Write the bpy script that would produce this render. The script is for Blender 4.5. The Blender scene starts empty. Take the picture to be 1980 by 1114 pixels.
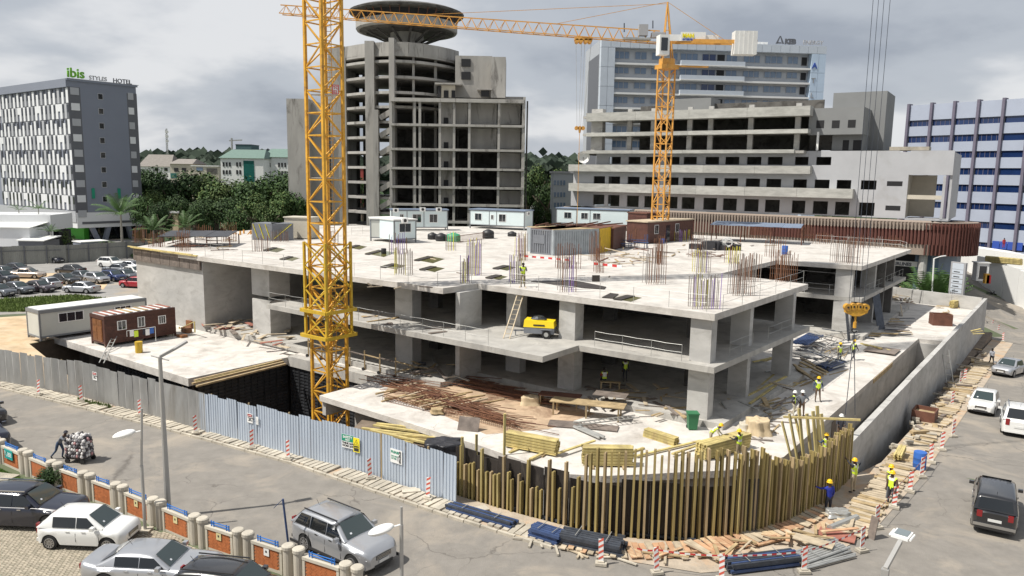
import bpy, bmesh, math, random
from mathutils import Vector, Matrix
R=random.Random(7)
S=bpy.context.scene; C=S.collection; PI=math.pi; rad=math.radians
# ---------------------------------------------------------------- camera
F=1480.; TP=.147; HC=15.5; ROLL=.016
_p=math.atan(TP)
fwd=Vector((0,math.cos(_p),-math.sin(_p))); _r0=Vector((1,0,0)); _u0=_r0.cross(fwd)
cr=_r0*math.cos(ROLL)+_u0*math.sin(ROLL); cu=-_r0*math.sin(ROLL)+_u0*math.cos(ROLL)
cam=bpy.data.cameras.new('camera'); co=bpy.data.objects.new('camera',cam); C.objects.link(co); S.camera=co
cam.sensor_width=36; cam.lens=36*F/1980.; cam.clip_start=.3; cam.clip_end=9000
M=Matrix((cr,cu,-fwd)).transposed().to_4x4(); M.translation=Vector((0,0,HC)); co.matrix_world=M
# ---------------------------------------------------------------- light
SUN_EL=rad(57); SUN_AZ=rad(198)      # direction (math angle) the sun stands in
w=bpy.data.worlds.new('World'); S.world=w; w.use_nodes=True
nt=w.node_tree; N=nt.nodes; LK=nt.links; N.clear()
out=N.new('ShaderNodeOutputWorld'); bg=N.new('ShaderNodeBackground'); LK.new(bg.outputs[0],out.inputs[0])
sky=N.new('ShaderNodeTexSky'); sky.sky_type='NISHITA'; sky.sun_disc=False; sky.sun_elevation=SUN_EL
sky.sun_rotation=rad(90)-SUN_AZ; sky.air_density=1.2; sky.dust_density=2.0
tc=N.new('ShaderNodeTexCoord'); sep=N.new('ShaderNodeSeparateXYZ'); LK.new(tc.outputs['Generated'],sep.inputs[0])
def wm(op,a,b=None,c=None):
    n=N.new('ShaderNodeMath'); n.operation=op
    for i,v in enumerate((a,b,c)):
        if v is None: continue
        if isinstance(v,(int,float)): n.inputs[i].default_value=v
        else: LK.new(v,n.inputs[i])
    return n.outputs[0]
zz=wm('MAXIMUM',wm('ADD',sep.outputs[2],.30),.05)
cmb=N.new('ShaderNodeCombineXYZ'); LK.new(wm('DIVIDE',sep.outputs[0],zz),cmb.inputs[0]); LK.new(wm('DIVIDE',sep.outputs[1],zz),cmb.inputs[1])
mp=N.new('ShaderNodeMapping'); mp.inputs['Location'].default_value=(3.1,1.7,0); LK.new(cmb.outputs[0],mp.inputs[0])
n1=N.new('ShaderNodeTexNoise'); n1.inputs['Scale'].default_value=1.25; n1.inputs['Detail'].default_value=6; n1.inputs['Roughness'].default_value=.5; n1.inputs['Distortion'].default_value=.1
LK.new(mp.outputs[0],n1.inputs[0])
rp=N.new('ShaderNodeValToRGB'); rp.color_ramp.interpolation='EASE'
e=rp.color_ramp.elements; e[0].position=.36; e[0].color=(3.5,3.85,4.5,1); e[1].position=.62; e[1].color=(7.9,8.0,8.2,1)
m=rp.color_ramp.elements.new(.5); m.color=(5.1,5.45,6.0,1)
LK.new(n1.outputs[0],rp.inputs[0])
mx=N.new('ShaderNodeMix'); mx.data_type='RGBA'; mx.inputs[0].default_value=.93
LK.new(sky.outputs[0],mx.inputs[6]); LK.new(rp.outputs[0],mx.inputs[7]); LK.new(mx.outputs[2],bg.inputs[0]); bg.inputs[1].default_value=.075
sl=bpy.data.lights.new('sun','SUN'); sl.energy=4.2; sl.angle=rad(.6); sl.color=(1,.955,.88)
so=bpy.data.objects.new('sun',sl); C.objects.link(so)
sd=Vector((math.cos(SUN_AZ)*math.cos(SUN_EL),math.sin(SUN_AZ)*math.cos(SUN_EL),math.sin(SUN_EL)))
so.rotation_euler=sd.to_track_quat('Z','Y').to_euler(); so.location=(-40,0,80)
vs=S.view_settings; vs.view_transform='Standard'; vs.look='None'; vs.gamma=1; vs.use_curve_mapping=False; vs.exposure=.42
# ---------------------------------------------------------------- survey helpers: where a sight line meets real planes
CAM=Vector((0,0,HC)); U=Vector((.8,-.6,0)); V=Vector((.6,.8,0)); Z=Vector((0,0,1))
def uv(a,b,z=0): return U*a+V*b+Z*z
def touv(p): return p.dot(U),p.dot(V)
def ray(x,y): return fwd+cr*((x-990)/F)-cu*((y-557)/F)
def at(x,y,z=0.):
    d=ray(x,y); return CAM+d*((z-HC)/d.z)
def atY(x,y,Y):
    d=ray(x,y); return CAM+d*(Y/d.y)
def sm(t): t=max(0,min(1,t)); return t*t*(3-2*t)
def gz(p):                                   # lie of the land: the street on the right falls away from the camera
    u,v=touv(Vector((p[0],p[1],0)))
    return -.05*max(0,min(70,v-45))*sm((u+15)/6.)
def atg(x,y):
    z=0.
    for _ in range(12): p=at(x,y,z); z=gz(p)
    p=at(x,y,z); return p
class Wallp:                                 # a vertical plane: s runs along it, z up
    def __init__(s,p0,d): s.p=Vector((p0[0],p0[1],0)); s.d=Vector((d[0],d[1],0)).normalized(); s.n=Vector((s.d.y,-s.d.x,0))
    def px(s,x,y):
        r=ray(x,y); t=(s.p-CAM).dot(s.n)/r.dot(s.n); q=CAM+r*t; return (q-s.p).dot(s.d),q.z
    def pt(s,a,z,o=0): return s.p+s.d*a+s.n*o+Z*z
# ---------------------------------------------------------------- materials
MT={}
def mat(name,col,rough=.8,metal=0,var=.12,scale=1.5,bump=0,bscale=20,spec=.5,streak=0,coat=0,stain=None,emit=0,alpha=None,det=5,obj=False):
    if name in MT: return MT[name]
    m=bpy.data.materials.new(name); m.use_nodes=True; t=m.node_tree; n=t.nodes; l=t.links; b=n['Principled BSDF']
    b.inputs['Roughness'].default_value=rough; b.inputs['Metallic'].default_value=metal
    b.inputs['Specular IOR Level'].default_value=spec; b.inputs['Coat Weight'].default_value=coat; b.inputs['Coat Roughness'].default_value=.06
    g=n.new('ShaderNodeNewGeometry'); src=g.outputs['Position']
    if obj: src=n.new('ShaderNodeTexCoord').outputs['Object']
    c0=(*col,1)
    b.inputs['Base Color'].default_value=c0
    last=None
    if var>0:
        t1=n.new('ShaderNodeTexNoise'); t1.inputs['Scale'].default_value=scale; t1.inputs['Detail'].default_value=det; t1.inputs['Roughness'].default_value=.62
        if streak:
            mpn=n.new('ShaderNodeMapping'); mpn.inputs['Scale'].default_value=(1,1,1./streak); l.new(src,mpn.inputs[0]); l.new(mpn.outputs[0],t1.inputs[0])
        else: l.new(src,t1.inputs[0])
        r=n.new('ShaderNodeValToRGB'); r.color_ramp.elements[0].position=.3; r.color_ramp.elements[1].position=.7
        r.color_ramp.elements[0].color=(*[x*(1-var) for x in col],1); r.color_ramp.elements[1].color=(*[min(1,x*(1+var)) for x in col],1)
        l.new(t1.outputs[0],r.inputs[0]); last=r.outputs[0]
        oi=n.new('ShaderNodeObjectInfo'); hv=n.new('ShaderNodeHueSaturation'); mr=n.new('ShaderNodeMapRange')
        mr.inputs[3].default_value=1-var*.5; mr.inputs[4].default_value=1+var*.5; l.new(oi.outputs['Random'],mr.inputs[0]); l.new(mr.outputs[0],hv.inputs['Value']); l.new(last,hv.inputs['Color']); last=hv.outputs[0]
    if stain:
        sc,lo,hi,scale2=stain
        t2=n.new('ShaderNodeTexNoise'); t2.inputs['Scale'].default_value=scale2; t2.inputs['Detail'].default_value=6; t2.inputs['Roughness'].default_value=.65; t2.inputs['Distortion'].default_value=.6; 
        if streak:
            mp2=n.new('ShaderNodeMapping'); mp2.inputs['Scale'].default_value=(1,1,1./streak); mp2.inputs['Location'].default_value=(7,3,1); l.new(src,mp2.inputs[0]); l.new(mp2.outputs[0],t2.inputs[0])
        else: l.new(src,t2.inputs[0])
        r2=n.new('ShaderNodeValToRGB'); r2.color_ramp.elements[0].position=lo; r2.color_ramp.elements[1].position=hi
        l.new(t2.outputs[0],r2.inputs[0]); x=n.new('ShaderNodeMix'); x.data_type='RGBA'; l.new(r2.outputs[0],x.inputs[0])
        if last: l.new(last,x.inputs[6])
        else: x.inputs[6].default_value=c0
        x.inputs[7].default_value=(*sc,1); last=x.outputs[2]
    if last: l.new(last,b.inputs['Base Color'])
    if bump:
        t3=n.new('ShaderNodeTexNoise'); t3.inputs['Scale'].default_value=bscale; t3.inputs['Detail'].default_value=4; l.new(src,t3.inputs[0])
        bp=n.new('ShaderNodeBump'); bp.inputs['Strength'].default_value=bump; bp.inputs['Distance'].default_value=.05; l.new(t3.outputs[0],bp.inputs['Height']); l.new(bp.outputs[0],b.inputs['Normal'])
    if emit: b.inputs['Emission Color'].default_value=c0; b.inputs['Emission Strength'].default_value=emit
    if alpha is not None: b.inputs['Alpha'].default_value=alpha
    MT[name]=m; return m
CON=mat('concrete',(.40,.385,.355),.85,var=.16,scale=.9,bump=.25,bscale=9,streak=2.5,stain=((.25,.24,.225),.52,.72,.7))
CONL=mat('dusty slab concrete',(.56,.53,.49),.9,var=.16,scale=1.1,bump=.45,bscale=5,stain=((.38,.35,.315),.50,.70,.33),det=12)
CONW=mat('wall concrete',(.43,.42,.40),.85,var=.13,scale=.5,bump=.2,bscale=8,streak=.5,stain=((.32,.31,.29),.5,.7,.5))
CONO=mat('weathered concrete',(.37,.355,.33),.9,var=.16,scale=.5,streak=4,bump=.2,bscale=3,stain=((.13,.12,.11),.55,.70,.55))
CONK=mat('shade toned interior concrete',(.11,.105,.097),.9,var=.3,scale=.6,stain=((.06,.055,.05),.5,.6,.5))  # concrete with the shade of open floors put into its colour
GREYW=mat('grey render',(.42,.425,.44),.85,var=.05,scale=.4,stain=((.34,.335,.33),.55,.75,.15))
GREYD=mat('dark grey render',(.21,.215,.215),.85,var=.06,scale=.4)
ASPH=mat('asphalt',(.23,.212,.188),.92,var=.13,scale=1.3,bump=.35,bscale=30,stain=((.32,.28,.23),.50,.70,.3),det=10)
KERB=mat('kerb concrete',(.42,.38,.31),.9,var=.25,scale=1.2,bump=.3,bscale=12)
DIRTP=mat('dusty footway',(.38,.32,.25),.95,var=.22,scale=1.2,bump=.5,bscale=8,stain=((.46,.31,.19),.5,.65,.5),det=8)
DIRT=mat('sandy earth',(.46,.34,.21),.95,var=.25,scale=.5,bump=.4,bscale=5,stain=((.55,.44,.30),.45,.65,.4))
MUD=mat('site earth',(.20,.155,.115),.95,var=.35,scale=.8,bump=.5,bscale=4)
GRAV=mat('parking gravel',(.30,.29,.275),.95,var=.2,scale=.5,bump=.4,bscale=12,stain=((.42,.33,.22),.55,.68,.06),det=8)
GRASS=mat('grass soil',(.10,.15,.045),.95,var=.35,scale=1.2,bump=.5,bscale=12)
FARG=mat('distant ground',(.10,.12,.065),.95,var=.4,scale=.02)
PAVE=mat('block paver',(.33,.29,.225),.9,var=.22,scale=2,bump=.2)
GALV=mat('galvanised sheet',(.50,.50,.49),.5,metal=.45,var=.16,scale=1.2,streak=4,stain=((.38,.36,.33),.55,.75,.6))
GALB=mat('blue grey sheet',(.47,.53,.61),.5,metal=.25,var=.10,scale=1,streak=4)
GALG=mat('weathered grey sheet',(.27,.27,.245),.7,metal=.2,var=.15,scale=.8,streak=4)
YEL=mat('crane yellow',(.62,.33,.035),.5,var=.2,scale=2,stain=((.34,.17,.05),.52,.72,1.6))
YEL2=mat('climbing frame yellow',(.55,.36,.03),.5,var=.15,scale=2)
YELF=mat('far crane yellow',(.60,.30,.06),.5,var=.15,stain=((.40,.22,.08),.55,.7,.8))
YELC=mat('machine yellow',(.85,.62,.02),.35,var=.03)
TIMF=mat('olive formwork timber',(.30,.23,.085),.75,var=.3,scale=.8,streak=5,stain=((.46,.38,.17),.52,.7,.7))
TIM=mat('yellow formwork timber',(.50,.41,.17),.75,var=.28,scale=1.5,streak=5,stain=((.33,.25,.12),.5,.7,1.5))
TIM2=mat('weathered timber',(.36,.27,.15),.85,var=.3,scale=2,streak=5)
TIML=mat('pale plank',(.45,.375,.27),.85,var=.25,scale=2)
TIMR=mat('red dusted plank',(.44,.26,.15),.85,var=.3,scale=1.2,stain=((.55,.42,.26),.5,.6,1))
PLY=mat('black film plywood',(.035,.028,.024),.6,var=.4,scale=1.5,streak=3,stain=((.10,.085,.065),.56,.7,.8))
PLYR=mat('reddish plywood',(.28,.11,.08),.75,var=.25,scale=1.5)
PLYG=mat('worn grey plywood',(.17,.14,.12),.8,var=.35,scale=2)
FORM=mat('steel form panel',(.045,.047,.052),.45,metal=.3,var=.3,scale=2)
RUST=mat('rusty rebar',(.17,.078,.042),.85,var=.35,scale=3)
RUSTB=mat('rusty steel',(.13,.055,.035),.8,var=.25,scale=2)
REBY=mat('tagged rebar',(.55,.50,.06),.7,var=.2); REBP=mat('purple tagged rebar',(.22,.13,.40),.7,var=.2); REBG=mat('grey rebar',(.22,.19,.17),.7,var=.2)
STEEL=mat('grey steel tube',(.42,.42,.40),.45,metal=.5,var=.15)
BLUS=mat('blue formwork steel',(.045,.075,.17),.5,metal=.1,var=.25,scale=3)
WALER=mat('dark waler steel',(.07,.08,.10),.5,metal=.4,var=.3,scale=3)
BLACK=mat('black plastic',(.02,.02,.022),.5,var=.1)
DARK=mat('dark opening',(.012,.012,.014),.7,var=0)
WHT=mat('white paint',(.78,.78,.76),.5,var=.03,scale=.5)
WHD=mat('dusty white roof',(.66,.66,.64),.7,var=.06,scale=.8,stain=((.45,.43,.38),.6,.8,.8))
CAB=mat('cabin panel',(.62,.71,.72),.55,var=.04,scale=.5)
CABG=mat('cabin trim grey',(.19,.20,.21),.6,var=.08)
CABGR=mat('pale cabin wall',(.52,.53,.49),.6,var=.05,scale=.6)
BROOF=mat('blue grey roof sheet',(.20,.25,.34),.5,metal=.2,var=.1)
GLASS=mat('dark glass',(.018,.022,.028),.06,var=0,spec=.9)
GLASB=mat('blue glass',(.012,.03,.10),.1,var=.2,scale=.3,spec=.9)
GLASG=mat('green glass',(.02,.13,.11),.12,var=.2,spec=.8)
GLASW=mat('office window glass',(.14,.20,.29),.12,var=.1,spec=.9)
RED=mat('red paint',(.55,.03,.03),.5,var=.05); REDW=mat('faded red stripe',(.62,.11,.07),.6,var=.1)
GLASSB=mat('blue glass',(.012,.03,.10),.1,var=.2,scale=.3,spec=.9)
GLASSG=mat('green glass',(.02,.13,.11),.12,var=.2,spec=.8)
GLASSW=mat('office window glass',(.14,.20,.29),.12,var=.1,spec=.9)
WOODB=mat('brown cladding',(.085,.032,.022),.6,var=.25,scale=3)
WOODD=mat('varnished door wood',(.21,.085,.03),.5,var=.25,scale=4)
BRICK=mat('red brick',(.42,.135,.045),.85,var=.2,scale=6)
MORT=mat('mortar',(.30,.19,.12),.9,var=.1)
CREAM=mat('cream render',(.50,.46,.38),.85,var=.07,scale=1,bump=.1)
PIL=mat('pillar render',(.46,.42,.35),.85,var=.1,scale=1)
BLUP=mat('blue rail paint',(.02,.14,.45),.4,var=.05)
LAMPW=mat('lamp white',(.8,.8,.78),.4,var=.02); POLE=mat('lamp pole grey',(.42,.41,.39),.5,metal=.4,var=.06)
GREEN=mat('bright green wall',(.06,.36,.03),.7,var=.05); GRN2=mat('green bin',(.02,.15,.06),.5,var=.06)
RUBBER=mat('tyre rubber',(.018,.018,.018),.9,var=.1)
ALLOY=mat('alloy rim',(.45,.45,.46),.3,metal=.8,var=0)
HEADL=mat('headlamp glass',(.70,.72,.75),.1,var=0,spec=1); TAIL=mat('tail lamp red',(.22,.008,.01),.25,var=0,spec=.8); PLATE=mat('number plate',(.62,.62,.60),.5,var=0)
CHROME=mat('chrome trim',(.6,.6,.6),.15,metal=1,var=0)
TARP=mat('beige tarpaulin',(.50,.40,.26),.85,var=.15,scale=2,bump=.4,bscale=3); TARPB=mat('black tarpaulin',(.03,.03,.035),.45,var=.3,bump=.4,bscale=3)
HOTW=mat('hotel white panel',(.70,.71,.72),.5,var=.02); HOTL=mat('hotel light grey panel',(.40,.41,.43),.5,var=.02); HOTD=mat('hotel dark grey panel',(.115,.12,.135),.5,var=.03); HOTB=mat('hotel blue grey render',(.205,.225,.275),.8,var=.03,scale=.3)
FINB=mat('beige fin',(.31,.25,.205),.7,var=.05); FINR=mat('rust red fin',(.125,.045,.034),.7,var=.08)
LEAF=[mat('leaf green %d'%i,c,.7,var=.35,scale=.35,spec=.25) for i,c in enumerate([(.040,.078,.022),(.055,.095,.028),(.028,.055,.02),(.085,.12,.035)])]
LEAFP=mat('palm leaf',(.07,.14,.035),.6,var=.3,scale=1); BARK=mat('bark',(.13,.10,.075),.9,var=.2); BARKP=mat('palm trunk grey',(.30,.28,.24),.9,var=.15)
SKIN=mat('dark skin',(.085,.045,.028),.6,var=0)
def cracks(m,sc,wd,col,amt=.8):
    t=m.node_tree; n=t.nodes; l=t.links; b=n['Principled BSDF']; src=b.inputs['Base Color'].links[0].from_socket
    g=n.new('ShaderNodeNewGeometry'); ns=n.new('ShaderNodeTexNoise'); ns.inputs['Scale'].default_value=.8; ns.inputs['Detail'].default_value=6; l.new(g.outputs['Position'],ns.inputs[0])
    ad=n.new('ShaderNodeVectorMath'); ad.operation='MULTIPLY_ADD'; l.new(ns.outputs['Color'],ad.inputs[0]); ad.inputs[1].default_value=(1.6,1.6,0); l.new(g.outputs['Position'],ad.inputs[2])
    v=n.new('ShaderNodeTexVoronoi'); v.feature='DISTANCE_TO_EDGE'; v.inputs['Scale'].default_value=sc; l.new(ad.outputs[0],v.inputs[0])
    r=n.new('ShaderNodeMapRange'); r.inputs[1].default_value=0; r.inputs[2].default_value=wd; r.inputs[3].default_value=amt; r.inputs[4].default_value=0; l.new(v.outputs[0],r.inputs[0])
    n2=n.new('ShaderNodeTexNoise'); n2.inputs['Scale'].default_value=.22; l.new(g.outputs['Position'],n2.inputs[0]); r2=n.new('ShaderNodeMapRange'); r2.inputs[1].default_value=.47; r2.inputs[2].default_value=.56; l.new(n2.outputs[0],r2.inputs[0])
    mu=n.new('ShaderNodeMath'); mu.operation='MULTIPLY'; l.new(r.outputs[0],mu.inputs[0]); l.new(r2.outputs[0],mu.inputs[1])
    x=n.new('ShaderNodeMix'); x.data_type='RGBA'; l.new(mu.outputs[0],x.inputs[0]); l.new(src,x.inputs[6]); x.inputs[7].default_value=(*col,1); l.new(x.outputs[2],b.inputs['Base Color'])
cracks(ASPH,.16,.006,(.09,.08,.07),.75); cracks(ASPH,.9,.010,(.16,.145,.13),.5); cracks(CONL,.25,.006,(.27,.25,.22),.7); cracks(CONW,.22,.004,(.24,.23,.21),.5)
# ---------------------------------------------------------------- mesh helpers
class MB:
    def __init__(s): s.v=[]; s.f=[]; s.m=[]; s.sm=[]; s.cur=0; s.smooth=False
    def add(s,vs,fs):
        o=len(s.v); s.v+= [tuple(x) for x in vs]
        for f in fs: s.f.append([i+o for i in f]); s.m.append(s.cur); s.sm.append(s.smooth)
    def par(s,p,a,b,c):                      # parallelepiped from corner p
        p,a,b,c=map(Vector,(p,a,b,c))
        if a.cross(b).dot(c)<0: a,b=b,a
        q=[p,p+a,p+a+b,p+b]; q+=[x+c for x in q]
        s.add(q,[(3,2,1,0),(4,5,6,7),(0,1,5,4),(1,2,6,5),(2,3,7,6),(3,0,4,7)]); return s
    def box(s,c,sx,sy,sz,ang=0,z0=True):     # c = centre of the base (z0) or of the box
        d=Vector((math.cos(ang),math.sin(ang),0)); e=Vector((-d.y,d.x,0)); c=Vector(c)
        if not z0: c=c-Z*sz/2
        return s.par(c-d*sx/2-e*sy/2,d*sx,e*sy,Z*sz)
    def beam(s,a,b,w,h=None,up=Z):           # bar of rectangular section from a to b
        a=Vector(a); b=Vector(b); d=b-a; h=h or w
        if d.length<1e-5: return s
        x=d.cross(up)
        if x.length<1e-4: x=d.cross(Vector((1,0,0)))
        x.normalize(); y=x.cross(d).normalized()
        return s.par(a-x*w/2-y*h/2,x*w,y*h,d)
    def prism(s,poly,z0,z1):
        n=len(poly); A=sum(poly[i][0]*poly[(i+1)%n][1]-poly[(i+1)%n][0]*poly[i][1] for i in range(n))
        if A<0: poly=poly[::-1]
        g=(lambda z,p: z(p)) 
        a=[(p[0],p[1],z0) for p in poly]+[(p[0],p[1],z1) for p in poly]
        s.add(a,[list(range(n-1,-1,-1)),list(range(n,2*n))]+[(i,(i+1)%n,(i+1)%n+n,i+n) for i in range(n)]); return s
    def tube(s,a,b,r0,r1=None,n=8,cap=True):
        a=Vector(a); b=Vector(b); r1=r0 if r1 is None else r1; d=(b-a).normalized()
        x=d.cross(Z); x=x.normalized() if x.length>1e-4 else Vector((1,0,0)); y=d.cross(x)
        q=[];
        for c,r in((a,r0),(b,r1)): q+=[c+x*(r*math.cos(2*PI*i/n))+y*(r*math.sin(2*PI*i/n)) for i in range(n)]
        f=[(i,(i+1)%n,(i+1)%n+n,i+n) for i in range(n)]
        s.add(q,[t[::-1] for t in f]); 
        if cap: 
            t=s.smooth; s.smooth=False; s.add(q[:n],[list(range(n))]); s.add(q[n:],[list(range(n-1,-1,-1))]); s.smooth=t
        return s
    def path(s,pts,r,n=6):
        for a,b in zip(pts,pts[1:]): s.tube(a,b,r,r,n)
        return s
    def lathe(s,prof,c=(0,0,0),n=16,close=True):
        c=Vector(c); q=[]
        for r,z in prof: q+=[c+Vector((r*math.cos(2*PI*i/n),r*math.sin(2*PI*i/n),z)) for i in range(n)]
        f=[]
        for k in range(len(prof)-1): f+=[(k*n+i,k*n+(i+1)%n,(k+1)*n+(i+1)%n,(k+1)*n+i) for i in range(n)]
        s.add(q,f)
        if close: 
            s.add(q[:n],[list(range(n-1,-1,-1))]); s.add(q[-n:],[list(range(n))])
        return s
    def grid(s,fn,nu,nv,flip=False):
        q=[fn(i/nu,j/nv) for j in range(nv+1) for i in range(nu+1)]
        f=[(j*(nu+1)+i,j*(nu+1)+i+1,(j+1)*(nu+1)+i+1,(j+1)*(nu+1)+i) for j in range(nv) for i in range(nu)]
        if flip: f=[t[::-1] for t in f]
        s.add(q,f); return s
    def mesh(s,name,mats,off=Vector((0,0,0))):
        me=bpy.data.meshes.new(name); me.from_pydata([(x[0]-off[0],x[1]-off[1],x[2]-off[2]) for x in s.v],[],s.f)
        for m in (mats if isinstance(mats,(list,tuple)) else [mats]): me.materials.append(m)
        if any(s.m): me.polygons.foreach_set('material_index',s.m)
        if any(s.sm): me.polygons.foreach_set('use_smooth',s.sm)
        me.update(); return me
def wl(o):
    p=Vector((0,0,0))
    while o: p+=o.location; o=o.parent
    return p
def tag(o,label=None,cat=None,group=None,kind=None):
    if label: o['label']=label
    if cat: o['category']=cat
    if group: o['group']=group
    if kind: o['kind']=kind
    return o
def part(name,mb,mats,parent,label=None,kind=None,local=False):   # a child mesh; coordinates are world unless local
    me=mb.mesh(name,mats,Vector((0,0,0)) if local else wl(parent))
    o=bpy.data.objects.new(name,me); C.objects.link(o); o.parent=parent; return tag(o,label,None,None,kind)
def thing(name,label,cat,loc=(0,0,0),rz=0,group=None):
    o=bpy.data.objects.new(name,None); C.objects.link(o); o.empty_display_size=.3; o.location=loc; o.rotation_euler=(0,0,rz); return tag(o,label,cat,group)
def single(name,mb,mats,label,cat,loc=None,group=None,kind=None):
    if loc is None:
        n=len(mb.v); loc=Vector((sum(x[0] for x in mb.v)/n,sum(x[1] for x in mb.v)/n,min(x[2] for x in mb.v)))
    loc=Vector(loc); o=bpy.data.objects.new(name,mb.mesh(name,mats,loc)); C.objects.link(o); o.location=loc; return tag(o,label,cat,group,kind)
def struct(name,mb,mats,parent=None):
    o=bpy.data.objects.new(name,mb.mesh(name,mats,wl(parent) if parent else Vector((0,0,0)))); C.objects.link(o)
    if parent: o.parent=parent
    else: o['kind']='structure'
    return o
def inst(name,me,parent,loc,rot=(0,0,0),scale=None):           # shared mesh child
    o=bpy.data.objects.new(name,me); C.objects.link(o); o.parent=parent; o.location=Vector(loc)-(wl(parent) if parent else Vector((0,0,0))); o.rotation_euler=rot
    if scale: o.scale=scale
    return o
def dup(o,loc=None,rz=None,label=None,parent=None):
    c=o.copy(); C.objects.link(c)
    if parent: c.parent=parent
    if loc is not None: c.location=loc
    if rz is not None: c.rotation_euler=(0,0,rz)
    if label: c['label']=label
    for ch in list(o.children): dup(ch,parent=c)
    return c
_txt={}
def text(s,size,mt,parent,p,xdir,up=Z,name='lettering',depth=.02,bold=0,align='LEFT',label=None):
    cu_=bpy.data.curves.new('t','FONT'); cu_.body=s; cu_.size=size; cu_.extrude=depth; cu_.align_x=align; cu_.offset=bold; cu_.resolution_u=3
    o=bpy.data.objects.new('t',cu_); C.objects.link(o); me=bpy.data.meshes.new_from_object(o); bpy.data.objects.remove(o); me.materials.clear(); me.materials.append(mt)
    me.name=name; q=bpy.data.objects.new(name,me); C.objects.link(q); q.parent=parent
    x=Vector(xdir).normalized(); y=(Vector(up)-x*x.dot(Vector(up))).normalized(); z=x.cross(y)
    Mx=Matrix((x,y,z)).transposed().to_4x4(); 
    Mx.translation=Vector(p)-wl(parent); q.matrix_local=Mx
    if label: q['label']=label
    return q
# ================================================================ GROUND AND SITE STRUCTURE
ZS,ZF,ZM,ZR=.4,.8,4.35,7.5
fence_pts=[at(-70,728),at(0,740),at(160,769),at(388,834),at(560,881),at(720,921),at(875,974)]
arc=[(-23.6,26.9),(-19.5,27.2),(-15.6,27.75),(-13.0,29.1),(-11.0,31.2),(-9.7,34.0),(-9.0,37.2),(-8.75,41.6)]
inn=Vector((.5,.87,0))*.35
hole=[(p+inn).xy for p in fence_pts]+[uv(a+.1,b-.35).xy for a,b in arc]+[uv(-7.9,v).xy for v in (45,60,75,90,107)]+[uv(-40,112).xy,uv(-75,100).xy,uv(-79,60).xy,uv(-79.2,40).xy,uv(-76,38).xy,uv(-74,27).xy]
def inside(x,y,P_):
    c=False; n=len(P_)
    for i in range(n):
        a=P_[i]; b=P_[i-1]
        if (a[1]>y)!=(b[1]>y) and x<(b[0]-a[0])*(y-a[1])/(b[1]-a[1])+a[0]: c=not c
    return c
from mathutils.geometry import delaunay_2d_cdt
def sheet(name,outer,holes,mt,dz=0,step=None,kind='structure',keep=None):
    vs=[];ed=[]
    for L in [outer]+holes:
        o=len(vs); vs+=[Vector((p[0],p[1])) for p in L]; ed+=[(o+i,o+(i+1)%len(L)) for i in range(len(L))]
    if step:
        xs=[p[0] for p in outer]; ys=[p[1] for p in outer]
        x=max(min(xs),-160)
        while x<min(max(xs),200):
            y=max(min(ys),-10)
            while y<min(max(ys),220):
                if inside(x,y,outer) and not any(inside(x,y,h) for h in holes): vs.append(Vector((x,y)))
                y+=step
            x+=step
    r=delaunay_2d_cdt(vs,ed,[],0,1e-4); mb=MB()
    f=[]
    for t in r[2]:
        c=sum((r[0][i] for i in t),Vector((0,0)))/len(t)
        if inside(c.x,c.y,outer) and not any(inside(c.x,c.y,h) for h in holes): f.append(t)
    mb.add([(p.x,p.y,gz(p)+dz-(.4 if name=='ground' and touv(Vector((p.x,p.y,0)))[0]>(-13 if touv(Vector((p.x,p.y,0)))[1]<107 else -62) and touv(Vector((p.x,p.y,0)))[1]>46 and p.y<300 and p.x<230 else 0)) for p in r[0]],f)
    o=struct(name,mb,mt); 
    if kind: o['kind']=kind
    return o
big=[(-4000,-300),(4000,-300),(4000,5500),(-4000,5500)]
sheet('ground',big,[hole],FARG,0,6)
# streets: left street and right street as one asphalt sheet
kerbL=[at(-70,738),at(0,752),at(200,801),at(390,850),at(560,897),at(870,1002),at(1000,1042),at(1100,1068)]
wallL=[at(-200,820),at(0,893),at(90,934),at(230,986),at(400,1060),at(560,1114)]
road=[p.xy for p in kerbL]+[uv(-11.2,27.5).xy,uv(-7.7,31).xy,uv(-6.6,36).xy]+[uv(-6,v).xy for v in (45,55,65,75,90,107)]+[uv(-6,118).xy,uv(-34,122).xy,uv(-40,160).xy,uv(0,260).xy,uv(60,260).xy,uv(90,150).xy,uv(90,-30).xy,uv(-10,-30).xy]+[(p+Vector((.3,.5,0))).xy for p in wallL[::-1]]+[(-110,62)]
road=[tuple(p) for p in road]
sheet('road',road,[],ASPH,.02,5)
sheet('parking_ground',[(-150,70),tuple(at(-60,612).xy),tuple(at(120,603).xy),tuple(at(250,578).xy),uv(-80,40).xy[:],uv(-98,60).xy[:],(-40,150),(-130,190)],[],GRAV,.012,8)
sheet('sandy_ground',[(-130,50),tuple((fence_pts[0]+inn*3).xy),tuple((fence_pts[1]+inn*2).xy),tuple((fence_pts[2]+inn*2).xy),uv(-74.2,27.5).xy[:],uv(-76.2,38).xy[:],uv(-79.4,40).xy[:],tuple(at(250,585).xy),tuple(at(120,606).xy),tuple(at(-60,618).xy)],[],DIRT,.02)
sheet('sandy_bank',[uv(-79.5,42).xy[:],uv(-79.5,60).xy[:],uv(-90,66).xy[:],uv(-98,60).xy[:],uv(-84,41).xy[:]],[],DIRT,.03)
o=sheet('dirt_strip',[tuple(at(-20,548).xy),tuple(at(60,556).xy),tuple(at(200,560).xy),tuple(at(215,540).xy),tuple(at(110,528).xy),tuple(at(-20,532).xy)],[],DIRT,.02)
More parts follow.
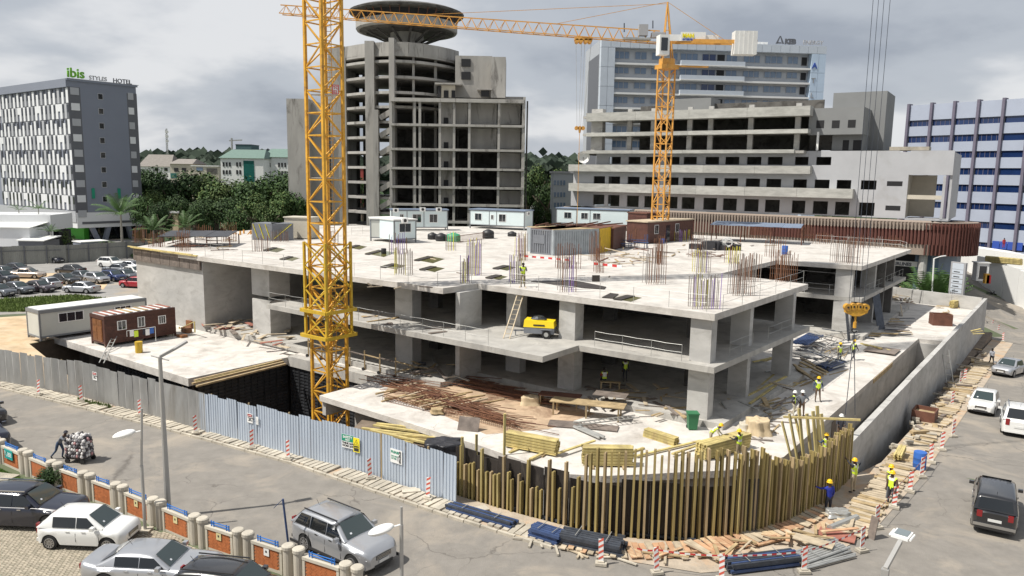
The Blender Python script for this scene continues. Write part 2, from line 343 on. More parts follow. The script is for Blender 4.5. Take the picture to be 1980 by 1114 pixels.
sheet('pavement',[((p+inn*1.0)).to_tuple()[:2] for p in fence_pts]+[uv(a_,b_-.1).xy[:] for a_,b_ in arc]+[uv(-7.9,v).xy[:] for v in (45,60,75,90,107)]+[uv(-5.7,v).xy[:] for v in (107,90,75,65,55,45)]+[uv(-6.3,36).xy[:],uv(-7.4,31).xy[:],uv(-10.9,27.3).xy[:]]+[tuple(p.xy) for p in kerbL[::-1]],[],DIRTP,.045,5)
sheet('far_forecourt',[uv(-3,104).xy[:],uv(-7.8,106.6).xy[:],uv(-40,113).xy[:],uv(-60,150).xy[:],(60,300),(200,260),(230,120),uv(85,120).xy[:],uv(50,108).xy[:]],[],ASPH,.05,6)
# car park of block pavers and lawn on the near side
wl_in=[(p-Vector((.25,.4,0))) for p in wallL]
sheet('paver_yard',[(-60,-20),(30,-20)]+[tuple(p.xy) for p in wl_in[::-1]]+[(-60,60)],[],PAVE,.01)
lawn=[tuple(at(-200,870).xy),tuple(wl_in[1].xy),tuple(wl_in[2].xy),tuple(at(150,962).xy),tuple(at(118,966).xy),tuple(at(50,932).xy),tuple(at(0,938).xy),tuple(at(-200,900).xy)]
sheet('lawn_soil',lawn,[],GRASS,.03)
# pit floor and trench floor
mb=MB(); mb.prism([tuple(p) for p in hole],-6.6,-6.2); struct('pit_floor',mb,MUD)
mb=MB(); 
a=[(p+inn*.1) for p in fence_pts]
front=[tuple(p.xy) for p in fence_pts[3:]]
strip=[(p+inn*1.05) for p in fence_pts]
mb.prism([tuple(strip[3].xy),tuple(strip[4].xy),tuple(strip[5].xy),tuple(strip[6].xy),uv(-23.4,33.4).xy[:],uv(-32,33.4).xy[:],uv(-40.5,33.2).xy[:],uv(-40.7,29.4).xy[:],uv(-49.5,27.9).xy[:]],-6.19,-1.7)
mb.prism([tuple((at(x,y,-.32)).xy) for x,y in ((668,842),(700,812),(890,840),(885,890),(860,880),(700,858))],-1.69,-.32)
struct('yard_ground',mb,MUD)
mb=MB(); mb.prism([uv(-24,27.4).xy[:]]+[uv(a_+.05,b_-.3).xy[:] for a_,b_ in arc]+[uv(-7.95,107).xy[:],uv(-12,107).xy[:],uv(-12,38).xy[:],uv(-16,32).xy[:],uv(-24,30).xy[:]],-6.15,-2.3); struct('trench_floor',mb,MUD)
# excavation faces along the pavement
mb=MB()
L=[Vector((p[0],p[1],0)) for p in hole]
for i in range(0,len(L)):
    p,q=L[i],L[(i+1)%len(L)]
    mb.add([(p.x,p.y,-6.4),(q.x,q.y,-6.4),(q.x,q.y,gz(q)),(p.x,p.y,gz(p))],[(0,1,2,3)])
struct('excavation_face',mb,MUD)
# podium: yard slab over a void, solid podium further back
podf=[(a*1.056,b*1.056) for a,b in [(-38.7,31.0),(-30,30.7),(-24.5,30.4),(-19.3,29.9),(-17.6,30.9),(-16.2,32.3),(-14.8,33.8),(-13.2,35.4),(-12.1,37.2),(-11.5,39.2)]]
pod=[(-40.9,39.3)]+podf+[(-12.15,82.4),(-9.0,82.7),(-9.0,105.6),(-40,110),(-78,98),(-78.8,60),(-79,40),(-52.1,40),(-52.1,39.3)]
mb=MB(); mb.prism([uv(*p).xy[:] for p in pod],ZS-.38,ZS); podium=struct('podium_slab',mb,CONL)
mb=MB(); mb.prism([uv(*p).xy[:] for p in [(-40.6,35.6),(-32,35.2),(-25.6,32.8),(-20.2,32.2),(-17.3,34.5),(-14.2,37.9),(-12.45,41.4),(-12.45,82.4),(-9.3,82.9),(-9.3,105),(-40,109),(-77,97),(-78.5,60),(-78.5,40.2),(-52.2,40.1),(-52.1,38.95),(-40.7,38.95)]],-6.1,ZS-.39); struct('podium_wall',mb,CONW)
mb=MB(); mb.par(uv(-40.85,32.95,-1),U*.35,V*2.4,Z*(ZS-.4+1)); struct('yard_side_wall',mb,CONW)
# left slab
mb=MB(); sl_=[(-72.4,29.7),(-52.1,29.7),(-52.1,39.9),(-78.6,39.85),(-77,29.7)]
mb.prism([uv(*p).xy[:] for p in sl_],ZS-.75,ZS-.15); struct('left_slab',mb,CONL)
mb=MB(); mb.prism([uv(*p).xy[:] for p in [(-71.5,30.5),(-52.7,30.5),(-52.7,39.9),(-71.5,39.9)]],-6.1,ZS-.77); struct('left_slab_wall',mb,PLY)
# building floor step
flo=[(-66,40.1),(-35.8,39.4),(-35.6,43.3),(-18.7,43.3),(-16.5,43.5),(-16.2,61.2),(-25.5,61.6),(-25.5,77.4),(-16.2,77.6),(-16.2,101),(-64,96),(-78,80),(-78,60),(-66,48)]
mb=MB(); mb.prism([uv(*p).xy[:] for p in flo],ZS+.004,ZF); struct('ground_floor',mb,CON)
# middle floor slab with a projecting landing
mid=[(-55.2,38.8),(-26.4,38.5),(-26.4,42.7),(-17.0,42.9),(-16.4,60.2),(-25,61),(-25,77.6),(-16.7,78.2),(-16.7,100),(-55.2,96)]
mb=MB(); mb.prism([uv(*p).xy[:] for p in mid],ZM-.38,ZM); struct('middle_slab',mb,CON)
roof=[(-66.6,39.6),(-36.2,40.1),(-35.9,43.6),(-27,43.3),(-17.3,43.3),(-17.0,61.1),(-24.7,62.6),(-24.7,77.2),(-16.8,77.9),(-16.7,102),(-28.6,105),(-68,101),(-95.5,74),(-90,56),(-79.1,39.8)]
mb=MB(); mb.prism([uv(*p).xy[:] for p in roof],ZR-.42,ZR); 
roof_s=struct('roof_slab',mb,CONL)
for a_,b_,c_,d_ in ((-35.9,43.9,-35.9,98),(-52,40.5,-52,98),(-66.6,40,-66.6,96),(-79,70,-17,70),(-70,55,-17.2,55)):
    mb=MB(); mb.beam(uv(a_,b_,ZR+.004),uv(c_,d_,ZR+.004),.035,.006); struct('pour_joint',mb,CONW)
# walls of the building
mb=MB(); mb.par(uv(-79.0,39.9,-1),U*12.5,V*.6,Z*(ZR-.42+1)); mb.par(uv(-67.1,40.5,ZF),U*.6,V*11.5,Z*(ZR-.42-ZF))
left_wall=struct('core_wall',mb,CONW)
mb=MB(); mb.par(uv(-79.1,39.72,ZR-1.35),U*12.4,V*.16,Z*1.3); 
for i in range(7): mb.par(uv(-79.05+i*1.78,39.66,ZR-1.33),U*1.7,V*.05,Z*R.uniform(1.1,1.25))
o=single('edge_formwork',mb,PLYG,'worn dark plywood formwork strip along the top of the left concrete wall','formwork')
mb=MB(); mb.par(uv(-79.2,39.5,ZR-.05),U*12.3,V*.22,Z*.12); mb.par(uv(-79.2,39.2,ZR+.08),U*12.0,V*.16,Z*.1)
single('edge_timber',mb,TIM,'long yellow timber lying along the top edge of the left concrete wall','timber')
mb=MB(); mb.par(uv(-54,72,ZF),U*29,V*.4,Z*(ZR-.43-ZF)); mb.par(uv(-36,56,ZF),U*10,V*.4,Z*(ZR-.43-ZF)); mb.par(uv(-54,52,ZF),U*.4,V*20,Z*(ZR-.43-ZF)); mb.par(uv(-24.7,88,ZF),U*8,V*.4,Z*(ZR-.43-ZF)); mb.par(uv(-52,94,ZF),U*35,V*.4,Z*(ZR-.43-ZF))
struct('added_back_walls',mb,CONK)  # back walls added to keep the space between the slabs dark
# columns: (left px, right px, px y on the shaft, front plane v, depth along V)
def column(xl,xr,ym,v,dep,label):
    Wp=Wallp(uv(0,v),U); a=Wp.px(xl,ym)[0]; b=Wp.px(xr,ym)[0]
    t=thing('column',label,'column',uv(a,v,ZF))
    for z0,z1 in ((ZF,ZM-.38),(ZM,ZR-.42)):
        mb=MB(); mb.par(uv(a,v,z0-.003),U*(b-a),V*dep,Z*(z1-z0+.006)); part('shaft',mb,CONW,t)
    return t
cols=[(487,521,560,41.2,2.2,'tall board marked concrete column beside the left concrete wall'),
(764,797,600,41.9,1.0,'square concrete column half way along the left front bay'),
(881,889,600,41.3,2.5,'broad concrete column under the roof corner left of the leaning ladder'),
(979,1006,620,45.2,.8,'narrow concrete column directly behind the leaning ladder'),
(1081,1112,620,43.75,1.1,'concrete column right of the yellow compressor'),
(1334,1375,660,43.65,.85,'big concrete corner column beside the green bin'),
(1411,1448,660,50.0,.6,'second column from the corner on the right side of the front wing'),
(1497,1532,620,57.6,.6,'third column along the right side of the front wing'),
(1612,1646,580,78.1,.6,'tall pale column at the near corner of the rear wing'),
(1662,1690,560,86,.6,'middle column on the right side of the rear wing'),
(1694,1726,545,95.5,.6,'far corner column of the rear wing')]
for c in cols: column(*c)
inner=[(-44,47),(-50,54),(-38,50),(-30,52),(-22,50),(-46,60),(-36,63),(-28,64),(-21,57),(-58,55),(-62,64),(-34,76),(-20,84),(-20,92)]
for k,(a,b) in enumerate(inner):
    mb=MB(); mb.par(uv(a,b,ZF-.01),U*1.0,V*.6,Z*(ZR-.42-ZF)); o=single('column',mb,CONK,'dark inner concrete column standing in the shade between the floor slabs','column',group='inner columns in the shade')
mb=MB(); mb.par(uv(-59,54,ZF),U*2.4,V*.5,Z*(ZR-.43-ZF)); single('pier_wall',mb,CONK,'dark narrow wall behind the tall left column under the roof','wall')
# outer boundary wall on the right with expansion joints
def cwall(name,pts,th,z0f,z1,label,mt=CONW,plen=3.2):
    a=Vector(pts[0]); t=thing(name,label,'wall',(a.x,a.y,0))
    for p,q in zip(pts,pts[1:]):
        p=Vector(p);q=Vector(q); d=(q-p); L=d.length; d.normalize(); n=max(1,round(L/plen)); e=Vector((-d.y,d.x,0))
        for i in range(n):
            g=.012; a=p+d*(L*i/n+g); mb=MB(); l=L/n-2*g; dz=R.uniform(-.015,.015)
            z0=z0f(a); mb.par(Vector((a.x,a.y,z0)),d*l,e*(th+R.uniform(-.01,.01)),Z*(z1-z0+dz))
            part('wall_panel',mb,mt,t)
    return t
cwall('boundary_wall',[uv(-8.75,41.8),uv(-8.75,105.8)],.36,lambda p:-3.6+gz(p)*.2,1.95,'long plain concrete wall running up the right side above the walkway')
cwall('parapet_wall',[uv(-9.2,105.9),uv(-32,112.5)],.3,lambda p:ZS-.2,1.95,'low concrete parapet closing the far end of the podium')
# sheet under the trench edge: inner face panels of the podium
t=thing('retaining_wall','concrete retaining face of the podium along the trench beside the long wall','wall',uv(-12.1,41.4))
for i in range(12):
    mb=MB(); mb.par(uv(-12.44,41.4+i*3.4,-2.6),V*3.38,U*.25,Z*(ZS-.4+2.6)); part('wall_panel',mb,CONW,t)
mb=MB(); mb.par(uv(-12.4,82.2,-2.6),U*3.3,V*.3,Z*(ZS+2.6-.39)); part('end_wall',mb,CONW,t)
for a,b in ((42,.9),(49.5,1.2)):
    mb=MB(); mb.par(uv(-12.18,a+2,-1.8),V*b,U*.04,Z*1.6); part('plywood_patch',mb,PLYG,t)
mb=MB(); mb.par(uv(-12.14,63,ZS-.4),V*7,U*.05,Z*.36); part('edge_board',mb,TIM2,t)
# pit walls lined with dark ribbed panels
t=thing('pit_lining','black ribbed formwork panels lining the deep pit behind the yellow mast','formwork',uv(-49.4,37,-6))
pm=MB(); pm.par((0,0,0),(1.14,0,0),(0,.08,0),(0,0,2.2))
for k in range(8): pm.par((.03,-.07,.1+k*.27),(1.08,0,0),(0,.07,0),(0,0,.13))
for k in range(3): pm.par((.02+k*.53,-.09,0),(.05,0,0),(0,.09,0),(0,0,2.2))
pme=pm.mesh('form_panel',[FORM])
for i in range(9):
    for j in range(3): inst('form_panel',pme,t,uv(-52.0+i*1.2,38.75+R.uniform(-.03,.03),-7.1+j*2.22),(0,0,-math.atan2(.6,.8)))
for i in range(7):
    for j in range(3): inst('form_panel',pme,t,uv(-52.5+R.uniform(-.03,.03),30.6+i*1.17,-7.1+j*2.22),(0,0,math.atan2(.8,.6)))
for j in range(3):
    for i in range(10): inst('form_panel',pme,t,uv(-52.4-1.17*(i+1)-.1,30.3,-7.1+j*2.22),(0,0,-math.atan2(.6,.8)))
mb=MB(); mb.par(uv(-52.1,38.55,-.47),U*11.2,V*.7,Z*.83); part('capping_beam',mb,CON,t)
# ================================================================ HOARDING, PAVEMENT, STREET EDGE
def along(pts,step,start=0.):
    """yield (point, direction) every step metres along a polyline"""
    d=start; 
    for a,b in zip(pts,pts[1:]):
        a=Vector(a);b=Vector(b); L=(b-a).length; u=(b-a)/L
        while d<L: yield a+u*d,u; d+=step
        d-=L
def sheet_mesh(nm,wd,h,mt,nr=4):
    mb=MB(); p=wd/nr; pts=[]
    for k in range(nr): pts+=[(k*p,0),(k*p+p*.62,0),(k*p+p*.70,-.032),(k*p+p*.92,-.032)]
    pts.append((wd,0)); pts=[(x,y) for x,y in pts]
    n=len(pts); q=[(x,y,.03) for x,y in pts]+[(x,y,h) for x,y in pts]
    mb.add(q,[(i,i+1,i+1+n,i+n) for i in range(n-1)]); mb.add([(x,y+.004,z) for x,y,z in q],[(i+n,i+1+n,i+1,i) for i in range(n-1)])
    return mb.mesh(nm,[mt])
fa=thing('hoarding','long grey galvanised hoarding along the left street, its dull ribbed left stretch','fence',fence_pts[1])
fb=thing('hoarding','pale blue grey ribbed hoarding beside the deep pit, carrying the safety signs','fence',fence_pts[3])
h1=[sheet_mesh('hoarding_sheet',.8,h,GALV,7) for h in (2.5,2.56,2.44)]; h2=[sheet_mesh('hoarding_sheet',.82,h,GALB,4) for h in (2.42,2.47,2.38)]
for fr,hm,pts,st in ((fa,h1,fence_pts[:4],.8),(fb,h2,fence_pts[3:],.82)):
    for i,(p,u) in enumerate(along(pts,st)):
        o=inst('sheet',R.choice(hm),fr,p+Vector((-u.y,u.x,0))*R.uniform(-.01,.012)+Z*R.uniform(-.04,.02),(R.uniform(-.015,.01),0,math.atan2(u.y,u.x)+R.uniform(-.012,.012)))
    for p,u in along(pts,3.2,1.): 
        mb=MB(); mb.box(p+Vector((-u.y,u.x,0))*.09,.07,.07,2.45,math.atan2(u.y,u.x)); part('post',mb,TIM2,fr)
def signbox(name,label,pxs,fpts,wm_,hm_,z0,paint,cat='sign'):
    """board fixed on the hoarding at picture column pxs"""
    for a,b in zip(fpts,fpts[1:]):
        Wp=Wallp(a,(b-a)); s,z=Wp.px(*pxs)
        if 0<=s<=(b-a).length: break
    o=-1 if Wp.n.y>0 else 1
    u=Wp.d; p=Wp.pt(s-wm_/2,z-hm_/2,o*.06)
    t=thing(name,label,cat,p); mb=MB(); mb.par(p,u*wm_,Wp.n*o*.015,Z*hm_); part('board',mb,WHT,t)
    paint(t,p+Wp.n*o*.018,u,wm_,hm_); return t
BLK=mat('print black',(.03,.03,.03),.6,var=0); GRP=mat('print green',(.01,.25,.15),.6,var=0); REDP=mat('print red',(.55,.04,.04),.6,var=0); YELP=mat('print yellow',(.85,.72,.02),.6,var=0); BLUEP=mat('print blue',(.03,.08,.38),.6,var=0); GREYP=mat('print grey',(.35,.35,.36),.6,var=0)
def patch(t,p,u,x,z,w_,h_,mt,nm='print',o=.002):
    n=Vector((u.y,-u.x,0)); mb=MB(); mb.par(p+u*x+Z*z+n*o,u*w_,n*.002,Z*h_); return part(nm,mb,mt,t)
def danger(t,p,u,w_,h_):
    patch(t,p,u,.04,h_*.64,w_-.08,h_*.3,BLK,'header_band'); patch(t,p,u,.07,h_*.69,w_-.14,h_*.2,REDP,'header_print',.005)
    text('DANGER',h_*.13,WHT,t,p+u*(w_/2)+Z*h_*.74+Vector((u.y,-u.x,0))*.009,u,depth=.002,align='CENTER')
    text('CONSTRUCTION\n     AREA\n  KEEP OUT',h_*.13,BLK,t,p+u*.06+Z*h_*.47+Vector((u.y,-u.x,0))*.005,u,depth=.002,bold=.003)
def safety(t,p,u,w_,h_):
    n=Vector((u.y,-u.x,0)); patch(t,p,u,.0,h_*.5,w_,h_*.5,GRP,'header_band')
    text('SAFETY',h_*.26,WHT,t,p+u*(w_/2)+Z*h_*.74+n*.006,u,depth=.002,bold=.006,align='CENTER'); text('FIRST',h_*.18,WHT,t,p+u*(w_/2)+Z*h_*.55+n*.006,u,depth=.002,bold=.004,align='CENTER')
    text('THINK SAFE\nWORK SAFE',h_*.2,BLK,t,p+u*.03+Z*h_*.3+n*.004,u,depth=.002,bold=.006)
def warning(t,p,u,w_,h_):
    n=Vector((u.y,-u.x,0)); patch(t,p,u,0,0,w_,h_,YELP,'yellow_face'); patch(t,p,u,.05,.05,w_-.1,h_*.38,BLK,'text_band',.006)
    mb=MB(); a=p+n*.006+u*(w_*.12)+Z*h_*.5; mb.add([a,a+u*w_*.76,a+u*w_*.38+Z*h_*.4],[(0,1,2)]); part('triangle',mb,BLK,t)
    mb=MB(); a=p+n*.009+u*(w_*.22)+Z*h_*.53; mb.add([a,a+u*w_*.56,a+u*w_*.28+Z*h_*.30],[(0,1,2)]); part('triangle_inner',mb,YELP,t)
    text('!',h_*.2,BLK,t,p+u*w_*.5+Z*h_*.56+n*.012,u,depth=.002,bold=.006,align='CENTER')
    text('WARNING',h_*.11,YELP,t,p+u*w_*.5+Z*h_*.28+n*.009,u,depth=.002,align='CENTER')
def please(t,p,u,w_,h_):
    n=Vector((u.y,-u.x,0)); text('PLEASE',h_*.24,GRP,t,p+u*.05+Z*h_*.70+n*.004,u,depth=.002,bold=.008)
    text('DO NOT\nLITTER',h_*.17,GRP,t,p+u*.06+Z*h_*.42+n*.004,u,depth=.002,bold=.003)
    mb=MB(); a=p+n*.01
    mb.lathe([(.001,0),(.05,.03),(.055,.07),(.03,.11),(.001,.12)],a+u*w_*.84+Z*h_*.78,8); mb.beam(a+u*w_*.84+Z*h_*.42,a+u*w_*.84+Z*h_*.76,.09,.01); mb.beam(a+u*w_*.84+Z*h_*.44,a+u*w_*.78+Z*h_*.08,.05,.01); mb.beam(a+u*w_*.84+Z*h_*.44,a+u*w_*.9+Z*h_*.08,.05,.01); mb.beam(a+u*w_*.83+Z*h_*.7,a+u*w_*.72+Z*h_*.5,.04,.01)
    part('figure_print',mb,BLK,t)
    patch(t,p,u,w_*.6,h_*.2,w_*.1,h_*.3,GREYP,'bin_print',.006)
def white_notice(t,p,u,w_,h_):
    for k in range(4): patch(t,p,u,.04,h_*(.2+.17*k),w_*.7-.03*k,h_*.05,GREYP,'text_line')
signbox('warning_sign','small red and white danger notice on the dull left hoarding',(185,727),fence_pts,.5,.55,0,danger)
signbox('warning_sign','red and white danger notice at the left end of the blue grey hoarding',(485,808),fence_pts,.45,.55,0,danger)
signbox('notice','tiny white notice just right of the danger sign on the blue grey hoarding',(499,813),fence_pts,.2,.45,0,white_notice)
signbox('safety_sign','green and white SAFETY FIRST board on the blue grey hoarding',(674,853),fence_pts,.78,.72,0,safety)
signbox('warning_sign','yellow board with black warning triangle beside the green safety board',(691,860),fence_pts,.42,.78,0,warning)
signbox('litter_sign','white board with green PLEASE lettering and a walking figure on the hoarding',(768,882),fence_pts,.8,.72,0,please)
# pavement slabs and kerb
pave=thing('pavement_slabs','pale concrete slabs laid crosswise as a footway below the hoarding','footway',at(300,820))
sm_=[]
for k in range(5):
    mb=MB(); wd=R.uniform(.27,.31); mb.box((0,0,0),wd,R.uniform(1.05,1.2),.09,0); sm_.append(mb.mesh('slab',[KERB]))
outer=[Vector(p) for p in kerbL[:7]]+[at(1060,1060)]
innerL=fence_pts[:]+[at(960,1010),at(1060,1038)]
cnt=0
for p,u in along(outer,.365):
    n=Vector((-u.y,u.x,0))
    if R.random()<.04: continue
    inst('slab',R.choice(sm_),pave,p+n*(.72+R.uniform(-.05,.05))+Z*(.05+R.uniform(-.015,.02)),(R.uniform(-.02,.02),R.uniform(-.03,.03),math.atan2(u.y,u.x)+R.uniform(-.06,.06)))
kb=thing('kerb','worn concrete kerb stones edging the left street','kerb',at(300,830))
mb=MB(); mb.box((0,0,0),.86,.15,.14,0); km=mb.mesh('kerbstone',[KERB])
for p,u in along(outer,.9): inst('kerbstone',km,kb,p+Z*(.0+R.uniform(-.01,.01)),(0,R.uniform(-.01,.01),math.atan2(u.y,u.x)+R.uniform(-.02,.02)))
# paving slabs lying at the fence end
for (x,y,a,l,lab) in ((795,948,.2,'','flat pale sheet of cardboard lying on the slabs under the litter sign'),(925,985,.5,'','broken concrete slab tipped against the foot of the hoarding end')):
    mb=MB(); c=at(x,y,.16); mb.box(c,.9,.55,.04,a); single('loose_board',mb,KERB,lab,'board')
# delineators
def delineator_src():
    t=thing('traffic_post','', 'traffic post',(0,0,0)); 
    mb=MB(); mb.box((0,0,0),.46,.34,.11,0); mb.box((0,0,.11),.26,.18,.05,0); part('foot',mb,KERB,t,local=True)
    mb=MB(); mb.box((0,0,.13),.2,.03,.95,0); part('board',mb,WHT,t,local=True)
    for k in range(4):
        for sgn in (-1,1):
            z=.2+k*.24; y=sgn*.019; q=[(-.098,y,z),(.098,y,z+.12),(.098,y,z+.22),(-.098,y,z+.10)]; mb=MB(); mb.add(q,[(0,1,2,3) if sgn<0 else (3,2,1,0)]); part('stripe',mb,REDW,t,local=True)
    return t
dsrc=delineator_src()
DL=[(75,768,'in front of the left end of the hoarding'),(158,780,'on the slabs second from the left below the dull hoarding'),(271,809,'standing on the footway just left of the tall lamp pole'),(379,842,'just left of the joint between dull and blue hoarding'),(487,872,'under the danger notice of the blue hoarding'),(558,893,'on the footway between the danger notice and the safety board'),(716,931,'with its board seen square on, between safety and litter signs'),(827,970,'on the footway near the right end of the hoarding'),
(1162,1094,'foremost at the street corner before the dark steel beams'),(1270,1111,'before the dusty red planks, tied to the barrier tape'),(1395,1125,'at the bottom edge behind the blue steel bundle'),(1554,1109,'right before the heap of grey steel tubes'),(1666,1068,'beside the red plywood offcut at the corner'),(1695,1023,'beside the leaning board where the walkway bends'),(1728,984,'next to the two workers in yellow vests'),(1759,953,'just right of the two standing workers'),(1781,925,'closest before the blue drum'),(1800,897,'just behind the blue drum'),(1820,872,'on the asphalt past the pile of yellow timber'),(1842,846,'opposite the rear of the white hatchback'),(1840,786,'at the walkway opposite the front of the white hatchback'),(1856,744,'beside the planks half way up the right walkway'),(1864,738,'second of a close pair half way up the walkway'),(1918,636,'farthest up the street by the wall end'),(1929,646,'second farthest up the street by the wall end'),(1939,662,'third farthest up the street by the wall end')]
for i,(x,y,l) in enumerate(DL):
    p=atg(x,y); o=dsrc if i==0 else dup(dsrc); o.location=p+Z*(.12 if x<900 else .05); o.rotation_euler=(R.uniform(-.05,.05),R.uniform(-.06,.06),R.uniform(-.6,.4)); o['label']='red and white striped post '+l; o['group']='striped traffic posts along the footways'
# plank footway on the corner and up the right street
walk=thing('plank_walkway','rough timber plank walkway round the corner and up beside the long wall','walkway',at(1700,940))
pm_=[]
for mt_,ln in ((TIML,1.5),(TIMR,1.25),(TIML,1.3),(TIM2,1.4)):
    mb=MB(); mb.box((0,0,0),.24,ln,.045,0); pm_.append(mb.mesh('plank',[mt_]))
wpts=[at(1095,1054),at(1200,1070),at(1330,1068),at(1440,1048),at(1540,1010),at(1600,985)]
k=0
for p,u in along(wpts,.3):
    n=Vector((-u.y,u.x,0)); k+=1
    inst('plank',pm_[R.choice((1,1,0,2))],walk,p+n*R.uniform(-.1,.1)+Z*(.1+R.uniform(0,.05)),(R.uniform(-.03,.03),R.uniform(-.06,.06),math.atan2(u.y,u.x)+R.uniform(-.12,.12)))
wp2=[uv(-7.2,34.5),uv(-7.0,40),uv(-6.9,55),uv(-6.9,75),uv(-6.9,88)]
for p,u in along(wp2,.29):
    if p.y>45 and R.random()<.28: continue
    n=Vector((-u.y,u.x,0)); z=gz(p)
    inst('plank',pm_[R.choice((0,2,3,0))],walk,p+n*R.uniform(-.12,.12)+Z*(z+.1+R.uniform(0,.05)),(R.uniform(-.03,.03),R.uniform(-.06,.06),math.atan2(u.y,u.x)+R.uniform(-.1,.1)))
for off in (.55,-.5):
    pts=[uv(-7.0-off,34.5,.06),uv(-6.95-off,40,.06)]+[uv(-6.9-off,v,gz(uv(-6.9-off,v))+.06) for v in (46,52,58,64)]
    for a,b in zip(pts,pts[1:]): mb=MB(); mb.beam(a,b,.1,.08); part('bearer',mb,TIM2,walk)
# timber formwork standing round the corner
apts=[uv(a,b,-1.6) for a,b in arc]
ytop=[(880,897),(900,897),(950,915),(1000,925),(1030,945),(1110,944),(1132,872),(1300,877),(1470,872),(1480,887),(1540,890),(1560,878),(1590,865),(1610,840),(1645,822),(1700,822)]
def interp(T,x):
    for (a,b),(c,d) in zip(T,T[1:]):
        if a<=x<=c: return b+(d-b)*(x-a)/(c-a)
    return T[0][1] if x<T[0][0] else T[-1][1]
def project(p):
    d=Vector(p)-CAM; zc=d.dot(fwd); return 990+F*d.dot(cr)/zc,557-F*d.dot(cu)/zc
form=thing('timber_formwork','curved screen of tall yellow timber beams standing round the corner of the site','formwork',uv(-13,31,-1.6))
def ibeam(L,mt,nm='beam'):
    mb=MB(); mb.par((-.048,-.1,0),(.096,0,0),(0,.045,0),(0,0,L)); mb.par((-.048,.055,0),(.096,0,0),(0,.045,0),(0,0,L)); mb.par((-.02,-.055,0),(.04,0,0),(0,.11,0),(0,0,L)); return mb.mesh(nm,[mt])
bms={}
k=0
mbp=None
_ld=0.
for _i,(p,u) in enumerate(along(apts,.05)):
    n=Vector((u.y,-u.x,0)); x,y=project(p+Z*1.6); k+=1
    yt=interp(ytop,x)
    _sp=.30 if 1050<x<1400 else .235
    if _i*.05-_ld<_sp-.001: k-=1; continue
    _ld=_i*.05
    if x<1110 and k%5==2: yt-=38
    if 1040<x<1125 and k%3==0: yt=893
    p2=p+n*.02; Y=p2.y; z=atY(x,yt,Y).z+R.uniform(-.08,.08); L=round((z+1.6)*5)/5+.1*(k%2)
    key=(L,k%3==0)
    if key not in bms: bms[key]=ibeam(L,TIMF if k%3 else TIM2)
    inst('beam',bms[key],form,p2+Vector((R.uniform(-.03,.03),R.uniform(-.03,.03),0)),(R.uniform(-.012,.012),R.uniform(-.012,.012),math.atan2(u.y,u.x)+R.uniform(-.15,.15)))
for p,u in along(apts,1.25):
    n=Vector((-u.y,u.x,0)); q=p+n*.22; x,_=project(q); yt_=interp([(880,865),(960,885),(1040,905),(1130,927),(1380,938),(1470,925),(1560,905),(1620,880),(1700,860)],x); zt=min(2.6,atY(x,yt_+R.uniform(-6,8),q.y).z)
    mb=MB(); mb.par(q,u*1.23,n*.03,Z*(zt+1.6)); part('plywood_panel',mb,PLY,form)
for zz_ in (-1.0,.1):
  for p,u in along(apts,3.):
    n=Vector((-u.y,u.x,0)); mb=MB(); mb.beam(p+n*.15+Z*(zz_+1.6),p+n*.15+u*3+Z*(zz_+1.6),.08,.12); part('waler',mb,WALER,form)
# loose tall props and the working platform behind the screen
mb=MB(); 
for (x,y,x2,y2) in ((1545,893,1512,815),(1552,890,1526,800),(1560,886,1545,790),(1568,884,1538,808),(1575,880,1560,800),(1584,872,1572,795),(1590,870,1580,785),(1600,860,1588,800)):
    a=at(x,y,.3); b=atY(x2,y2,a.y+.6); o=thing if 0 else None
    m2=MB(); m2.beam(a-Z*1.2,b,.2,.08); part('raking_beam',m2,TIM,form)
m2=MB(); m2.beam(atY(1515,806,41.5),atY(1664,812,39.2),.16,.1); single('cross_timber',m2,TIM,'long yellow timber laid level across the top of the formwork by the white helmets','timber')
m2=MB(); a=atY(1408,950,33.4); b=atY(1477,940,33.4)
for k in (0,.14): m2.beam(a+Z*k,b+Z*k,.08,.1)
m2.tube(atY(1430,952,33.2),atY(1452,963,32.4),.02)
single('steel_waler',m2,BLUS,'short blue steel waler fixed across the uprights','steel beam')
# timber at the hoarding end
for (x,y,yt,l) in ((893,978,845,'tall single post at the right end of the hoarding'),(975,880,800,'upright timber post beside the brown plywood at the yard edge'),(921,890,840,'shorter upright timber post behind the hoarding end')):
    b=at(x,y,-.5 if x<900 else ZS); z=atY(x,yt,b.y).z; mb=MB(); mb.box((b.x,b.y,b.z),.12,.12,z-b.z,.3); single('timber_post',mb,TIM,l,'post')
# stacks of formwork beams: each beam a part
def stack(name,label,cat,c,ang,L,nw,nh,mt=TIM,bw=.1,bh=.16,jit=.06,bearers=2,group=None,me=None,z=None):
    t=thing(name,label,cat,c,0,group); d=Vector((math.cos(ang),math.sin(ang),0)); e=Vector((-d.y,d.x,0)); base=Vector(c)
    for k in range(bearers):
        mb=MB(); q=base+d*(L*(-.3+.6*k)); mb.beam(q-e*(nw*bw*.5+.35)+Z*.05,q+e*(nw*bw*.5+.35)+Z*.05,.1,.1); part('bearer',mb,TIM2,t)
    zb=.1 if bearers else 0
    mb=MB(); mb.par((-L/2,-bw*.45,0),(L,0,0),(0,bw*.9,0),(0,0,bh*.28)); mb.par((-L/2,-bw*.2,bh*.28),(L,0,0),(0,bw*.4,0),(0,0,bh*.4)); mb.par((-L/2,-bw*.45,bh*.68),(L,0,0),(0,bw*.9,0),(0,0,bh*.28)); bm_=mb.mesh('beam',[mt])
    for j in range(nh):
        for i in range(nw):
            q=base+e*((i-(nw-1)/2)*bw)+d*R.uniform(-jit,jit)+Z*(zb+j*bh)
            inst('beam',bm_,t,q,(0,0,ang+R.uniform(-.01,.01)))
    return t
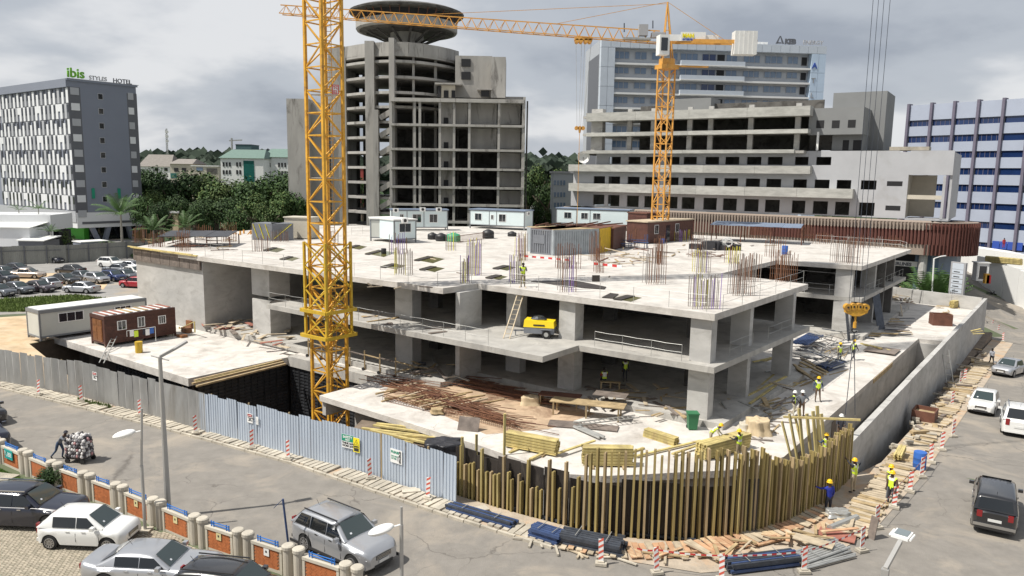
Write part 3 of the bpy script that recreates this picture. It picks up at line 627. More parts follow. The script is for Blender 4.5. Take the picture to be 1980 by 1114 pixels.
stack('timber_stack','stack of yellow formwork beams left of the middle stack on the yard','timber stack',at(1028,872,ZS),-rad(27),3.1,6,5)
stack('timber_stack','square ended stack of yellow beams seen side on behind the tall timbers','timber stack',at(1174,900,ZS),rad(0),2.65,6,6)
stack('timber_stack','small slanting stack of yellow beams between the yard stacks','timber stack',at(1277,852,ZS),-rad(48),2.2,5,3,bearers=0)
stack('timber_stack','large stack of yellow beams with two workers beside it at the yard corner','timber stack',at(1398,876,ZS),rad(34),3.7,8,5)
stack('timber_stack','small bundle of yellow beams lying on the plank walkway by the wall','timber stack',uv(-7.2,46.2,.2),rad(56),1.9,4,2,jit=.2,bearers=1)
stack('timber_stack','bundle of yellow timber at the far end of the podium near the parapet','timber stack',at(1850,594,ZS),rad(40),3.3,6,5)
for i,(x,y,dx) in enumerate(((1440,905,0),)): pass
mb=MB()
def beamset(name,label,cat,rows,mt,wd=.16,h=.08,z=ZS):
    a0=at(rows[0][0],rows[0][1],z); t=thing(name,label,cat,a0)
    for i,(x1,y1,x2,y2) in enumerate(rows):
        m=MB(); lv=z+.05+(i%4)*.07; m.beam(at(x1,y1,lv),at(x2,y2,lv+.02),wd,h); part('beam',m,mt,t)
    return t
beamset('loose_beams','yellow beams laid flat across the yard between the two right stacks','timber',[(1185,886,1245,866),(1230,882,1355,852),(1300,878,1345,862),(1080,876,1150,852),(985,875,1015,862),(1025,888,1050,876)],TIM)
beamset('loose_beams','row of short yellow battens spaced out on the podium under the plate','timber',[(1665+i*8,664+i*1.8,1681+i*8,669+i*1.8) for i in range(6)],TIM,.2,.1)
beamset('loose_beams','splayed heap of long yellow beams between the hoarding and the void under the yard slab','timber',[(690,838,838,852),(700,828,845,846),(722,822,858,842),(716,832,822,856),(735,828,860,836),(700,845,800,856),(740,838,862,848),(728,819,868,834),(760,842,840,860)],TIM,.2,.1,z=-.2)
beamset('loose_beams','yellow timbers propped in the first shaded bay on the right side','timber',[(1440,772,1500,722),(1446,765,1520,728),(1450,780,1500,745),(1456,700,1500,690),(1452,708,1496,692)],TIM,.18,.08,z=ZS+.3)
beamset('loose_beams','long brown timbers lying in the sun right of the third side column','timber',[(1545,706,1590,728),(1548,700,1596,724),(1535,705,1575,735),(1540,712,1580,738),(1550,694,1600,720)],TIM2,.2,.1,z=ZS+.25)
# ================================================================ SURROUNDING BUILDINGS
def flatpart(name,W,s0,z0,s1,z1,o0,o1,mt,t):
    mb=MB(); mb.par(W.pt(s0,z0,o0),W.d*(s1-s0),W.n*(o1-o0),Z*(z1-z0)); return part(name,mb,mt,t)
# ---- hotel
c=atY(131,152.8,163); HT=c.z; hz0=6.2
t=thing('hotel','tall grey and white checkered hotel with a green ground floor at the left edge','building',(c.x,c.y,0))
mb=MB(); mb.par(c+Z*(hz0-HT)-U*42-V*0,U*42,V*14.2,Z*(HT-hz0)); part('body',mb,HOTB,t)
WL=Wallp(c-U*42,U); WR=Wallp(c,V)
mb=MB(); mb.par(WL.pt(0,HT-1.6,.02),U*42,WL.n*.45,Z*1.7); mb.par(WR.pt(-.4,HT-.3,.02),V*14.9,WR.n*.2,Z*.4); part('parapet',mb,HOTB,t)
rows=[(HT-1.6-3.19*k) for k in range(10)]
pmh={}
for nm,mt_ in (('w',HOTW),('l',HOTL),('d',HOTD)):
    for hh in (3.1,1.55):
        mb=MB(); mb.par((0,0,0),(1.0,0,0),(0,-.16,0),(0,0,hh-.04)); pmh[nm,hh]=mb.mesh('facade_panel',[mt_])
ang=math.atan2(U.y,U.x); mb=MB(); mb.par((0,0,0),(.62,0,0),(0,-.05,0),(0,0,1.5)); wmh=mb.mesh('window',[GLASS]); cnt=0
pat='wdlwwdwldw'
for i in range(41):
    s=42-1.03*(i+1)
    for j in range(8):
        if cnt>=296: break
        z=rows[j+1]; a=('w','d','w','d','l','d','w','d')[(i+(1 if j%2 else 0)*3)%8]
        if i%10==4 and j>0:                      # stair column of open loggias
            inst('facade_panel',pmh['w',1.55],t,WL.pt(s,z+(1.55 if j%2 else 0),.02),(0,0,ang)); cnt+=1; continue
        if a=='d':
            inst('window',wmh,t,WL.pt(s+.2,z+1.3,.2),(0,0,ang))
        inst('facade_panel',pmh[a,3.1],t,WL.pt(s,z-(.8 if (i%4==2 and a!='d') else 0),.02),(0,0,ang)); cnt+=1
mb=MB(); mb.par(WL.pt(0,rows[9]+.6,.03),U*41.8,WL.n*.1,Z*2.4); part('lower_band',mb,HOTL,t)
for j in range(9):
    for s0,s1 in ((.3,2.0),(12.3,13.5)):
        z=rows[j+1] if j else rows[1]
        flatpart('facade_panel',WR,s0,rows[j]-1.5,s1,rows[j]-.02,.02,.12,HOTW if j%2 else HOTL,t)
flatpart('corner_strip',WR,-.15,hz0,2.3,HT-1.5,.0,.018,HOTD,t); flatpart('corner_strip',WR,12.1,hz0+.5,14.3,HT-1.7,.0,.018,HOTD,t)
for k in range(8):
    y=187+28.3*k; s,z=WR.px(194+k*1.3,y); f=flatpart('window_frame',WR,s-.55,z-.65,s+.55,z+.65,0,.03,HOTL,t); g=flatpart('pane',WR,s-.45,z-.55,s+.45,z+.55,.03,.05,GLASS,t)
for x in (180,230): s,z=WR.px(x,374); flatpart('banner',WR,s-.3,z-1.1,s+.3,z+1.1,.05,.2,GRP,t)
IB=mat('sign green',(.16,.42,.03),.5,var=0)
s,z=WR.px(136,153); b_=text('ibis',2.7,IB,t,WR.pt(-.2,HT+.45,.1),V,depth=.15,bold=.06,name='sign_lettering'); text('STYLES',1.2,GREYP,t,WR.pt(4.2,HT+.35,.1),V,depth=.1,bold=.02,name='sign_lettering'); text('HOTEL',1.3,HOTD,t,WR.pt(9.2,HT+.25,.1),V,depth=.1,bold=.02,name='sign_lettering')
mb=MB(); mb.par(WR.pt(-.2,HT+.1,.05),V*15,WR.n*.1,Z*.12); part('sign_rail',mb,GREYP,t)
mb=MB(); mb.par(c-U*30+V*2+Z*.4,U*20,V*8,Z*.25); part('roof_canopy',mb,WHD,t)
# base: white storey, green wall, raking legs
mb=MB(); mb.par(c-U*42-V*0+Z*(2.9-HT),U*42,V*14,Z*(hz0-2.92)); part('white_storey',mb,HOTW,t)
flatpart('name_band',WR,1,3.7,12.5,4.2,.02,.08,HOTD,t)
mb=MB(); mb.par(c-U*40+V*3+Z*(-.1-HT),U*36,V*12,Z*3.0); part('green_wall',mb,GREEN,t)
mb=MB(); mb.par(c-U*3.9+V*4+Z*(-.1-HT),U*.5,V*12,Z*2.95); part('dark_glazing',mb,GLASS,t)
for s0,s1 in ((2.0,4.4),(7.6,5.8),(10.2,11.8),(13.7,12.9)):
    mb=MB(); mb.beam(WR.pt(s0,5.9,-.6),WR.pt(s1,-.1,-.6),1.0,.8,up=WR.d); part('raking_leg',mb,HOTB,t)
# low white wing with a sign, in front on the left
t=thing('annex_building','low white flat roofed annex with an open car entrance in front of the hotel','building',atY(60,470,150))
W=Wallp(atY(-60,440,146),Vector((1,.1,0)))
mb=MB(); a=W.px(-60,420); b=W.px(98,432); mb.par(W.pt(a[0],b[1]-1.4,0),W.d*(b[0]-a[0]),-W.n*9,Z*3.0); part('upper_wall',mb,HOTW,t)
mb=MB(); mb.par(W.pt(a[0],-.2,-3),W.d*(b[0]-a[0]),-W.n*5,Z*(b[1]-1.4)); part('dark_opening',mb,DARK,t)
for k in range(3): mb=MB(); mb.par(W.pt(b[0]-.5-k*7,-.2,-.3),W.d*.5,-W.n*.5,Z*(b[1]-1.2)); part('pillar',mb,WHT,t)
s,z=W.px(25,442); flatpart('name_plate',W,s-1.6,z-.25,s+1.6,z+.25,.0,.06,GREYP,t)
def hut(name,label,px,py,z,sx,sy,sz,ang,wall,roofm,ov=.15,wins=(),cat='hut',rise=0,parts=True):
    c=at(px,py,z); t=thing(name,label,cat,c); d=Vector((math.cos(ang),math.sin(ang),0)); e=Vector((-d.y,d.x,0))
    mb=MB(); mb.par(c,d*sx,e*sy,Z*sz); part('wall',mb,wall,t)
    mb=MB(); mb.par(c-d*ov-e*ov+Z*sz,d*(sx+2*ov),e*(sy+2*ov)+Z*rise,Z*.15); part('roof',mb,roofm,t)
    for (side,s0,z0,w_,h_) in wins:
        o,dd,nn=(c,d,-e) if side==0 else (c+d*sx,e,d)
        mb=MB(); mb.par(o+dd*(s0-.06)+Z*(z0-.06),dd*(w_+.12),nn*.03,Z*(h_+.12)); f=part('window_frame',mb,WHT,t)
        mb=MB(); mb.par(o+dd*s0+Z*z0+nn*.03,dd*w_,nn*.015,Z*h_); part('pane',mb,GLASS,f)
    return t
hut('gate_hut','small pale blue grey guard hut with three windows behind the grey sheet fence','%s'%0 and 142,482,0,2.2,6,3.1,rad(-35),HOTB,WHD,wins=((0,.4,.8,.9,1.3),(0,1.5,.8,.5,1.3)),cat='hut') if 0 else None
def hutw(name,label,c,sx,sy,sz,ang,wall,roofm,wins=(),ov=.15,rise=0,cat='hut'):
    x,y=project(c); return hut(name,label,x,y,c.z,sx,sy,sz,ang,wall,roofm,ov,wins,cat,rise)
hutw('gate_hut','pale blue grey guard hut with white window frames behind the grey sheet fence',atY(142,482,136).xy.to_3d()+Z*0,3.2,4.6,2.6,rad(-37),HOTB,WHD,wins=((0,.3,.6,.8,1.4),(0,1.2,.6,.8,1.4),(0,2.2,.6,.7,1.4)))
hutw('white_shed','white shed with a sloping roof behind the fence at the left edge','' or atY(-30,478,142).xy.to_3d(),8.6,6,4.4,rad(0),HOTW,WHD,ov=.4,rise=.8,cat='shed')
hutw('open_shelter','low grey shelter with a pale weathered roof beside the white shed',atY(36,478,140).xy.to_3d(),4.6,5,2.2,rad(0),HOTD,WHD,ov=.3,rise=.5,cat='shelter')
# grey sheet fence round the parking
t=thing('parking_fence','weathered grey sheet fence closing the back of the car park','fence',at(120,510)); gm=sheet_mesh('fence_sheet',1.5,3.0,GALG,6)
pf=[at(-40,514),at(120,509),at(262,500)+Vector((1,2,0))]
for p,u in along(pf,1.5): inst('sheet',gm,t,p+Z*R.uniform(-.05,.05),(0,0,math.atan2(u.y,u.x)))
for p,u in along(pf,3.1): mb=MB(); mb.box(p+Vector((u.y,-u.x,0))*.15,.14,.1,3.0,math.atan2(u.y,u.x)); part('post',mb,HOTD,t)
mb=MB(); 
for a,b in zip(pf,pf[1:]): mb.beam(a+Z*2.2-V*.1,b+Z*2.2-V*.1,.08)
part('rail',mb,HOTD,t)
# ---- abandoned concrete tower
D0=150.
def X(px,D=D0,py=300): return atY(px,py,D).x
def ZZ(py,D=D0,px=850): return atY(px,py,D).z
t=thing('unfinished_tower','abandoned weathered concrete tower with open floors and a round disc on top','building',(X(850),D0,0))
def bxy(name,x0,x1,y0,y1,D,dep,mt,px=None):
    mb=MB(); a=atY(x0,y1,D); b=atY(x1,y1,D); top=atY((x0+x1)/2,y0,D).z; bot=atY((x0+x1)/2,y1,D).z if y1<435 else -1
    mb.par((a.x,D,bot),(b.x-a.x,0,0),(0,dep,0),(0,0,top-bot)); return part(name,mb,mt,t)
fl=[195.5,242.5,290,327,363,397,430]; vx=[757,802,812,850,877,906,962,1008]
for k,y in enumerate(fl):
    bxy('floor_slab',755,1013,y-(5 if k==0 else 2.4),y+2.2,D0,16,CONO)
for x in vx:
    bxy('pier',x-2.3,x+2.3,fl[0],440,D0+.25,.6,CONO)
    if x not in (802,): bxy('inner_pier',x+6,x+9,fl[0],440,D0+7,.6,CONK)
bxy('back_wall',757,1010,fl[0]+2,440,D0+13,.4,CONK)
for i,k in ((6,0),(6,1),(6,2),(5,1),(3,0),(3,1),(3,2),(3,3),(3,4),(4,0),(5,0),(6,3),(6,4)):
    x0,x1=vx[i],vx[i+1]; 
    f=bxy('infill_wall',x0+3,x1-2,fl[k]+(6 if i>4 else 2),fl[k+1]-2,D0+(3.5 if i>3 else 2.2),.25,CONO)
    if i==3: bxy('door_opening',x0+8,x0+17,fl[k+1]-15,fl[k+1]-2,D0+2.1,.08,DARK)
bxy('gable_wall',1008,1012,fl[0]-8,440,D0+.2,16,CONO)
bxy('stair_wall',962,1012,187,194,D0+5,.4,CONO)
# high rear tower with a curved front
arcp=[(672,158.5),(694,155.8),(716,153.8),(740,152.5),(764,151.8),(790,152.2),(818,153.6),(845,156),(868,159),(884,162)]
tops=[81,115.5,146,176,204]+[204+29.5*k for k in range(1,9)]
for k,y in enumerate(tops):
    z=atY(762,y,152).z; mb=MB()
    if k<5: poly=[(X(px,D),D) for px,D in arcp]+[(X(884,172),172),(X(672,172),172)]
    else: poly=[(X(px,D),D) for px,D in arcp[:5]]+[(X(764,170),170),(X(672,170),170)]
    th=3.0 if k==0 else .5
    if k==0:
        mb=MB(); 
        for (a,Da),(b,Db) in zip(arcp,arcp[1:]): mb.beam(Vector((X(a,Da),Da+.3,z-1.1)),Vector((X(b,Db),Db+.3,z-1.1)),.5,2.2)
        mb.prism(poly,z-2.6,z-2.0)
    else: mb.prism(poly,z-th,z)
    part('floor_slab',mb,CONO,t)
for (x0,x1,y0,D,dep) in ((657,673,90,160,12),(640,658,92,162,12),(709,726,79,152.5,5),(754,764,73,151,3.5),(723,733,212,151.5,1.5),(798,802,98,153.6,.6),(839,844,105,157,.6)):
    bxy('pier',x0,x1,y0,440,D,dep,CONO if x0!=798 else CONO)
bxy('side_wall',560,602,191,440,160,14,CONO); bxy('side_wall',600,642,200,440,162,6,CONO)
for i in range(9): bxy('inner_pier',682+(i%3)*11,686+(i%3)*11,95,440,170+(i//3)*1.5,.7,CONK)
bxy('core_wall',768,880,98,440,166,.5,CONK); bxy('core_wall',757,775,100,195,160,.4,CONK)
for k in range(8):                               # the outer stair flights
    y0=223+k*34.5
    if y0<400:
        mb=MB(); mb.beam(atY(736,y0+6,153),atY(756,y0-6,153),2.0,1.0); part('stair_flight',mb,CONO,t); bxy('stair_landing',729,740,y0+5,y0+9,153,4,CONO)
# right blocks
bxy('lift_block',880,951,108,189,156,10,CONO); bxy('lift_block',949,977,110,189,153,9,CONO)
bxy('canopy_slab',841,893,160,163,152,6,CONO); bxy('canopy_slab',922,952,171,173.5,152.5,4,CONO)
bxy('infill_wall',853,880,165,189,153,.4,CREAM)
for x,y,x2,y2 in ((892,114,910,129),(892,139,910,154),(858,175,867,189),(846,166,853,188),(930,175,946,187),(873,175,880,189)): bxy('window_opening',x,x2,y,y2,155.8 if y<160 else 152.8,.15,DARK)
for x0 in range(802,848,12): bxy('infill_wall',x0,x0+10,78,96,158,.3,CONK) if 0 else None
# disc
cx,cy=X(788,165),165.; zd=lambda y:atY(788,y,165).z
def lath(name,prof,mt,n=40):
    mb=MB(); mb.smooth=False; mb.lathe(prof,(cx,cy,0),n); return part(name,mb,mt,t)
lath('disc_stem',[(3.5,zd(98)),(3.4,zd(60))],CONO)
lath('disc_underside',[(3.3,zd(66)),(8.5,zd(65.5)),(10.2,zd(63.5))],CONK); lath('disc_floor',[(10.25,zd(64)),(10.45,zd(61)),(10.45,zd(48)),(10.1,zd(47))],CONO)
lath('disc_glazing_band',[(9.6,zd(47.5)),(9.9,zd(33))],DARK)
lath('disc_roof',[(9.9,zd(33.5)),(11.7,zd(31)),(11.8,zd(27.5)),(10.6,zd(23)),(6,zd(20)),(.5,zd(19))],CONK)
mb=MB()
for k in range(36):
    a=2*PI*k/36; mb=MB(); mb.beam((cx+10*math.cos(a),cy+10*math.sin(a),zd(47)),(cx+10.9*math.cos(a),cy+10.9*math.sin(a),zd(31)),.15); part('mullion',mb,RUSTB,t)
for k in range(14):
    a=2*PI*k/14; mb=MB(); mb.beam((cx+3.2*math.cos(a),cy+3.2*math.sin(a),zd(86)),(cx+8.4*math.cos(a),cy+8.0*math.sin(a),zd(66.5)),.4,.3); part('strut',mb,CONK,t)
# ---- pale glass office tower with roof sign
W=Wallp(atY(1163,75,176),atY(1599,89,181)-atY(1163,75,176))
t=thing('office_tower','long pale blue office tower with a roof sign behind the grey unfinished block','building',W.pt(25,0))
q=lambda x,y:(1140+x*.2525,40+y*.2525)
L_=W.px(1599,89)[0]; top=W.px(1163,75)[1]
OFW=mat('office wall grey',(.40,.42,.45),.7,var=.03); OFP=mat('office cladding',(.55,.60,.66),.35,var=.05,scale=.6); OFPR=mat('pale sky cladding',(.50,.61,.74),.25,var=.05,scale=.6)
mb=MB(); mb.par(W.pt(0,-1,-1.6),W.d*L_,-W.n*17,Z*(top+1)); part('body',mb,OFW,t)
sL=W.px(*q(195,300))[0]; sR=W.px(*q(1700,300))[0]; zr=W.px(*q(200,205))[1]
pm1={}
def clad(s0,s1,z0,z1,mt,ns,nz,nm='cladding_panel'):
    w_=(s1-s0)/ns; h_=(z1-z0)/nz; key=(round(w_,3),round(h_,3),mt.name)
    if key not in pm1: m=MB(); m.par((.03,0,.03),(w_-.06,0,0),(0,-1.6,0),(0,0,h_-.06)); pm1[key]=m.mesh(nm,[mt])
    for i in range(ns):
        for j in range(nz): inst(nm,pm1[key],t,W.pt(s0+w_*i,z0+h_*j,-1.55),(0,0,math.atan2(W.d.y,W.d.x)))
clad(0,sL,6,zr,OFP,2,9); clad(sR,L_,6,zr,OFPR,2,9); clad(0,L_,zr,top,OFP,24,1)
wins=[(200,315,0),(360,450,0),(490,550,0),(640,690,0),(710,845,0),(880,985,1),(993,1055,2),(1066,1150,0),(1200,1325,0),(1365,1500,0),(1540,1620,0),(1645,1690,2)]
zrow=[W.px(*q(250,226+114.5*k))[1] for k in range(9)]; dzr=zrow[0]-zrow[1]
for k in range(7):
    zt=zrow[k]
    for x0,x1,kd in wins:
        s0=W.px(*q(x0,300))[0]; s1=W.px(*q(x1,300))[0]; h_=1.65 if kd<2 else 2.0
        f=flatpart('window',W,s0,zt-h_,s1,zt,-1.6,-1.5,GREYP,t); n_=max(1,round((s1-s0)/1.3)); w_=(s1-s0)/n_
        for i in range(n_):
            mb=MB(); mb.par(W.pt(s0+w_*i+.07,zt-h_+.08,-1.5),W.d*(w_-.14),W.n*.03,Z*(h_-.16)); o=part('pane',mb,GLASSW if kd==0 else (GLASSB if kd==1 else DARK),f)
    flatpart('ledge',W,sL,zt-3.05,sR,zt-2.65,-1.6,-.05,WHT,t)
    s0,s1=[W.px(*q(x,300))[0] for x in (700,1190)]; flatpart('balcony',W,s0,zt-2.64,s1,zt-1.75,-1.0,.35,OFP,t); flatpart('balcony_slab',W,s0,zt-2.9,s1,zt-2.66,-1.55,.4,WHT,t)
    flatpart('soffit_shade_strip',W,sL,zt-3.5,sR,zt-3.06,-1.6,-1.2,GREYP,t)  # solid grey strip standing in for the shade below each ledge
mb=MB(); mb.par(W.pt(-.05,6,-2),W.n*-12,W.d*.06,Z*(top-9)); part('side_louvres',mb,HOTD,t)
s=W.px(1505,80)[0]; 
mb=MB(); a=W.pt(s-.2,top+.35,-1); mb.add([a,a+W.d*.5,a+W.d*1.1+Z*1.65,a+W.d*.9+Z*1.75],[(0,1,2,3)]); mb.add([a+W.d*.95+Z*1.75,a+W.d*1.2+Z*1.75,a+W.d*2.1,a+W.d*1.55],[(0,1,2,3)]); mb.add([a+W.d*.1+Z*.05,a+W.d*1.5+Z*.05,a+W.d*1.3+Z*.38,a+W.d*.5+Z*.38],[(0,1,2,3)]); part('sign_letter',mb,HOTD,t)
text('KEB',1.5,HOTD,t,W.pt(s+2.0,top+.4,-1),W.d,depth=.1,bold=.12,name='sign_lettering'); text('ENERGY',1.3,GREYP,t,W.pt(s+6.3,top+.4,-1),W.d,depth=.1,bold=.02,name='sign_lettering')
for k,ch in enumerate('ATLANTIC'): text(ch,1.7,BLUEP if k==0 else GREYP,t,W.pt(L_-3.2,zr-3.2-3.3*k,.1),W.d,depth=.05,bold=.05 if k==0 else 0,name='sign_lettering')
for x in (1473,1481,1489): mb=MB(); mb.box(W.pt(W.px(x,85)[0],top,-3),1.1,1,.9); part('roof_unit',mb,WHT,t)
s=W.px(1330,80)[0]
# ---- grey building under construction with rows of black openings
W=Wallp(atY(1105,330,143),Vector((.84,-.545,0)))
t=thing('unfinished_block','big pale grey unfinished building with long balcony bands and black window openings','building',W.pt(30,0))
sE=W.px(1840,360)[0]; zt=W.px(1840,291)[1]; zb=W.px(1840,424)[1]
s1_,z1_=W.px(1130,331); 
SG=atan=math.atan2(W.d.y,W.d.x)
# main wall (openings are real holes: piers and bands)
rowsy=[(768,803),(865,903),(957,1012)]       # crop y of the openings near x=1213
opx0=[250,323,417,503,605,688,795,892,998,1100]
wz=[]
for y0,y1 in rowsy: wz.append((W.px(1213,y0*.395)[1],W.px(1213,y1*.395)[1]))
ops=[W.px(1050+x*.395,310)[0] for x in opx0]
opx_r=[(80,135),(175,235)]
sops=[(s,s+2.3) for s in ops]
for x0,x1 in ((1535,1561),(1576,1605),(1619,1647),(1666,1696)):
    a=W.px(x0,340)[0]; b=W.px(x1,340)[0]; sops.append((a,b))
sops=sorted(sops); clean=[]
for a,b in sops:
    if clean and a<clean[-1][1]+.6: continue
    clean.append((a,b))
s00=W.px(1105,340)[0]
def wallband(z0,z1,sA,sB,openings,zo0,zo1,nm='wall'):
    mb=MB(); 
    mb.par(W.pt(sA,z0,0),W.d*(sB-sA),-W.n*.3,Z*(zo0-z0)); mb.par(W.pt(sA,zo1,0),W.d*(sB-sA),-W.n*.3,Z*(z1-zo1))
    c=sA
    for a,b in openings+[(sB,sB)]:
        if a-c>.02: mb.par(W.pt(c,zo0,0),W.d*(a-c),-W.n*.3,Z*(zo1-zo0))
        c=b
    part(nm,mb,GREYW,t)
zl=[zb]+[None]*3
h0=[(zb,wz[2][1],wz[2][0],(wz[2][0]+wz[1][1])/2)]
z2=(wz[1][1]+wz[2][0])/2; z3=(wz[0][1]+wz[1][0])/2; 
wallband(zb-.2,z2,s00,sE-7,clean,wz[2][1],wz[2][0]); wallband(z2,z3,s00+.4,sE-7,clean,wz[1][1],wz[1][0]); wallband(z3,zt-(0),s00+5,sE-7,[c_ for c_ in clean if c_[0]>s00+6 and c_[0]<W.px(1600,300)[0]],wz[0][1],wz[0][0])
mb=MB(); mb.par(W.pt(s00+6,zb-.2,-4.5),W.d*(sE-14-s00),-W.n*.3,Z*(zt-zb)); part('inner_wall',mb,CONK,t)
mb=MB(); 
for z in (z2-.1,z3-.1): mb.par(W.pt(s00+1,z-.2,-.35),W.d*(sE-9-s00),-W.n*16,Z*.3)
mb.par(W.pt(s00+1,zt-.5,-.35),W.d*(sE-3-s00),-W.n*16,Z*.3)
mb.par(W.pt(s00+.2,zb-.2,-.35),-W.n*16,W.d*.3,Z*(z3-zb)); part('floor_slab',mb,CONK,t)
# small slots and loggia at the right end
W2s=W.px(1757,340)[0]
for (x0,x1,y) in ((1715,1745,355),(1712,1741,402)):
    a=W.px(x0,y)[0]; b=W.px(x1,y)[0]; z=W.px(x0,y)[1]; flatpart('slot_window',W,a,z-.35,b,z+.35,-.02,.012,DARK,t)
lz=W.px(1757,338)[1]; le=W.px(1830,340)[0]; lm=W.px(1757,381)[1]
mb=MB(); mb.par(W.pt(sE-7.01,zb-.2,0),W.d*(W2s-sE+7),-W.n*.3,Z*(zt-zb)); mb.par(W.pt(W2s-.01,lz,0),W.d*(sE-W2s),-W.n*.3,Z*(zt-lz)); mb.par(W.pt(le-.35,zb-.2,0),W.d*(.35),-W.n*.3,Z*(lz-zb+.1)); mb.par(W.pt(W2s,zb-.4,0),W.d*(sE-W2s),-W.n*5,Z*.3); part('end_wall',mb,GREYW,t)
mb=MB(); mb.par(W.pt(W2s,zb,-5),W.d*(le-W2s-1.5),-W.n*.3,Z*(lz-zb)); mb.par(W.pt(W2s-.3,zb,-.3),W.d*.3,-W.n*4.7,Z*(lz-zb)); part('loggia_wall',mb,CREAM,t)
flatpart('loggia_beam',W,W2s,lm-.3,le-.3,lm+.3,-.6,-.1,CREAM,t)
mb=MB(); mb.par(W.pt(sE-.3,zb-.2,-.3),-W.n*16,W.d*.3,Z*(zt-zb)); part('return_wall',mb,GREYW,t)
# projecting balcony bands
def band(xa,ya0,ya1,xb,proj,mt,nm='balcony_band'):
    a,z0=W.px(xa,ya1); _,z1=W.px(xa,ya0); 
    Wq=Wallp(W.pt(0,0,proj),W.d); a,z0=Wq.px(xa,ya1); _,z1=Wq.px(xa,ya0); b=Wq.px(xb,(ya0+ya1)/2)[0]
    n=max(1,int((b-a)/8)); l=(b-a)/n
    for i in range(n):
        mb=MB(); mb.par(Wq.pt(a+l*i,z0,0),Wq.d*(l-.03),-Wq.n*(proj-.02),Z*(z1-z0)); part(nm,mb,mt,t)
    return a,b,z0,z1
BND=mat('board marked band',(.40,.395,.365),.85,var=.2,scale=.6,streak=.3)
band(1099,318,331,1567,1.6,BND); band(1099,354,369,1650,1.6,BND)
band(1133,291,297,1536,2.2,BND,'slab_edge'); band(1133,257,264,1562,2.4,BND,'slab_edge'); 
a,b,z0,z1=band(1133,219,235,1566,2.6,BND,'roof_edge')
Wt=Wallp(W.pt(0,0,2.2),W.d)
mb=MB(); 
zc1=W.px(1133,294)[1]
for z in (zc1-.35,W.px(1133,261)[1]-.3,W.px(1133,228)[1]-.3): mb.par(W.pt(W.px(1136,290)[0],z,2.0),W.d*(W.px(1560,290)[0]-W.px(1136,290)[0]),-W.n*15,Z*.4)
part('upper_slab',mb,CON,t)
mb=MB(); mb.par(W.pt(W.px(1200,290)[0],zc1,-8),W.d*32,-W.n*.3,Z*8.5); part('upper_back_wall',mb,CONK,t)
mb=MB(); mb.par(W.pt(W.px(1146,290)[0],zc1,.8),W.d*2.2,-W.n*1.2,Z*7.5); part('corner_wall',mb,CONW,t)
for x in (1215,1260,1330,1370,1447,1537):
    s=W.px(x,270)[0]; mb=MB(); mb.par(W.pt(s,zc1,.6),W.d*.8,-W.n*.5,Z*7.3); part('pillar',mb,CONW,t)
# dark grey roof storeys on the right
Wd=Wallp(W.pt(0,0,1.2),W.d)
def blk(name,xa,xb,y0,y1,o,dep,mt):
    Wq=Wallp(W.pt(0,0,o),W.d); a,z1=Wq.px(xa,y0); b=Wq.px(xb,y0)[0]; z0=Wq.px(xa,y1)[1]; mb=MB(); mb.par(Wq.pt(a,z0,0),Wq.d*(b-a),-Wq.n*dep,Z*(z1-z0)); return part(name,mb,mt,t)
blk('dark_storey',1566,1672,210,261,.4,9,GREYD); blk('dark_storey',1610,1670,261,291,-1,7,GREYD); blk('dark_tower',1612,1716,180,291,-6,9,GREYD)
for x0,x1,y0,y1 in ((1579,1594,233,248),(1609,1624,233,248),(1640,1655,232,247)): blk('window_opening',x0,x1,y0,y1,.42,.1,DARK)
for x0,x1,y0,y1 in ((1630,1642,271,291),(1650,1667,271,291)): blk('window_opening',x0,x1,y0,y1,-.98,.1,DARK)
blk('open_bay',1566,1612,263,291,-3,.2,CONK); blk('raking_board',1580,1584,255,291,.5,.3,WHT)
blk('plant_room',1298,1375,192,218,-6,5,GREYD); blk('roof_rubble',1720,1797,284,291,-3,3,KERB)
# curved finned canopy in front
cz1=at(1600,423,0); Yc=117.
Wc=Wallp(W.pt(0,0,5.5),W.d); cA=Wc.px(1092,398)[0]; cB=Wc.px(1835,428)[0]; 
z_t=Wc.px(1600,423)[1]; z_m=Wc.px(1600,437)[1]; z_m2=Wc.px(1600,463)[1]; z_b=Wc.px(1600,482)[1]
tc_=thing('finned_canopy','long curved canopy of beige and rust red fins wrapping the unfinished block','canopy',Wc.pt(30,0))
pts=[Wc.pt(cA,0,-9),Wc.pt(cA-3,0,-5),Wc.pt(cA-1,0,-1.5),Wc.pt(cA+2,0,0),Wc.pt(cB-2,0,0)]
r_=5.5; ccn=Wc.pt(cB-2,0,-r_)
for k in range(1,10):
    a=PI/2*k/9*1.25; pts.append(ccn+Wc.d*(r_*math.sin(a))+Wc.n*(r_*math.cos(a)))
fb_=MB(); fb_.par((0,-.12,0),(.2,0,0),(0,.2,0),(0,0,z_t-z_m)); f1=fb_.mesh('fin',[FINB]); fb_=MB(); fb_.par((0,-.12,0),(.2,0,0),(0,.16,0),(0,0,z_m-z_m2)); f2=fb_.mesh('fin',[FINR]); f2b=fb_.mesh('fin',[FINB])
fb_=MB(); fb_.par((0,-.12,0),(.2,0,0),(0,.3,0),(0,0,z_m2-z_b)); f3=fb_.mesh('fin',[FINB]); fb_=MB(); fb_.par((0,-.14,0),(.14,0,0),(0,.16,0),(0,0,z_t-z_b)); f4=fb_.mesh('fin',[FINR])
mb=MB(); mbb=MB()
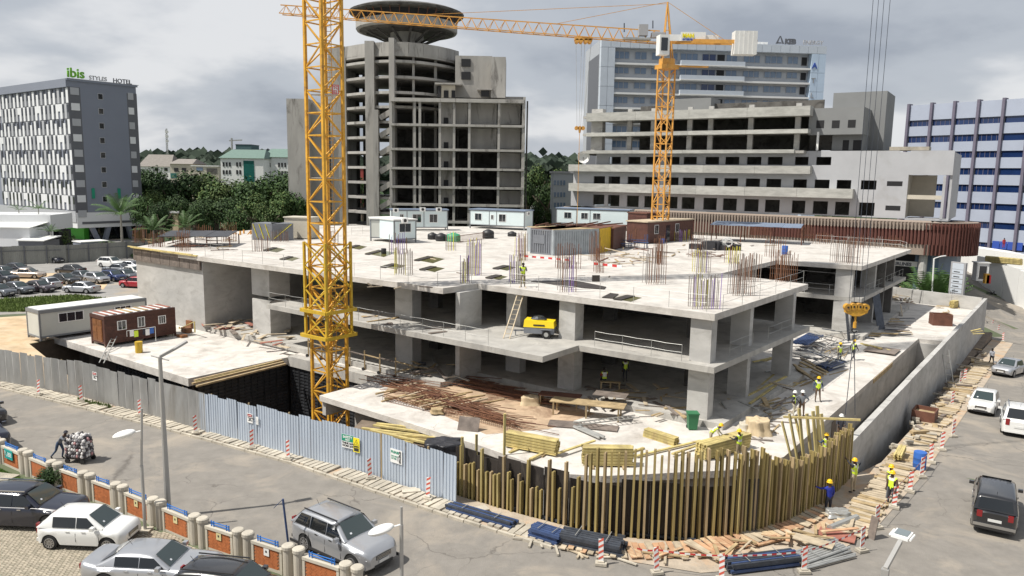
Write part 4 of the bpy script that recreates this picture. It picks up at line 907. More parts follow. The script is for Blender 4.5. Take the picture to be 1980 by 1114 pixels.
for i,(a,b) in enumerate(zip(pts,pts[1:])):
    n=Vector((-(b-a).y,(b-a).x,0)).normalized(); rb=i>len(pts)-11
    for z0,z1 in ((z_m+.12,z_t-.05),(z_b,z_m2)): mb.cur=1 if rb else 0; mb.par(a+n*.15+Z*z0,(b-a)*1.0,n*.2,Z*(z1-z0)); mb.cur=0
    mbb.par(a+n*.35+Z*(z_m2-.1),(b-a),n*.2,Z*(z_m-z_m2+.3)); mb.par(a+n*.1+Z*(z_t-.04),(b-a),n*5.0,Z*.1)
part('backing_band',mb,[FINB,FINR],tc_); part('dark_backing',mbb,FINR,tc_)
k=0
for p,u in along(pts,.46):
    k+=1; ex=(p-Wc.p).dot(Wc.d); a_=math.atan2(u.y,u.x); right_end=ex>cB-3
    if k>240: break
    if right_end: inst('fin',f4,tc_,p+Z*z_b,(0,0,a_)); continue
    inst('fin',f1,tc_,p+Z*z_m,(0,0,a_)); inst('fin',f2 if ex>Wc.px(1450,440)[0] else f2b,tc_,p+Z*z_m2,(0,0,a_))
for p,u in along([Wc.pt(35,0,-1.2),Wc.pt(cB-1,0,-1.2)],6.): mb=MB(); mb.tube(p+Z*-.2,p+Z*z_m,.55,n=10); part('round_column',mb,CONW,tc_)
# shop front beneath
ts=thing('shop_front','dark ground floor shop front with a white airline sign below the canopy','shop',Wc.pt(cB-10,0))
mb=MB(); mb.par(Wc.pt(20,-.5,-2.5),Wc.d*(cB-22),-Wc.n*6,Z*(z_b+.6)); part('dark_wall',mb,DARK,ts)
mb=MB(); mb.tube(ccn+Z*-.5,ccn+Z*(z_b+.1),3.6,n=24); part('curved_glass_corner',mb,GLASSW,ts)
Ws=Wallp(Wc.pt(0,0,-2.4),W.d); s0=Ws.px(1722,506)[0]; s1=Ws.px(1795,515)[0]; z1=Ws.px(1722,503)[1]; z0=Ws.px(1722,513)[1]
mb=MB(); mb.par(Ws.pt(s0-4,z0,0),Ws.d*(s1-s0+4),Ws.n*.15,Z*(z1-z0)); part('sign_board',mb,WHT,ts)
text('TURKISH AIRLINES',.62,HOTD,ts,Ws.pt(s0-2.4,z0+.12,.17),W.d,depth=.02,bold=.03,name='sign_lettering')
mb=MB(); mb.tube(Ws.pt(s0+5.2,(z0+z1)/2,.16),Ws.pt(s0+5.2,(z0+z1)/2,.2),.38,n=16); part('round_emblem',mb,HOTD,ts)
# ---- white and blue ribbed office block on the right
p0=atY(1754,213,165); p1=atY(1947,201,149.5); W=Wallp(p0,p1-p0); zt=p0.z
t=thing('blue_office_block','white office block with dark blue window bands and purple grey ribs at right','building',W.pt(20,0))
OW=mat('blue block white cladding',(.38,.42,.51),.5,var=.04,scale=.4); OR=mat('purple grey rib',(.15,.135,.18),.6,var=.08)
wr=[W.px(1812,y)[1] for y in (231,243,262,275,293.5,305.6,325,337.5,356,369,390,402,424,436,462,475)]
zz=[zt+.9]+wr
L_=34
mb=MB(); mb.par(W.pt(0,-1,-.5),W.d*L_,-W.n*18,Z*(zt+1)); part('body',mb,GREYP,t)
ribs=[W.px(x,280)[0] for x in (1752,1796,1838,1884,1934)]; dr=(ribs[4]-ribs[1])/3; ribs=[ribs[0]]+[ribs[1]+dr*k for k in range(6)]
zz+= [ -1.]
for k in range(0,len(zz)-1,2):
    flatpart('wall_band',W,.1,zz[k+1],L_,zz[k],-.5,0,OW,t)
for k in range(1,len(zz)-2,2):
    for i in range(len(ribs)-1):
        f=flatpart('window_band',W,ribs[i]+.3,zz[k+1]+.02,ribs[i+1]-.3,zz[k]-.02,-.45,-.25,GLASSB,t)
        if i<4:
            n_=5
            for j in range(1,n_): 
                s=ribs[i]+(ribs[i+1]-ribs[i])*j/n_; mb=MB(); mb.par(W.pt(s,zz[k+1],-.25),W.d*.07,W.n*.06,Z*(zz[k]-zz[k+1])); part('mullion',mb,OR,f)
for r__ in ribs:
    mb=MB(); mb.par(W.pt(r__-.25,-.5,0),W.d*.5,W.n*.5,Z*(zt+1.2)); mb.par(W.pt(r__-.25,zt+.7,-.9),W.d*.5,W.n*1.4,Z*.5); part('rib',mb,OR,t)
mb=MB(); mb.par(W.pt(-.1,-.5,-.3),-W.n*17,W.d*.12,Z*(zt+.5)); part('side_wall',mb,FINR,t)
for i in range(4): mb=MB(); mb.par(W.pt(ribs[4]+.5+i*1.35,W.px(1925,481)[1],.02),W.d*1.25,W.n*.08,Z*1.5); part('blue_poster',mb,BLUEP,t)
# white street wall and boundary beyond the ramp
a=atY(1888,512,128); b=atY(1990,522,112)
W=Wallp(a,b-a); t=thing('street_wall','white rendered boundary wall with yellow pipes lying on it beside the ramp','wall',(a.x,a.y,-3))
for i in range(5):
    mb=MB(); l=(b-a).length*1.4/5; mb.par(W.pt(l*i,-4.2,0),W.d*(l-.05),-W.n*.4,Z*(a.z+4.2+.5-.28*i+1.0)); part('wall_bay',mb,WHT,t)
mb=MB(); c1=atY(1878,472,135); c2=atY(1990,505,120); mb.par((c1.x,c1.y,-3),(c2.x-c1.x,c2.y-c1.y,0),(2,8,0),(0,0,c1.z+2.5)); part('rear_wall',mb,WHT,t)
for k in range(4): mb=MB(); mb.tube(atY(1907,497+k*2.5,124),atY(1975,503+k*2.5,115),.22,n=8); part('yellow_pipe',mb,TIM,t)
# ================================================================ VEHICLES
def paint(name,col,metal=0.,rough=.3):
    return mat(name,col,rough,metal=metal,var=0,coat=1.0,spec=.5)
P_SIL=paint('silver car paint',(.42,.43,.45),.55,.32); P_WHT=paint('white car paint',(.72,.72,.70)); P_NAV=paint('dark navy car paint',(.008,.010,.022)); P_BLK=paint('black car paint',(.012,.012,.014)); P_GRY=paint('grey car paint',(.11,.12,.135),.4); P_BLU=paint('blue car paint',(.018,.035,.12),.3); P_RED=paint('red car paint',(.35,.01,.02)); P_CHA=paint('champagne car paint',(.45,.38,.32),.4); P_BRN=paint('plum grey car paint',(.055,.042,.05),.3)
DGLS=mat('car window glass',(.010,.012,.014),.04,var=0,spec=.9)
WGLS=mat('windscreen glass',(.035,.05,.05),.05,var=0,spec=.9)
DTRIM=mat('dark car trim',(.025,.025,.027),.6,var=0)
def make_car(L,Wd,H,kind,paint_,lod=1,hoodz=.72,wr=.33,tint=None,cabin=None,rails=False,clad=False,rimm=None,nwin=2,silverroof=False):
    """car centred on the origin, nose along +x; returns the Empty"""
    t=thing('car','','car')
    xf,xr=L/2,-L/2; wb=Wd/2
    belt=cabin['belt']; A,B,Cx,Dx=cabin['A'],cabin['B'],cabin['C'],cabin['D']   # cowl, windscreen top, roof rear, rear glass base (fractions from the front)
    A,B,Cx,Dx=[xf-L*k for k in (A,B,Cx,Dx)]
    ax1=xf-L*cabin.get('ax1',.19); ax2=xf-L*cabin.get('ax2',.79); sill=.24; tail=cabin['tail']
    ns=56 if lod else 22
    xs=[xr+(L)*i/ns for i in range(ns+1)]
    def half(x):                              # plan taper, rounded corners
        k=abs(x)/(L/2); return wb*(1-.10*max(0,(k-.62)/.38)**2-.16*max(0,(k-.88)/.12)**2.2)
    def topz(x):
        if x>=A:
            k=(x-A)/(xf-A); return belt-.01+(hoodz-belt)*k**1.2 - .20*max(0,(k-.72)/.28)**2
        if x<=Dx:
            k=(Dx-x)/max(.01,Dx-xr); return belt+(tail-belt)*min(1,k*1.5)-.07*max(0,(k-.8)/.2)**2
        return belt
    def lowz(x):
        z=sill+ (.10*max(0,(abs(x)/(L/2)-.9)/.1))
        for ax in (ax1,ax2):
            d=abs(x-ax); r=wr+.07
            if d<r: z=max(z,math.sqrt(r*r-d*d)+wr*.95)
        return z
    def sect(x):
        h=half(x); tz=topz(x); lz=lowz(x); mid=lz+(tz-lz)*.5 if lz<tz-.1 else lz
        k=max(0,(abs(x)/(L/2)-.93)/.07)
        return [(h*.97,lz),(h*(1-.0*k),min(mid,tz-.12)),(h*.985,tz-.14),(h*.93,tz-.045),(h*.80,tz),(h*.4,tz+.025*(1 if x>A or x<Dx else 0)),(0,tz+.03*(1 if x>A or x<Dx else 0))]
    mb=MB(); mb.smooth=True; np_=7
    q=[]
    for x in xs:
        s=sect(x); q+=[(x,y,z) for y,z in s]+[(x,-y,z) for y,z in s[-2::-1]]
    m=2*np_-1; f=[]
    for i in range(ns): f+=[(i*m+j,i*m+j+1,(i+1)*m+j+1,(i+1)*m+j)[::-1] for j in range(m-1)]
    mb.add(q,f); mb.smooth=False
    mb.add(q[:m],[tuple(range(m))]); mb.add(q[-m:],[tuple(range(m-1,-1,-1))])
    body=part('body',mb,paint_,t,local=True)
    # greenhouse
    wt=wb*cabin.get('tumble',.74); wbl=wb*.93
    def gw(z): return wbl+(wt-wbl)*max(0,min(1,(z-belt)/(H-belt)))
    def roofz(x):
        if x>B: k=(A-x)/(A-B); return belt+(H-.05-belt)*k
        if x<Cx: k=(x-Dx)/(Cx-Dx); return belt+(H-.07-belt)*k
        k=(x-Cx)/(B-Cx); return H-.06*(1-4*k*(1-k)*1)-.01
    g=sorted(set([Dx+(Cx-Dx)*i/5 for i in range(6)]+[Cx+(B-Cx)*i/8 for i in range(9)]+[B+(A-B)*i/5 for i in range(6)]))
    q=[];
    for x in g:
        z=roofz(x); w_=gw(z); zs=min(.09,(z-belt)*.5)
        s=[(gw(belt),belt-.03),(gw(z-zs),z-zs),(w_*.95,z-zs*.35),(w_*.80,z),(0,z+.02)]
        q+=[(x,y,zz_) for y,zz_ in s]+[(x,-y,zz_) for y,zz_ in s[-2::-1]]
    mb=MB(); mb.smooth=True; f=[]
    for i in range(len(g)-1): f+=[(i*9+j,i*9+j+1,(i+1)*9+j+1,(i+1)*9+j)[::-1] for j in range(8)]
    mb.add(q,f); part('cabin',mb,paint_,t,local=True)
    # glazing
    def wind(x0,x1,nm,mt_,s0=.12,s1=.9,sh=.83):
        mb=MB(); 
        def fn(a,b):
            x=x0+(x1-x0)*(s0+(s1-s0)*b); z=roofz(x); w_=gw(z)*sh-.02; nx=.014 if x0>0 or x0>x1 else -.014
            sg=1 if nm=='windscreen' else -1
            return (x+sg*.014,(a*2-1)*w_,z+.022)
        mb.smooth=True; mb.grid(fn,6,5,flip=(nm=='windscreen')); part(nm,mb,mt_,t,local=True)
    wind(A,B,'windscreen',WGLS,.06,.97); wind(Dx,Cx,'rear_window',DGLS,.12,.92)
    gt=tint or DGLS
    zb=belt+.015; zt_=H-.115
    xA=A-(A-B)*.16; xB=B-(0); xC=Cx; xD=Dx+(Cx-Dx)*.30
    def sidepoly(xl,xr_,name):
        for sg in (1,-1):
            pts=[]
            def lim(x,z):  # keep inside the outline of the cabin
                return x
            xf0=min(xr_,A-(A-B)*((zb-belt)/(H-belt))-.09); xf1=min(xr_,A-(A-B)*((zt_-belt)/(H-belt))-.12)
            xl0=max(xl,Dx+(Cx-Dx)*((zb-belt)/(H-belt))+.10); xl1=max(xl,Dx+(Cx-Dx)*((zt_-belt)/(H-belt))+.14)
            pts=[(xl0,zb),(xf0,zb),(xf1,zt_),(xl1,zt_)]
            mb=MB(); q=[(x,sg*(gw(z)+.012),z) for x,z in pts]; mb.add(q,[(0,1,2,3) if sg<0 else (3,2,1,0)]); part('side_window',mb,gt,t,local=True)
    cuts=cabin['cuts']; xsn=[xf-L*k for k in cuts]
    for a,b in zip(xsn,xsn[1:]): sidepoly(b+.022,a-.022,'side_window')
    # wheels
    for ax in (ax1,ax2):
        for sg in (1,-1):
            wv=MB(); wv.tube((0,-.11,0),(0,.11,0),wr,n=24 if lod else 14); w0=part('wheel',wv,RUBBER,t,local=True); w0.location=(ax,sg*(wb-.13),wr)
            if lod:
                rm=MB(); rm.tube((0,sg*.105,0),(0,sg*.118,0),wr*.30,n=12)
                for k in range(10 if lod else 5):
                    a=2*PI*k/10; rm.beam((0,sg*.113,0),(math.cos(a)*wr*.66,sg*.113,math.sin(a)*wr*.66),.045,.02,up=Vector((0,1,0)))
                for k in range(24):
                    a=2*PI*k/24;b=2*PI*(k+1)/24; rm.beam((math.cos(a)*wr*.66,sg*.112,math.sin(a)*wr*.66),(math.cos(b)*wr*.66,sg*.112,math.sin(b)*wr*.66),.03,.05,up=Vector((0,1,0)))
                part('rim',rm,rimm or ALLOY,w0,local=True)
            else:
                rm=MB(); rm.tube((0,sg*.108,0),(0,sg*.116,0),wr*.62,n=12); part('rim',rm,rimm or ALLOY,w0,local=True)
    # wheel wells and floor
    mb=MB(); mb.box((0,0,.2),L*.93,Wd*.80,.5,0); 
    part('underbody',mb,DTRIM,t,local=True)
    # lamps, grille, plates, mirrors, handles
    hf=half(xf*.97)
    zf=topz(xf-.1)
    def fx(y): return xf+.012
    for sg in (1,-1):
        mb=MB(); mb.smooth=False; mb.add([(xf-.02+.03,sg*hf*.55,zf-.22),(xf-.10,sg*(half(xf-.1)+.012),zf-.20),(xf-.42,sg*(half(xf-.42)*.995+.012),zf-.10),(xf-.40,sg*(half(xf-.4)*.92),zf-.012+.02),(xf-.05,sg*hf*.62,zf-.05)],[(0,1,4) if sg>0 else (4,1,0),(1,2,3,4) if sg>0 else (4,3,2,1)]); part('headlight',mb,HEADL,t,local=True)
        tz=topz(xr+.06); mb=MB(); h_=half(xr+.02)
        if kind in('hatch','suv','pickup'): z0,z1=tz-.30,tz-.02+(.12 if kind!='pickup' else 0)
        else: z0,z1=tz-.26,tz-.07
        mb.par((xr-.015,sg*h_*.70,z0),(0,sg*h_*.29,0),(.06,0,0),(0,0,z1-z0)); mb.par((xr+.02,sg*(h_+.004),z0+.02),(.26,sg*.02,0),(0,-sg*.03,0),(0,0,z1-z0-.04)); part('taillight',mb,TAIL,t,local=True)
        mx=A-.32; mb=MB(); mb.box((mx,sg*(wb+.09),belt+.01),.16,.2,.14,0); part('mirror',mb,paint_ if not clad else paint_,t,local=True)
        if lod:
            for hx in (.44,.62):
                x=xf-L*hx; mb=MB(); mb.box((x,sg*(half(x)*.987+.01),belt-.13),.17,.025,.03,0); part('door_handle',mb,CHROME if kind=='suv' else paint_,t,local=True)
            for k in list(cuts[1:-1])+[cabin['A']+.04]:
                x=xf-L*k-.0; mb=MB(); hh=half(x); mb.par((x-.006,sg*(hh*.99-.004),sill+.16),(.012,0,0),(0,sg*.012,0),(0,0,belt-.18-sill-.16)); part('door_gap',mb,DTRIM,t,local=True)
    mb=MB(); mb.par((xf-.05,-hf*.5,zf-.30),(.07,0,0),(0,hf*1.0,0),(0,0,.17)); part('grille',mb,DTRIM,t,local=True)
    if lod:
        for k in range(3): mb=MB(); mb.par((xf+.02,-hf*.5,zf-.27+k*.055),(.012,0,0),(0,hf*1.0,0),(0,0,.018)); part('grille_bar',mb,CHROME,t,local=True)
    mb=MB(); mb.par((xf-.06,-hf*.62,.26),(.075,0,0),(0,hf*1.24,0),(0,0,.13)); part('air_intake',mb,DTRIM,t,local=True)
    mb=MB(); mb.par((xf+.01,-.26,.42),(.02,0,0),(0,.52,0),(0,0,.12)); part('number_plate',mb,PLATE,t,local=True)
    pz=tail-.34 if kind!='sedan' else tail-.36
    mb=MB(); mb.par((xr-.025,-.26,pz-.08),(.02,0,0),(0,.52,0),(0,0,.12)); part('number_plate',mb,PLATE,t,local=True)
    if clad:
        mb=MB(); 
        for sg in (1,-1): mb.par((xr+.1,sg*(wb*.96),sill-.02),(L-.2,0,0),(0,sg*.03,0),(0,0,.12))
        part('sill_cladding',mb,DTRIM,t,local=True)
    mb=MB(); mb.par((xr-.012,-wb*.8,.3),(.06,0,0),(0,wb*1.6,0),(0,0,.12)); part('rear_bumper_trim',mb,DTRIM if clad else paint_,t,local=True)
    if rails:
        for sg in (1,-1): mb=MB(); mb.beam((Cx+.05,sg*wt*.86,H+.03),(B-.05,sg*wt*.86,H+.03),.04,.04); part('roof_rail',mb,DTRIM if rails==1 else CHROME,t,local=True)
    if lod:
        mb=MB(); mb.tube((Cx+.25,0,H),(Cx+.08,0,H+.22),.008,n=5); part('aerial',mb,DTRIM,t,local=True)
        for sx,sy in ((.22,.62),): mb=MB(); x=A-(A-B)*sx; mb.par((x+.02,-wt*sy,roofz(x)+.03),(-.06,0,.05),(0,.09,0),(.004,0,.004)); part('windscreen_sticker',mb,HEADL,t,local=True)
    return t
SED=dict(belt=.92,A=.27,B=.42,C=.70,D=.86,tail=.98,cuts=(.30,.52,.72),tumble=.72)
HAT=dict(belt=.95,A=.23,B=.42,C=.84,D=.975,tail=.92,cuts=(.28,.53,.80),tumble=.76,ax1=.18,ax2=.83)
SUV_=dict(belt=1.10,A=.27,B=.41,C=.86,D=.975,tail=1.05,cuts=(.30,.51,.72,.92),tumble=.76,ax1=.18,ax2=.78)
LIM=dict(belt=1.02,A=.30,B=.43,C=.72,D=.86,tail=1.08,cuts=(.33,.53,.72),tumble=.74)
def place(t,x,y,ang,label,cat='car',z=None,group=None,name=None,pt=None):
    p=pt if pt is not None else (atg(x,y) if z is None else at(x,y,z)); t.location=p+Z*.03; 
    if y is not None and p.z<-.05:
        t.rotation_euler=(0,0,rad(ang))
        d=Vector((math.cos(rad(ang)),math.sin(rad(ang)),0)); g1=gz(p+d*2)-gz(p-d*2); t.rotation_euler=(0,-math.atan2(g1,4),rad(ang))
    else: t.rotation_euler=(0,0,rad(ang))
    t['label']=label; t['category']=cat
    if group: t['group']=group
    if name: t.name=name
    return t
def cpx(pts):                               # centre on the ground from picture points of opposite wheels
    a,b=[at(*p) for p in pts]; return (a+b)/2
c=make_car(4.69,1.88,1.68,'suv',P_SIL,1,hoodz=.98,wr=.37,cabin=SUV_,rails=1,clad=True); place(c,664,1070,-36,'silver suv parked on the left street in front of the low brick wall','suv')
c=make_car(3.72,1.67,1.49,'hatch',P_WHT,1,hoodz=.86,wr=.30,cabin=HAT,rimm=ALLOY); place(c,176,1049,-3,'small white hatchback nosed up to the brick wall in the paved yard','hatchback')
c=make_car(5.0,1.88,1.48,'sedan',P_SIL,1,hoodz=.95,wr=.37,cabin=LIM); place(c,302,1127,-4,'long silver saloon with square roofline at the bottom edge of the yard','saloon car')
c=make_car(4.8,1.92,1.65,'suv',P_NAV,1,hoodz=1.0,wr=.38,cabin=SUV_,rails=2); place(c,56,1010,-3,'big dark navy suv with chrome window trim left of the white hatchback','suv')
c=make_car(4.6,1.78,1.70,'suv',P_BLK,1,hoodz=1.0,wr=.36,cabin=SUV_,rails=1); place(c,452,1182,-9,'black suv with roof rails cut by the bottom edge in front','suv')
c=make_car(4.5,1.8,1.5,'sedan',P_BLK,1,hoodz=.9,wr=.33,cabin=SED); place(c,-38,812,-38,'black car whose nose enters the left edge of the street, farther one','car')
c=make_car(4.6,1.85,1.6,'suv',P_NAV,1,hoodz=.98,wr=.35,cabin=SUV_); place(c,-38,860,-38,'dark navy car entering at the left edge behind the brick wall, nearer one','car')
c=make_car(3.78,1.70,1.53,'hatch',P_WHT,1,hoodz=.88,wr=.30,cabin=HAT); place(c,1901,795,-128,'white hatchback driving down the right street towards the camera','hatchback')
c=make_car(4.55,1.76,1.48,'sedan',P_SIL,1,hoodz=.86,wr=.32,cabin=SED); place(c,1950,724,-140,'silver grey saloon farther up the right street behind the white hatchback','saloon car')
c=make_car(4.9,1.94,1.86,'suv',P_WHT,1,hoodz=1.08,wr=.39,cabin=SUV_,rails=2); place(c,1966,832,58,'white off roader seen from behind at the right edge of the street','suv')
PK=dict(belt=1.13,A=.27,B=.40,C=.955,D=.985,tail=1.10,cuts=(.30,.43,.57,.95),tumble=.80,ax1=.17,ax2=.78)
c=make_car(4.95,1.80,1.78,'pickup',P_BLK,1,hoodz=1.05,wr=.38,cabin=PK,rimm=ALLOY); place(c,1920,1000,58,'black pickup with a boxy load cover driving away at lower right','pickup')
m_=MB(); m_.par((-2.52,-.8,.42),(.1,0,0),(0,1.6,0),(0,0,.14)); part('chrome_bumper',m_,CHROME,c,local=True)
# cars in the far car park
fars=[('sedan',P_NAV,(108,533-20,150+0),0),]
proto={}
def far(kind,pt_,x,y,ang,label):
    k=(kind,pt_.name)
    spec=dict(sedan=(4.55,1.76,1.46,SED,.85,.32),hatch=(4.0,1.72,1.5,HAT,.9,.31),suv=(4.6,1.84,1.68,SUV_,1.0,.35))[kind]
    if k not in proto: proto[k]=c_=make_car(spec[0],spec[1],spec[2],kind,pt_,0,hoodz=spec[4],wr=spec[5],cabin=spec[3])
    else: c_=dup(proto[k])
    p=at(x,y,0); place(c_,x,y,ang,label,'car',pt=p,group='cars in the gravel car park'); c_.name='parked_car'
far('sedan',P_NAV,101,508,-20,'dark blue saloon alone near the back fence of the car park')
far('suv',P_WHT,216,517,-20,'white suv at the back right of the gravel car park')
far('sedan',P_BLK,137,530,165,'low black hatchback in the middle of the gravel car park')
far('sedan',P_CHA,55,538,0,'champagne saloon standing sideways on the sandy strip')
far('sedan',P_NAV,33,527,-15,'dark blue saloon half hidden behind the champagne one')
far('sedan',P_BLK,8,534,-20,'black saloon behind at the left edge of the car park')
far('suv',P_NAV,4,547,-15,'dark blue suv at the left edge left of the champagne saloon')
far('sedan',P_SIL,93,557,150,'silver saloon left of the black row in the front car row')
far('sedan',P_BLK,125,549,-20,'black saloon in the middle front row behind the silver coupe')
far('sedan',P_GRY,160,543,-25,'grey saloon between the black one and the silver hatch')
far('hatch',P_SIL,188,547,-30,'silver hatchback facing forward in the right front row')
far('hatch',P_BLU,219,543,-28,'deep blue hatchback right of the silver hatchback')
far('sedan',P_GRY,243,540,-28,'grey saloon facing forward beside the blue hatchback')
far('sedan',P_GRY,228,528,170,'grey saloon turned sideways behind the blue hatchback')
far('sedan',P_SIL,250,522,170,'pale silver saloon partly behind the concrete wall at the back')
far('sedan',P_WHT,258,534,-20,'white saloon mostly hidden behind the left concrete wall')
far('hatch',P_RED,262,556,170,'red car half hidden by the left concrete wall')
far('sedan',P_SIL,158,566,170,'silver coupe nearest the camera on the gravel')
far('sedan',P_BRN,76,564,-20,'plum coloured saloon in front row beside the silver one')
far('sedan',P_GRY,34,567,-20,'green grey saloon behind the weeds at the left')
far('sedan',P_GRY,-2,572,-20,'grey car cut by the left edge behind the weeds')
# ================================================================ PEOPLE
VESTY=mat('hi vis yellow',(.62,.80,.05),.6,var=0); VESTO=mat('reflective strip',(.72,.72,.68),.4,var=0); HELY=mat('yellow helmet',(.85,.50,.01),.35,var=0); HELW=mat('white helmet',(.75,.75,.72),.35,var=0)
CLO={k:mat('cloth '+k,c,.85,var=.12,scale=6) for k,c in dict(blue=(.02,.035,.30),dark=(.035,.035,.045),khaki=(.24,.19,.12),cream=(.52,.48,.38),grey=(.16,.17,.19),white=(.70,.71,.75),red=(.40,.03,.03),denim=(.05,.08,.14),brown=(.13,.08,.05),green=(.05,.16,.08),beige=(.40,.34,.24)).items()}
HAIR=mat('black hair',(.012,.01,.009),.9,var=0); BOOT=mat('dark boots',(.025,.022,.02),.8,var=0)
def person(px,py,z,face,label,top='dark',legs='dark',vest=None,helmet=None,pose=None,hat=None,pt=None,scale=1.,longsleeve=True,name='person'):
    """feet at picture point; face = heading angle in degrees (0 = +x)"""
    p=pt if pt is not None else (atg(px,py) if z is None else at(px,py,z))
    J=dict(pel=(0,0,.94),spi=(0,0,1.14),che=(0,.0,1.36),nec=(0,.0,1.49),chi=(0,.03,1.56),hea=(0,.02,1.66),
      shl=(-.19,0,1.42),ell=(-.25,-.02,1.14),wrl=(-.24,.06,.90),shr=(.19,0,1.42),elr=(.25,-.02,1.14),wrr=(.24,.06,.90),
      hil=(-.10,0,.90),knl=(-.12,.02,.49),anl=(-.13,-.02,.08),tol=(-.14,.15,.04),hir=(.10,0,.90),knr=(.12,.02,.49),anr=(.13,-.02,.08),tor=(.14,.15,.04))
    J.update(pose or {})
    names=list(J); edges=[('pel','spi'),('spi','che'),('che','nec'),('nec','chi'),('chi','hea'),('che','shl'),('shl','ell'),('ell','wrl'),('che','shr'),('shr','elr'),('elr','wrr'),('pel','hil'),('hil','knl'),('knl','anl'),('anl','tol'),('pel','hir'),('hir','knr'),('knr','anr'),('anr','tor')]
    rd=dict(pel=(.15,.11),spi=(.135,.10),che=(.165,.115),nec=(.058,.058),chi=(.07,.08),hea=(.082,.10),shl=.075,shr=.075,ell=.048,elr=.048,wrl=.03,wrr=.03,hil=.095,hir=.095,knl=.06,knr=.06,anl=.042,anr=.042,tol=.04,tor=.04)
    me=bpy.data.meshes.new('body'); me.from_pydata([J[n] for n in names],[(names.index(a),names.index(b)) for a,b in edges],[])
    o=bpy.data.objects.new('tmp',me); C.objects.link(o); md=o.modifiers.new('s','SKIN'); ss=o.modifiers.new('b','SUBSURF'); ss.levels=1
    sv=me.skin_vertices
    if not sv:
        me.attributes
        bm=bmesh.new(); bm.from_mesh(me); bm.verts.layers.skin.verify(); bm.to_mesh(me); bm.free(); sv=me.skin_vertices
    for i,n in enumerate(names):
        r_=rd[n]; sv[0].data[i].radius=r_ if isinstance(r_,tuple) else (r_,r_); sv[0].data[i].use_root=(n=='pel')
    dg=bpy.context.evaluated_depsgraph_get(); dg.update(); ev=o.evaluated_get(dg); bm=bmesh.new(); bm.from_mesh(ev.to_mesh()); ev.to_mesh_clear()
    bpy.data.objects.remove(o)
    seg=[(Vector(J[a]),Vector(J[b]),a,b) for a,b in edges]
    def near(c):
        best=None
        for a,b,na,nb in seg:
            d=b-a; k=max(0,min(1,(c-a).dot(d)/max(1e-6,d.length_squared))); r_=(c-(a+d*k)).length
            if best is None or r_<best[0]: best=(r_,na,nb,k)
        return best[1:]
    vest_f=[]
    for f in bm.faces:
        a,b,k=near(f.calc_center_median()); f.smooth=True
        if b in('chi','hea') or a in('chi',): f.material_index=0
        elif b=='nec': f.material_index=1 if k<.5 else 0
        elif b in('wrl','wrr'): f.material_index=1 if (longsleeve and k<.85) else 0
        elif b in ('ell','elr','shl','shr','che','spi') or (a=='pel' and b=='spi'): f.material_index=1 if not(a=='pel' and k<.15) else 2
        elif b in('tol','tor'): f.material_index=3
        elif b in('anl','anr') and k>.9: f.material_index=3
        else: f.material_index=2
        if b in('che','spi','shl','shr') : vest_f.append(f)
    # hands: palm and five bent fingers, ears and nose
    def addtube(a,b,r0,r1,n=5,mi=0):
        tb=MB(); tb.tube(a,b,r0,r1,n); vs=[bm.verts.new(x) for x in tb.v]
        for f_ in tb.f:
            try: q=bm.faces.new([vs[i] for i in f_]); q.material_index=mi; q.smooth=True
            except ValueError: pass
    for w_,e_ in (('wrl','ell'),('wrr','elr')):
        a=Vector(J[w_]); d=(a-Vector(J[e_])).normalized(); s_=d.cross(Vector((0,1,.1))).normalized() if abs(d.y)<.9 else Vector((1,0,0)); n_=d.cross(s_)
        addtube(a-d*.01,a+d*.09,.03,.036,6)
        for k,(off,ln) in enumerate(((-.03,.07),(-.01,.08),(.01,.075),(.03,.06))):
            b=a+d*.085+s_*off; m2=b+d*ln*.5+n_*.008; addtube(b,m2,.010,.009); addtube(m2,m2+d*ln*.4+n_*.025,.009,.007)
        b=a+d*.03+s_*.03; addtube(b,b+d*.04+s_*.03,.012,.010); addtube(b+d*.04+s_*.03,b+d*.07+s_*.035+n_*.01,.010,.008)
    h_=Vector(J['hea']); addtube(h_+Vector((0,.075,-.015)),h_+Vector((0,.115,-.045)),.010,.016)
    for sg in (-1,1): addtube(h_+Vector((sg*.075,0,-.03)),h_+Vector((sg*.095,-.01,-.02)),.025,.02,6)
    me=bpy.data.meshes.new('body')
    vm=[(v.co.copy(),v.normal.copy()) for v in bm.verts]
    bm.verts.index_update()
    vf=[[v.index for v in f.verts] for f in vest_f]
    bm.to_mesh(me); 
    for m in (SKIN,CLO[top],CLO[legs],BOOT): me.materials.append(m)
    t=thing(name,label,'person',p,rad(face-90)); t.scale=(scale,)*3
    b_=bpy.data.objects.new('body',me); C.objects.link(b_); b_.parent=t
    if vest:
        mb=MB(); used=sorted({i for f in vf for i in f}); mp_={i:k for k,i in enumerate(used)}
        mb.smooth=True; mb.add([vm[i][0]+vm[i][1]*.016 for i in used],[[mp_[i] for i in f] for f in vf]); part('vest',mb,vest,t,local=True)
        vt=[[vm[i][0]+vm[i][1]*.021 for i in f] for f in vf]; mb=MB()
        for q in vt:
            c_=sum(q,Vector((0,0,0)))/len(q); rz_=c_.z-J['pel'][2]
            if .20<rz_<.27 or (abs(abs(c_.x)-.10)<.035 and rz_>.27): mb.add(q,[list(range(len(q)))])
        if mb.v: part('reflective_band',mb,VESTO,t,local=True)
    bm.free()
    hc=Vector(J['hea'])
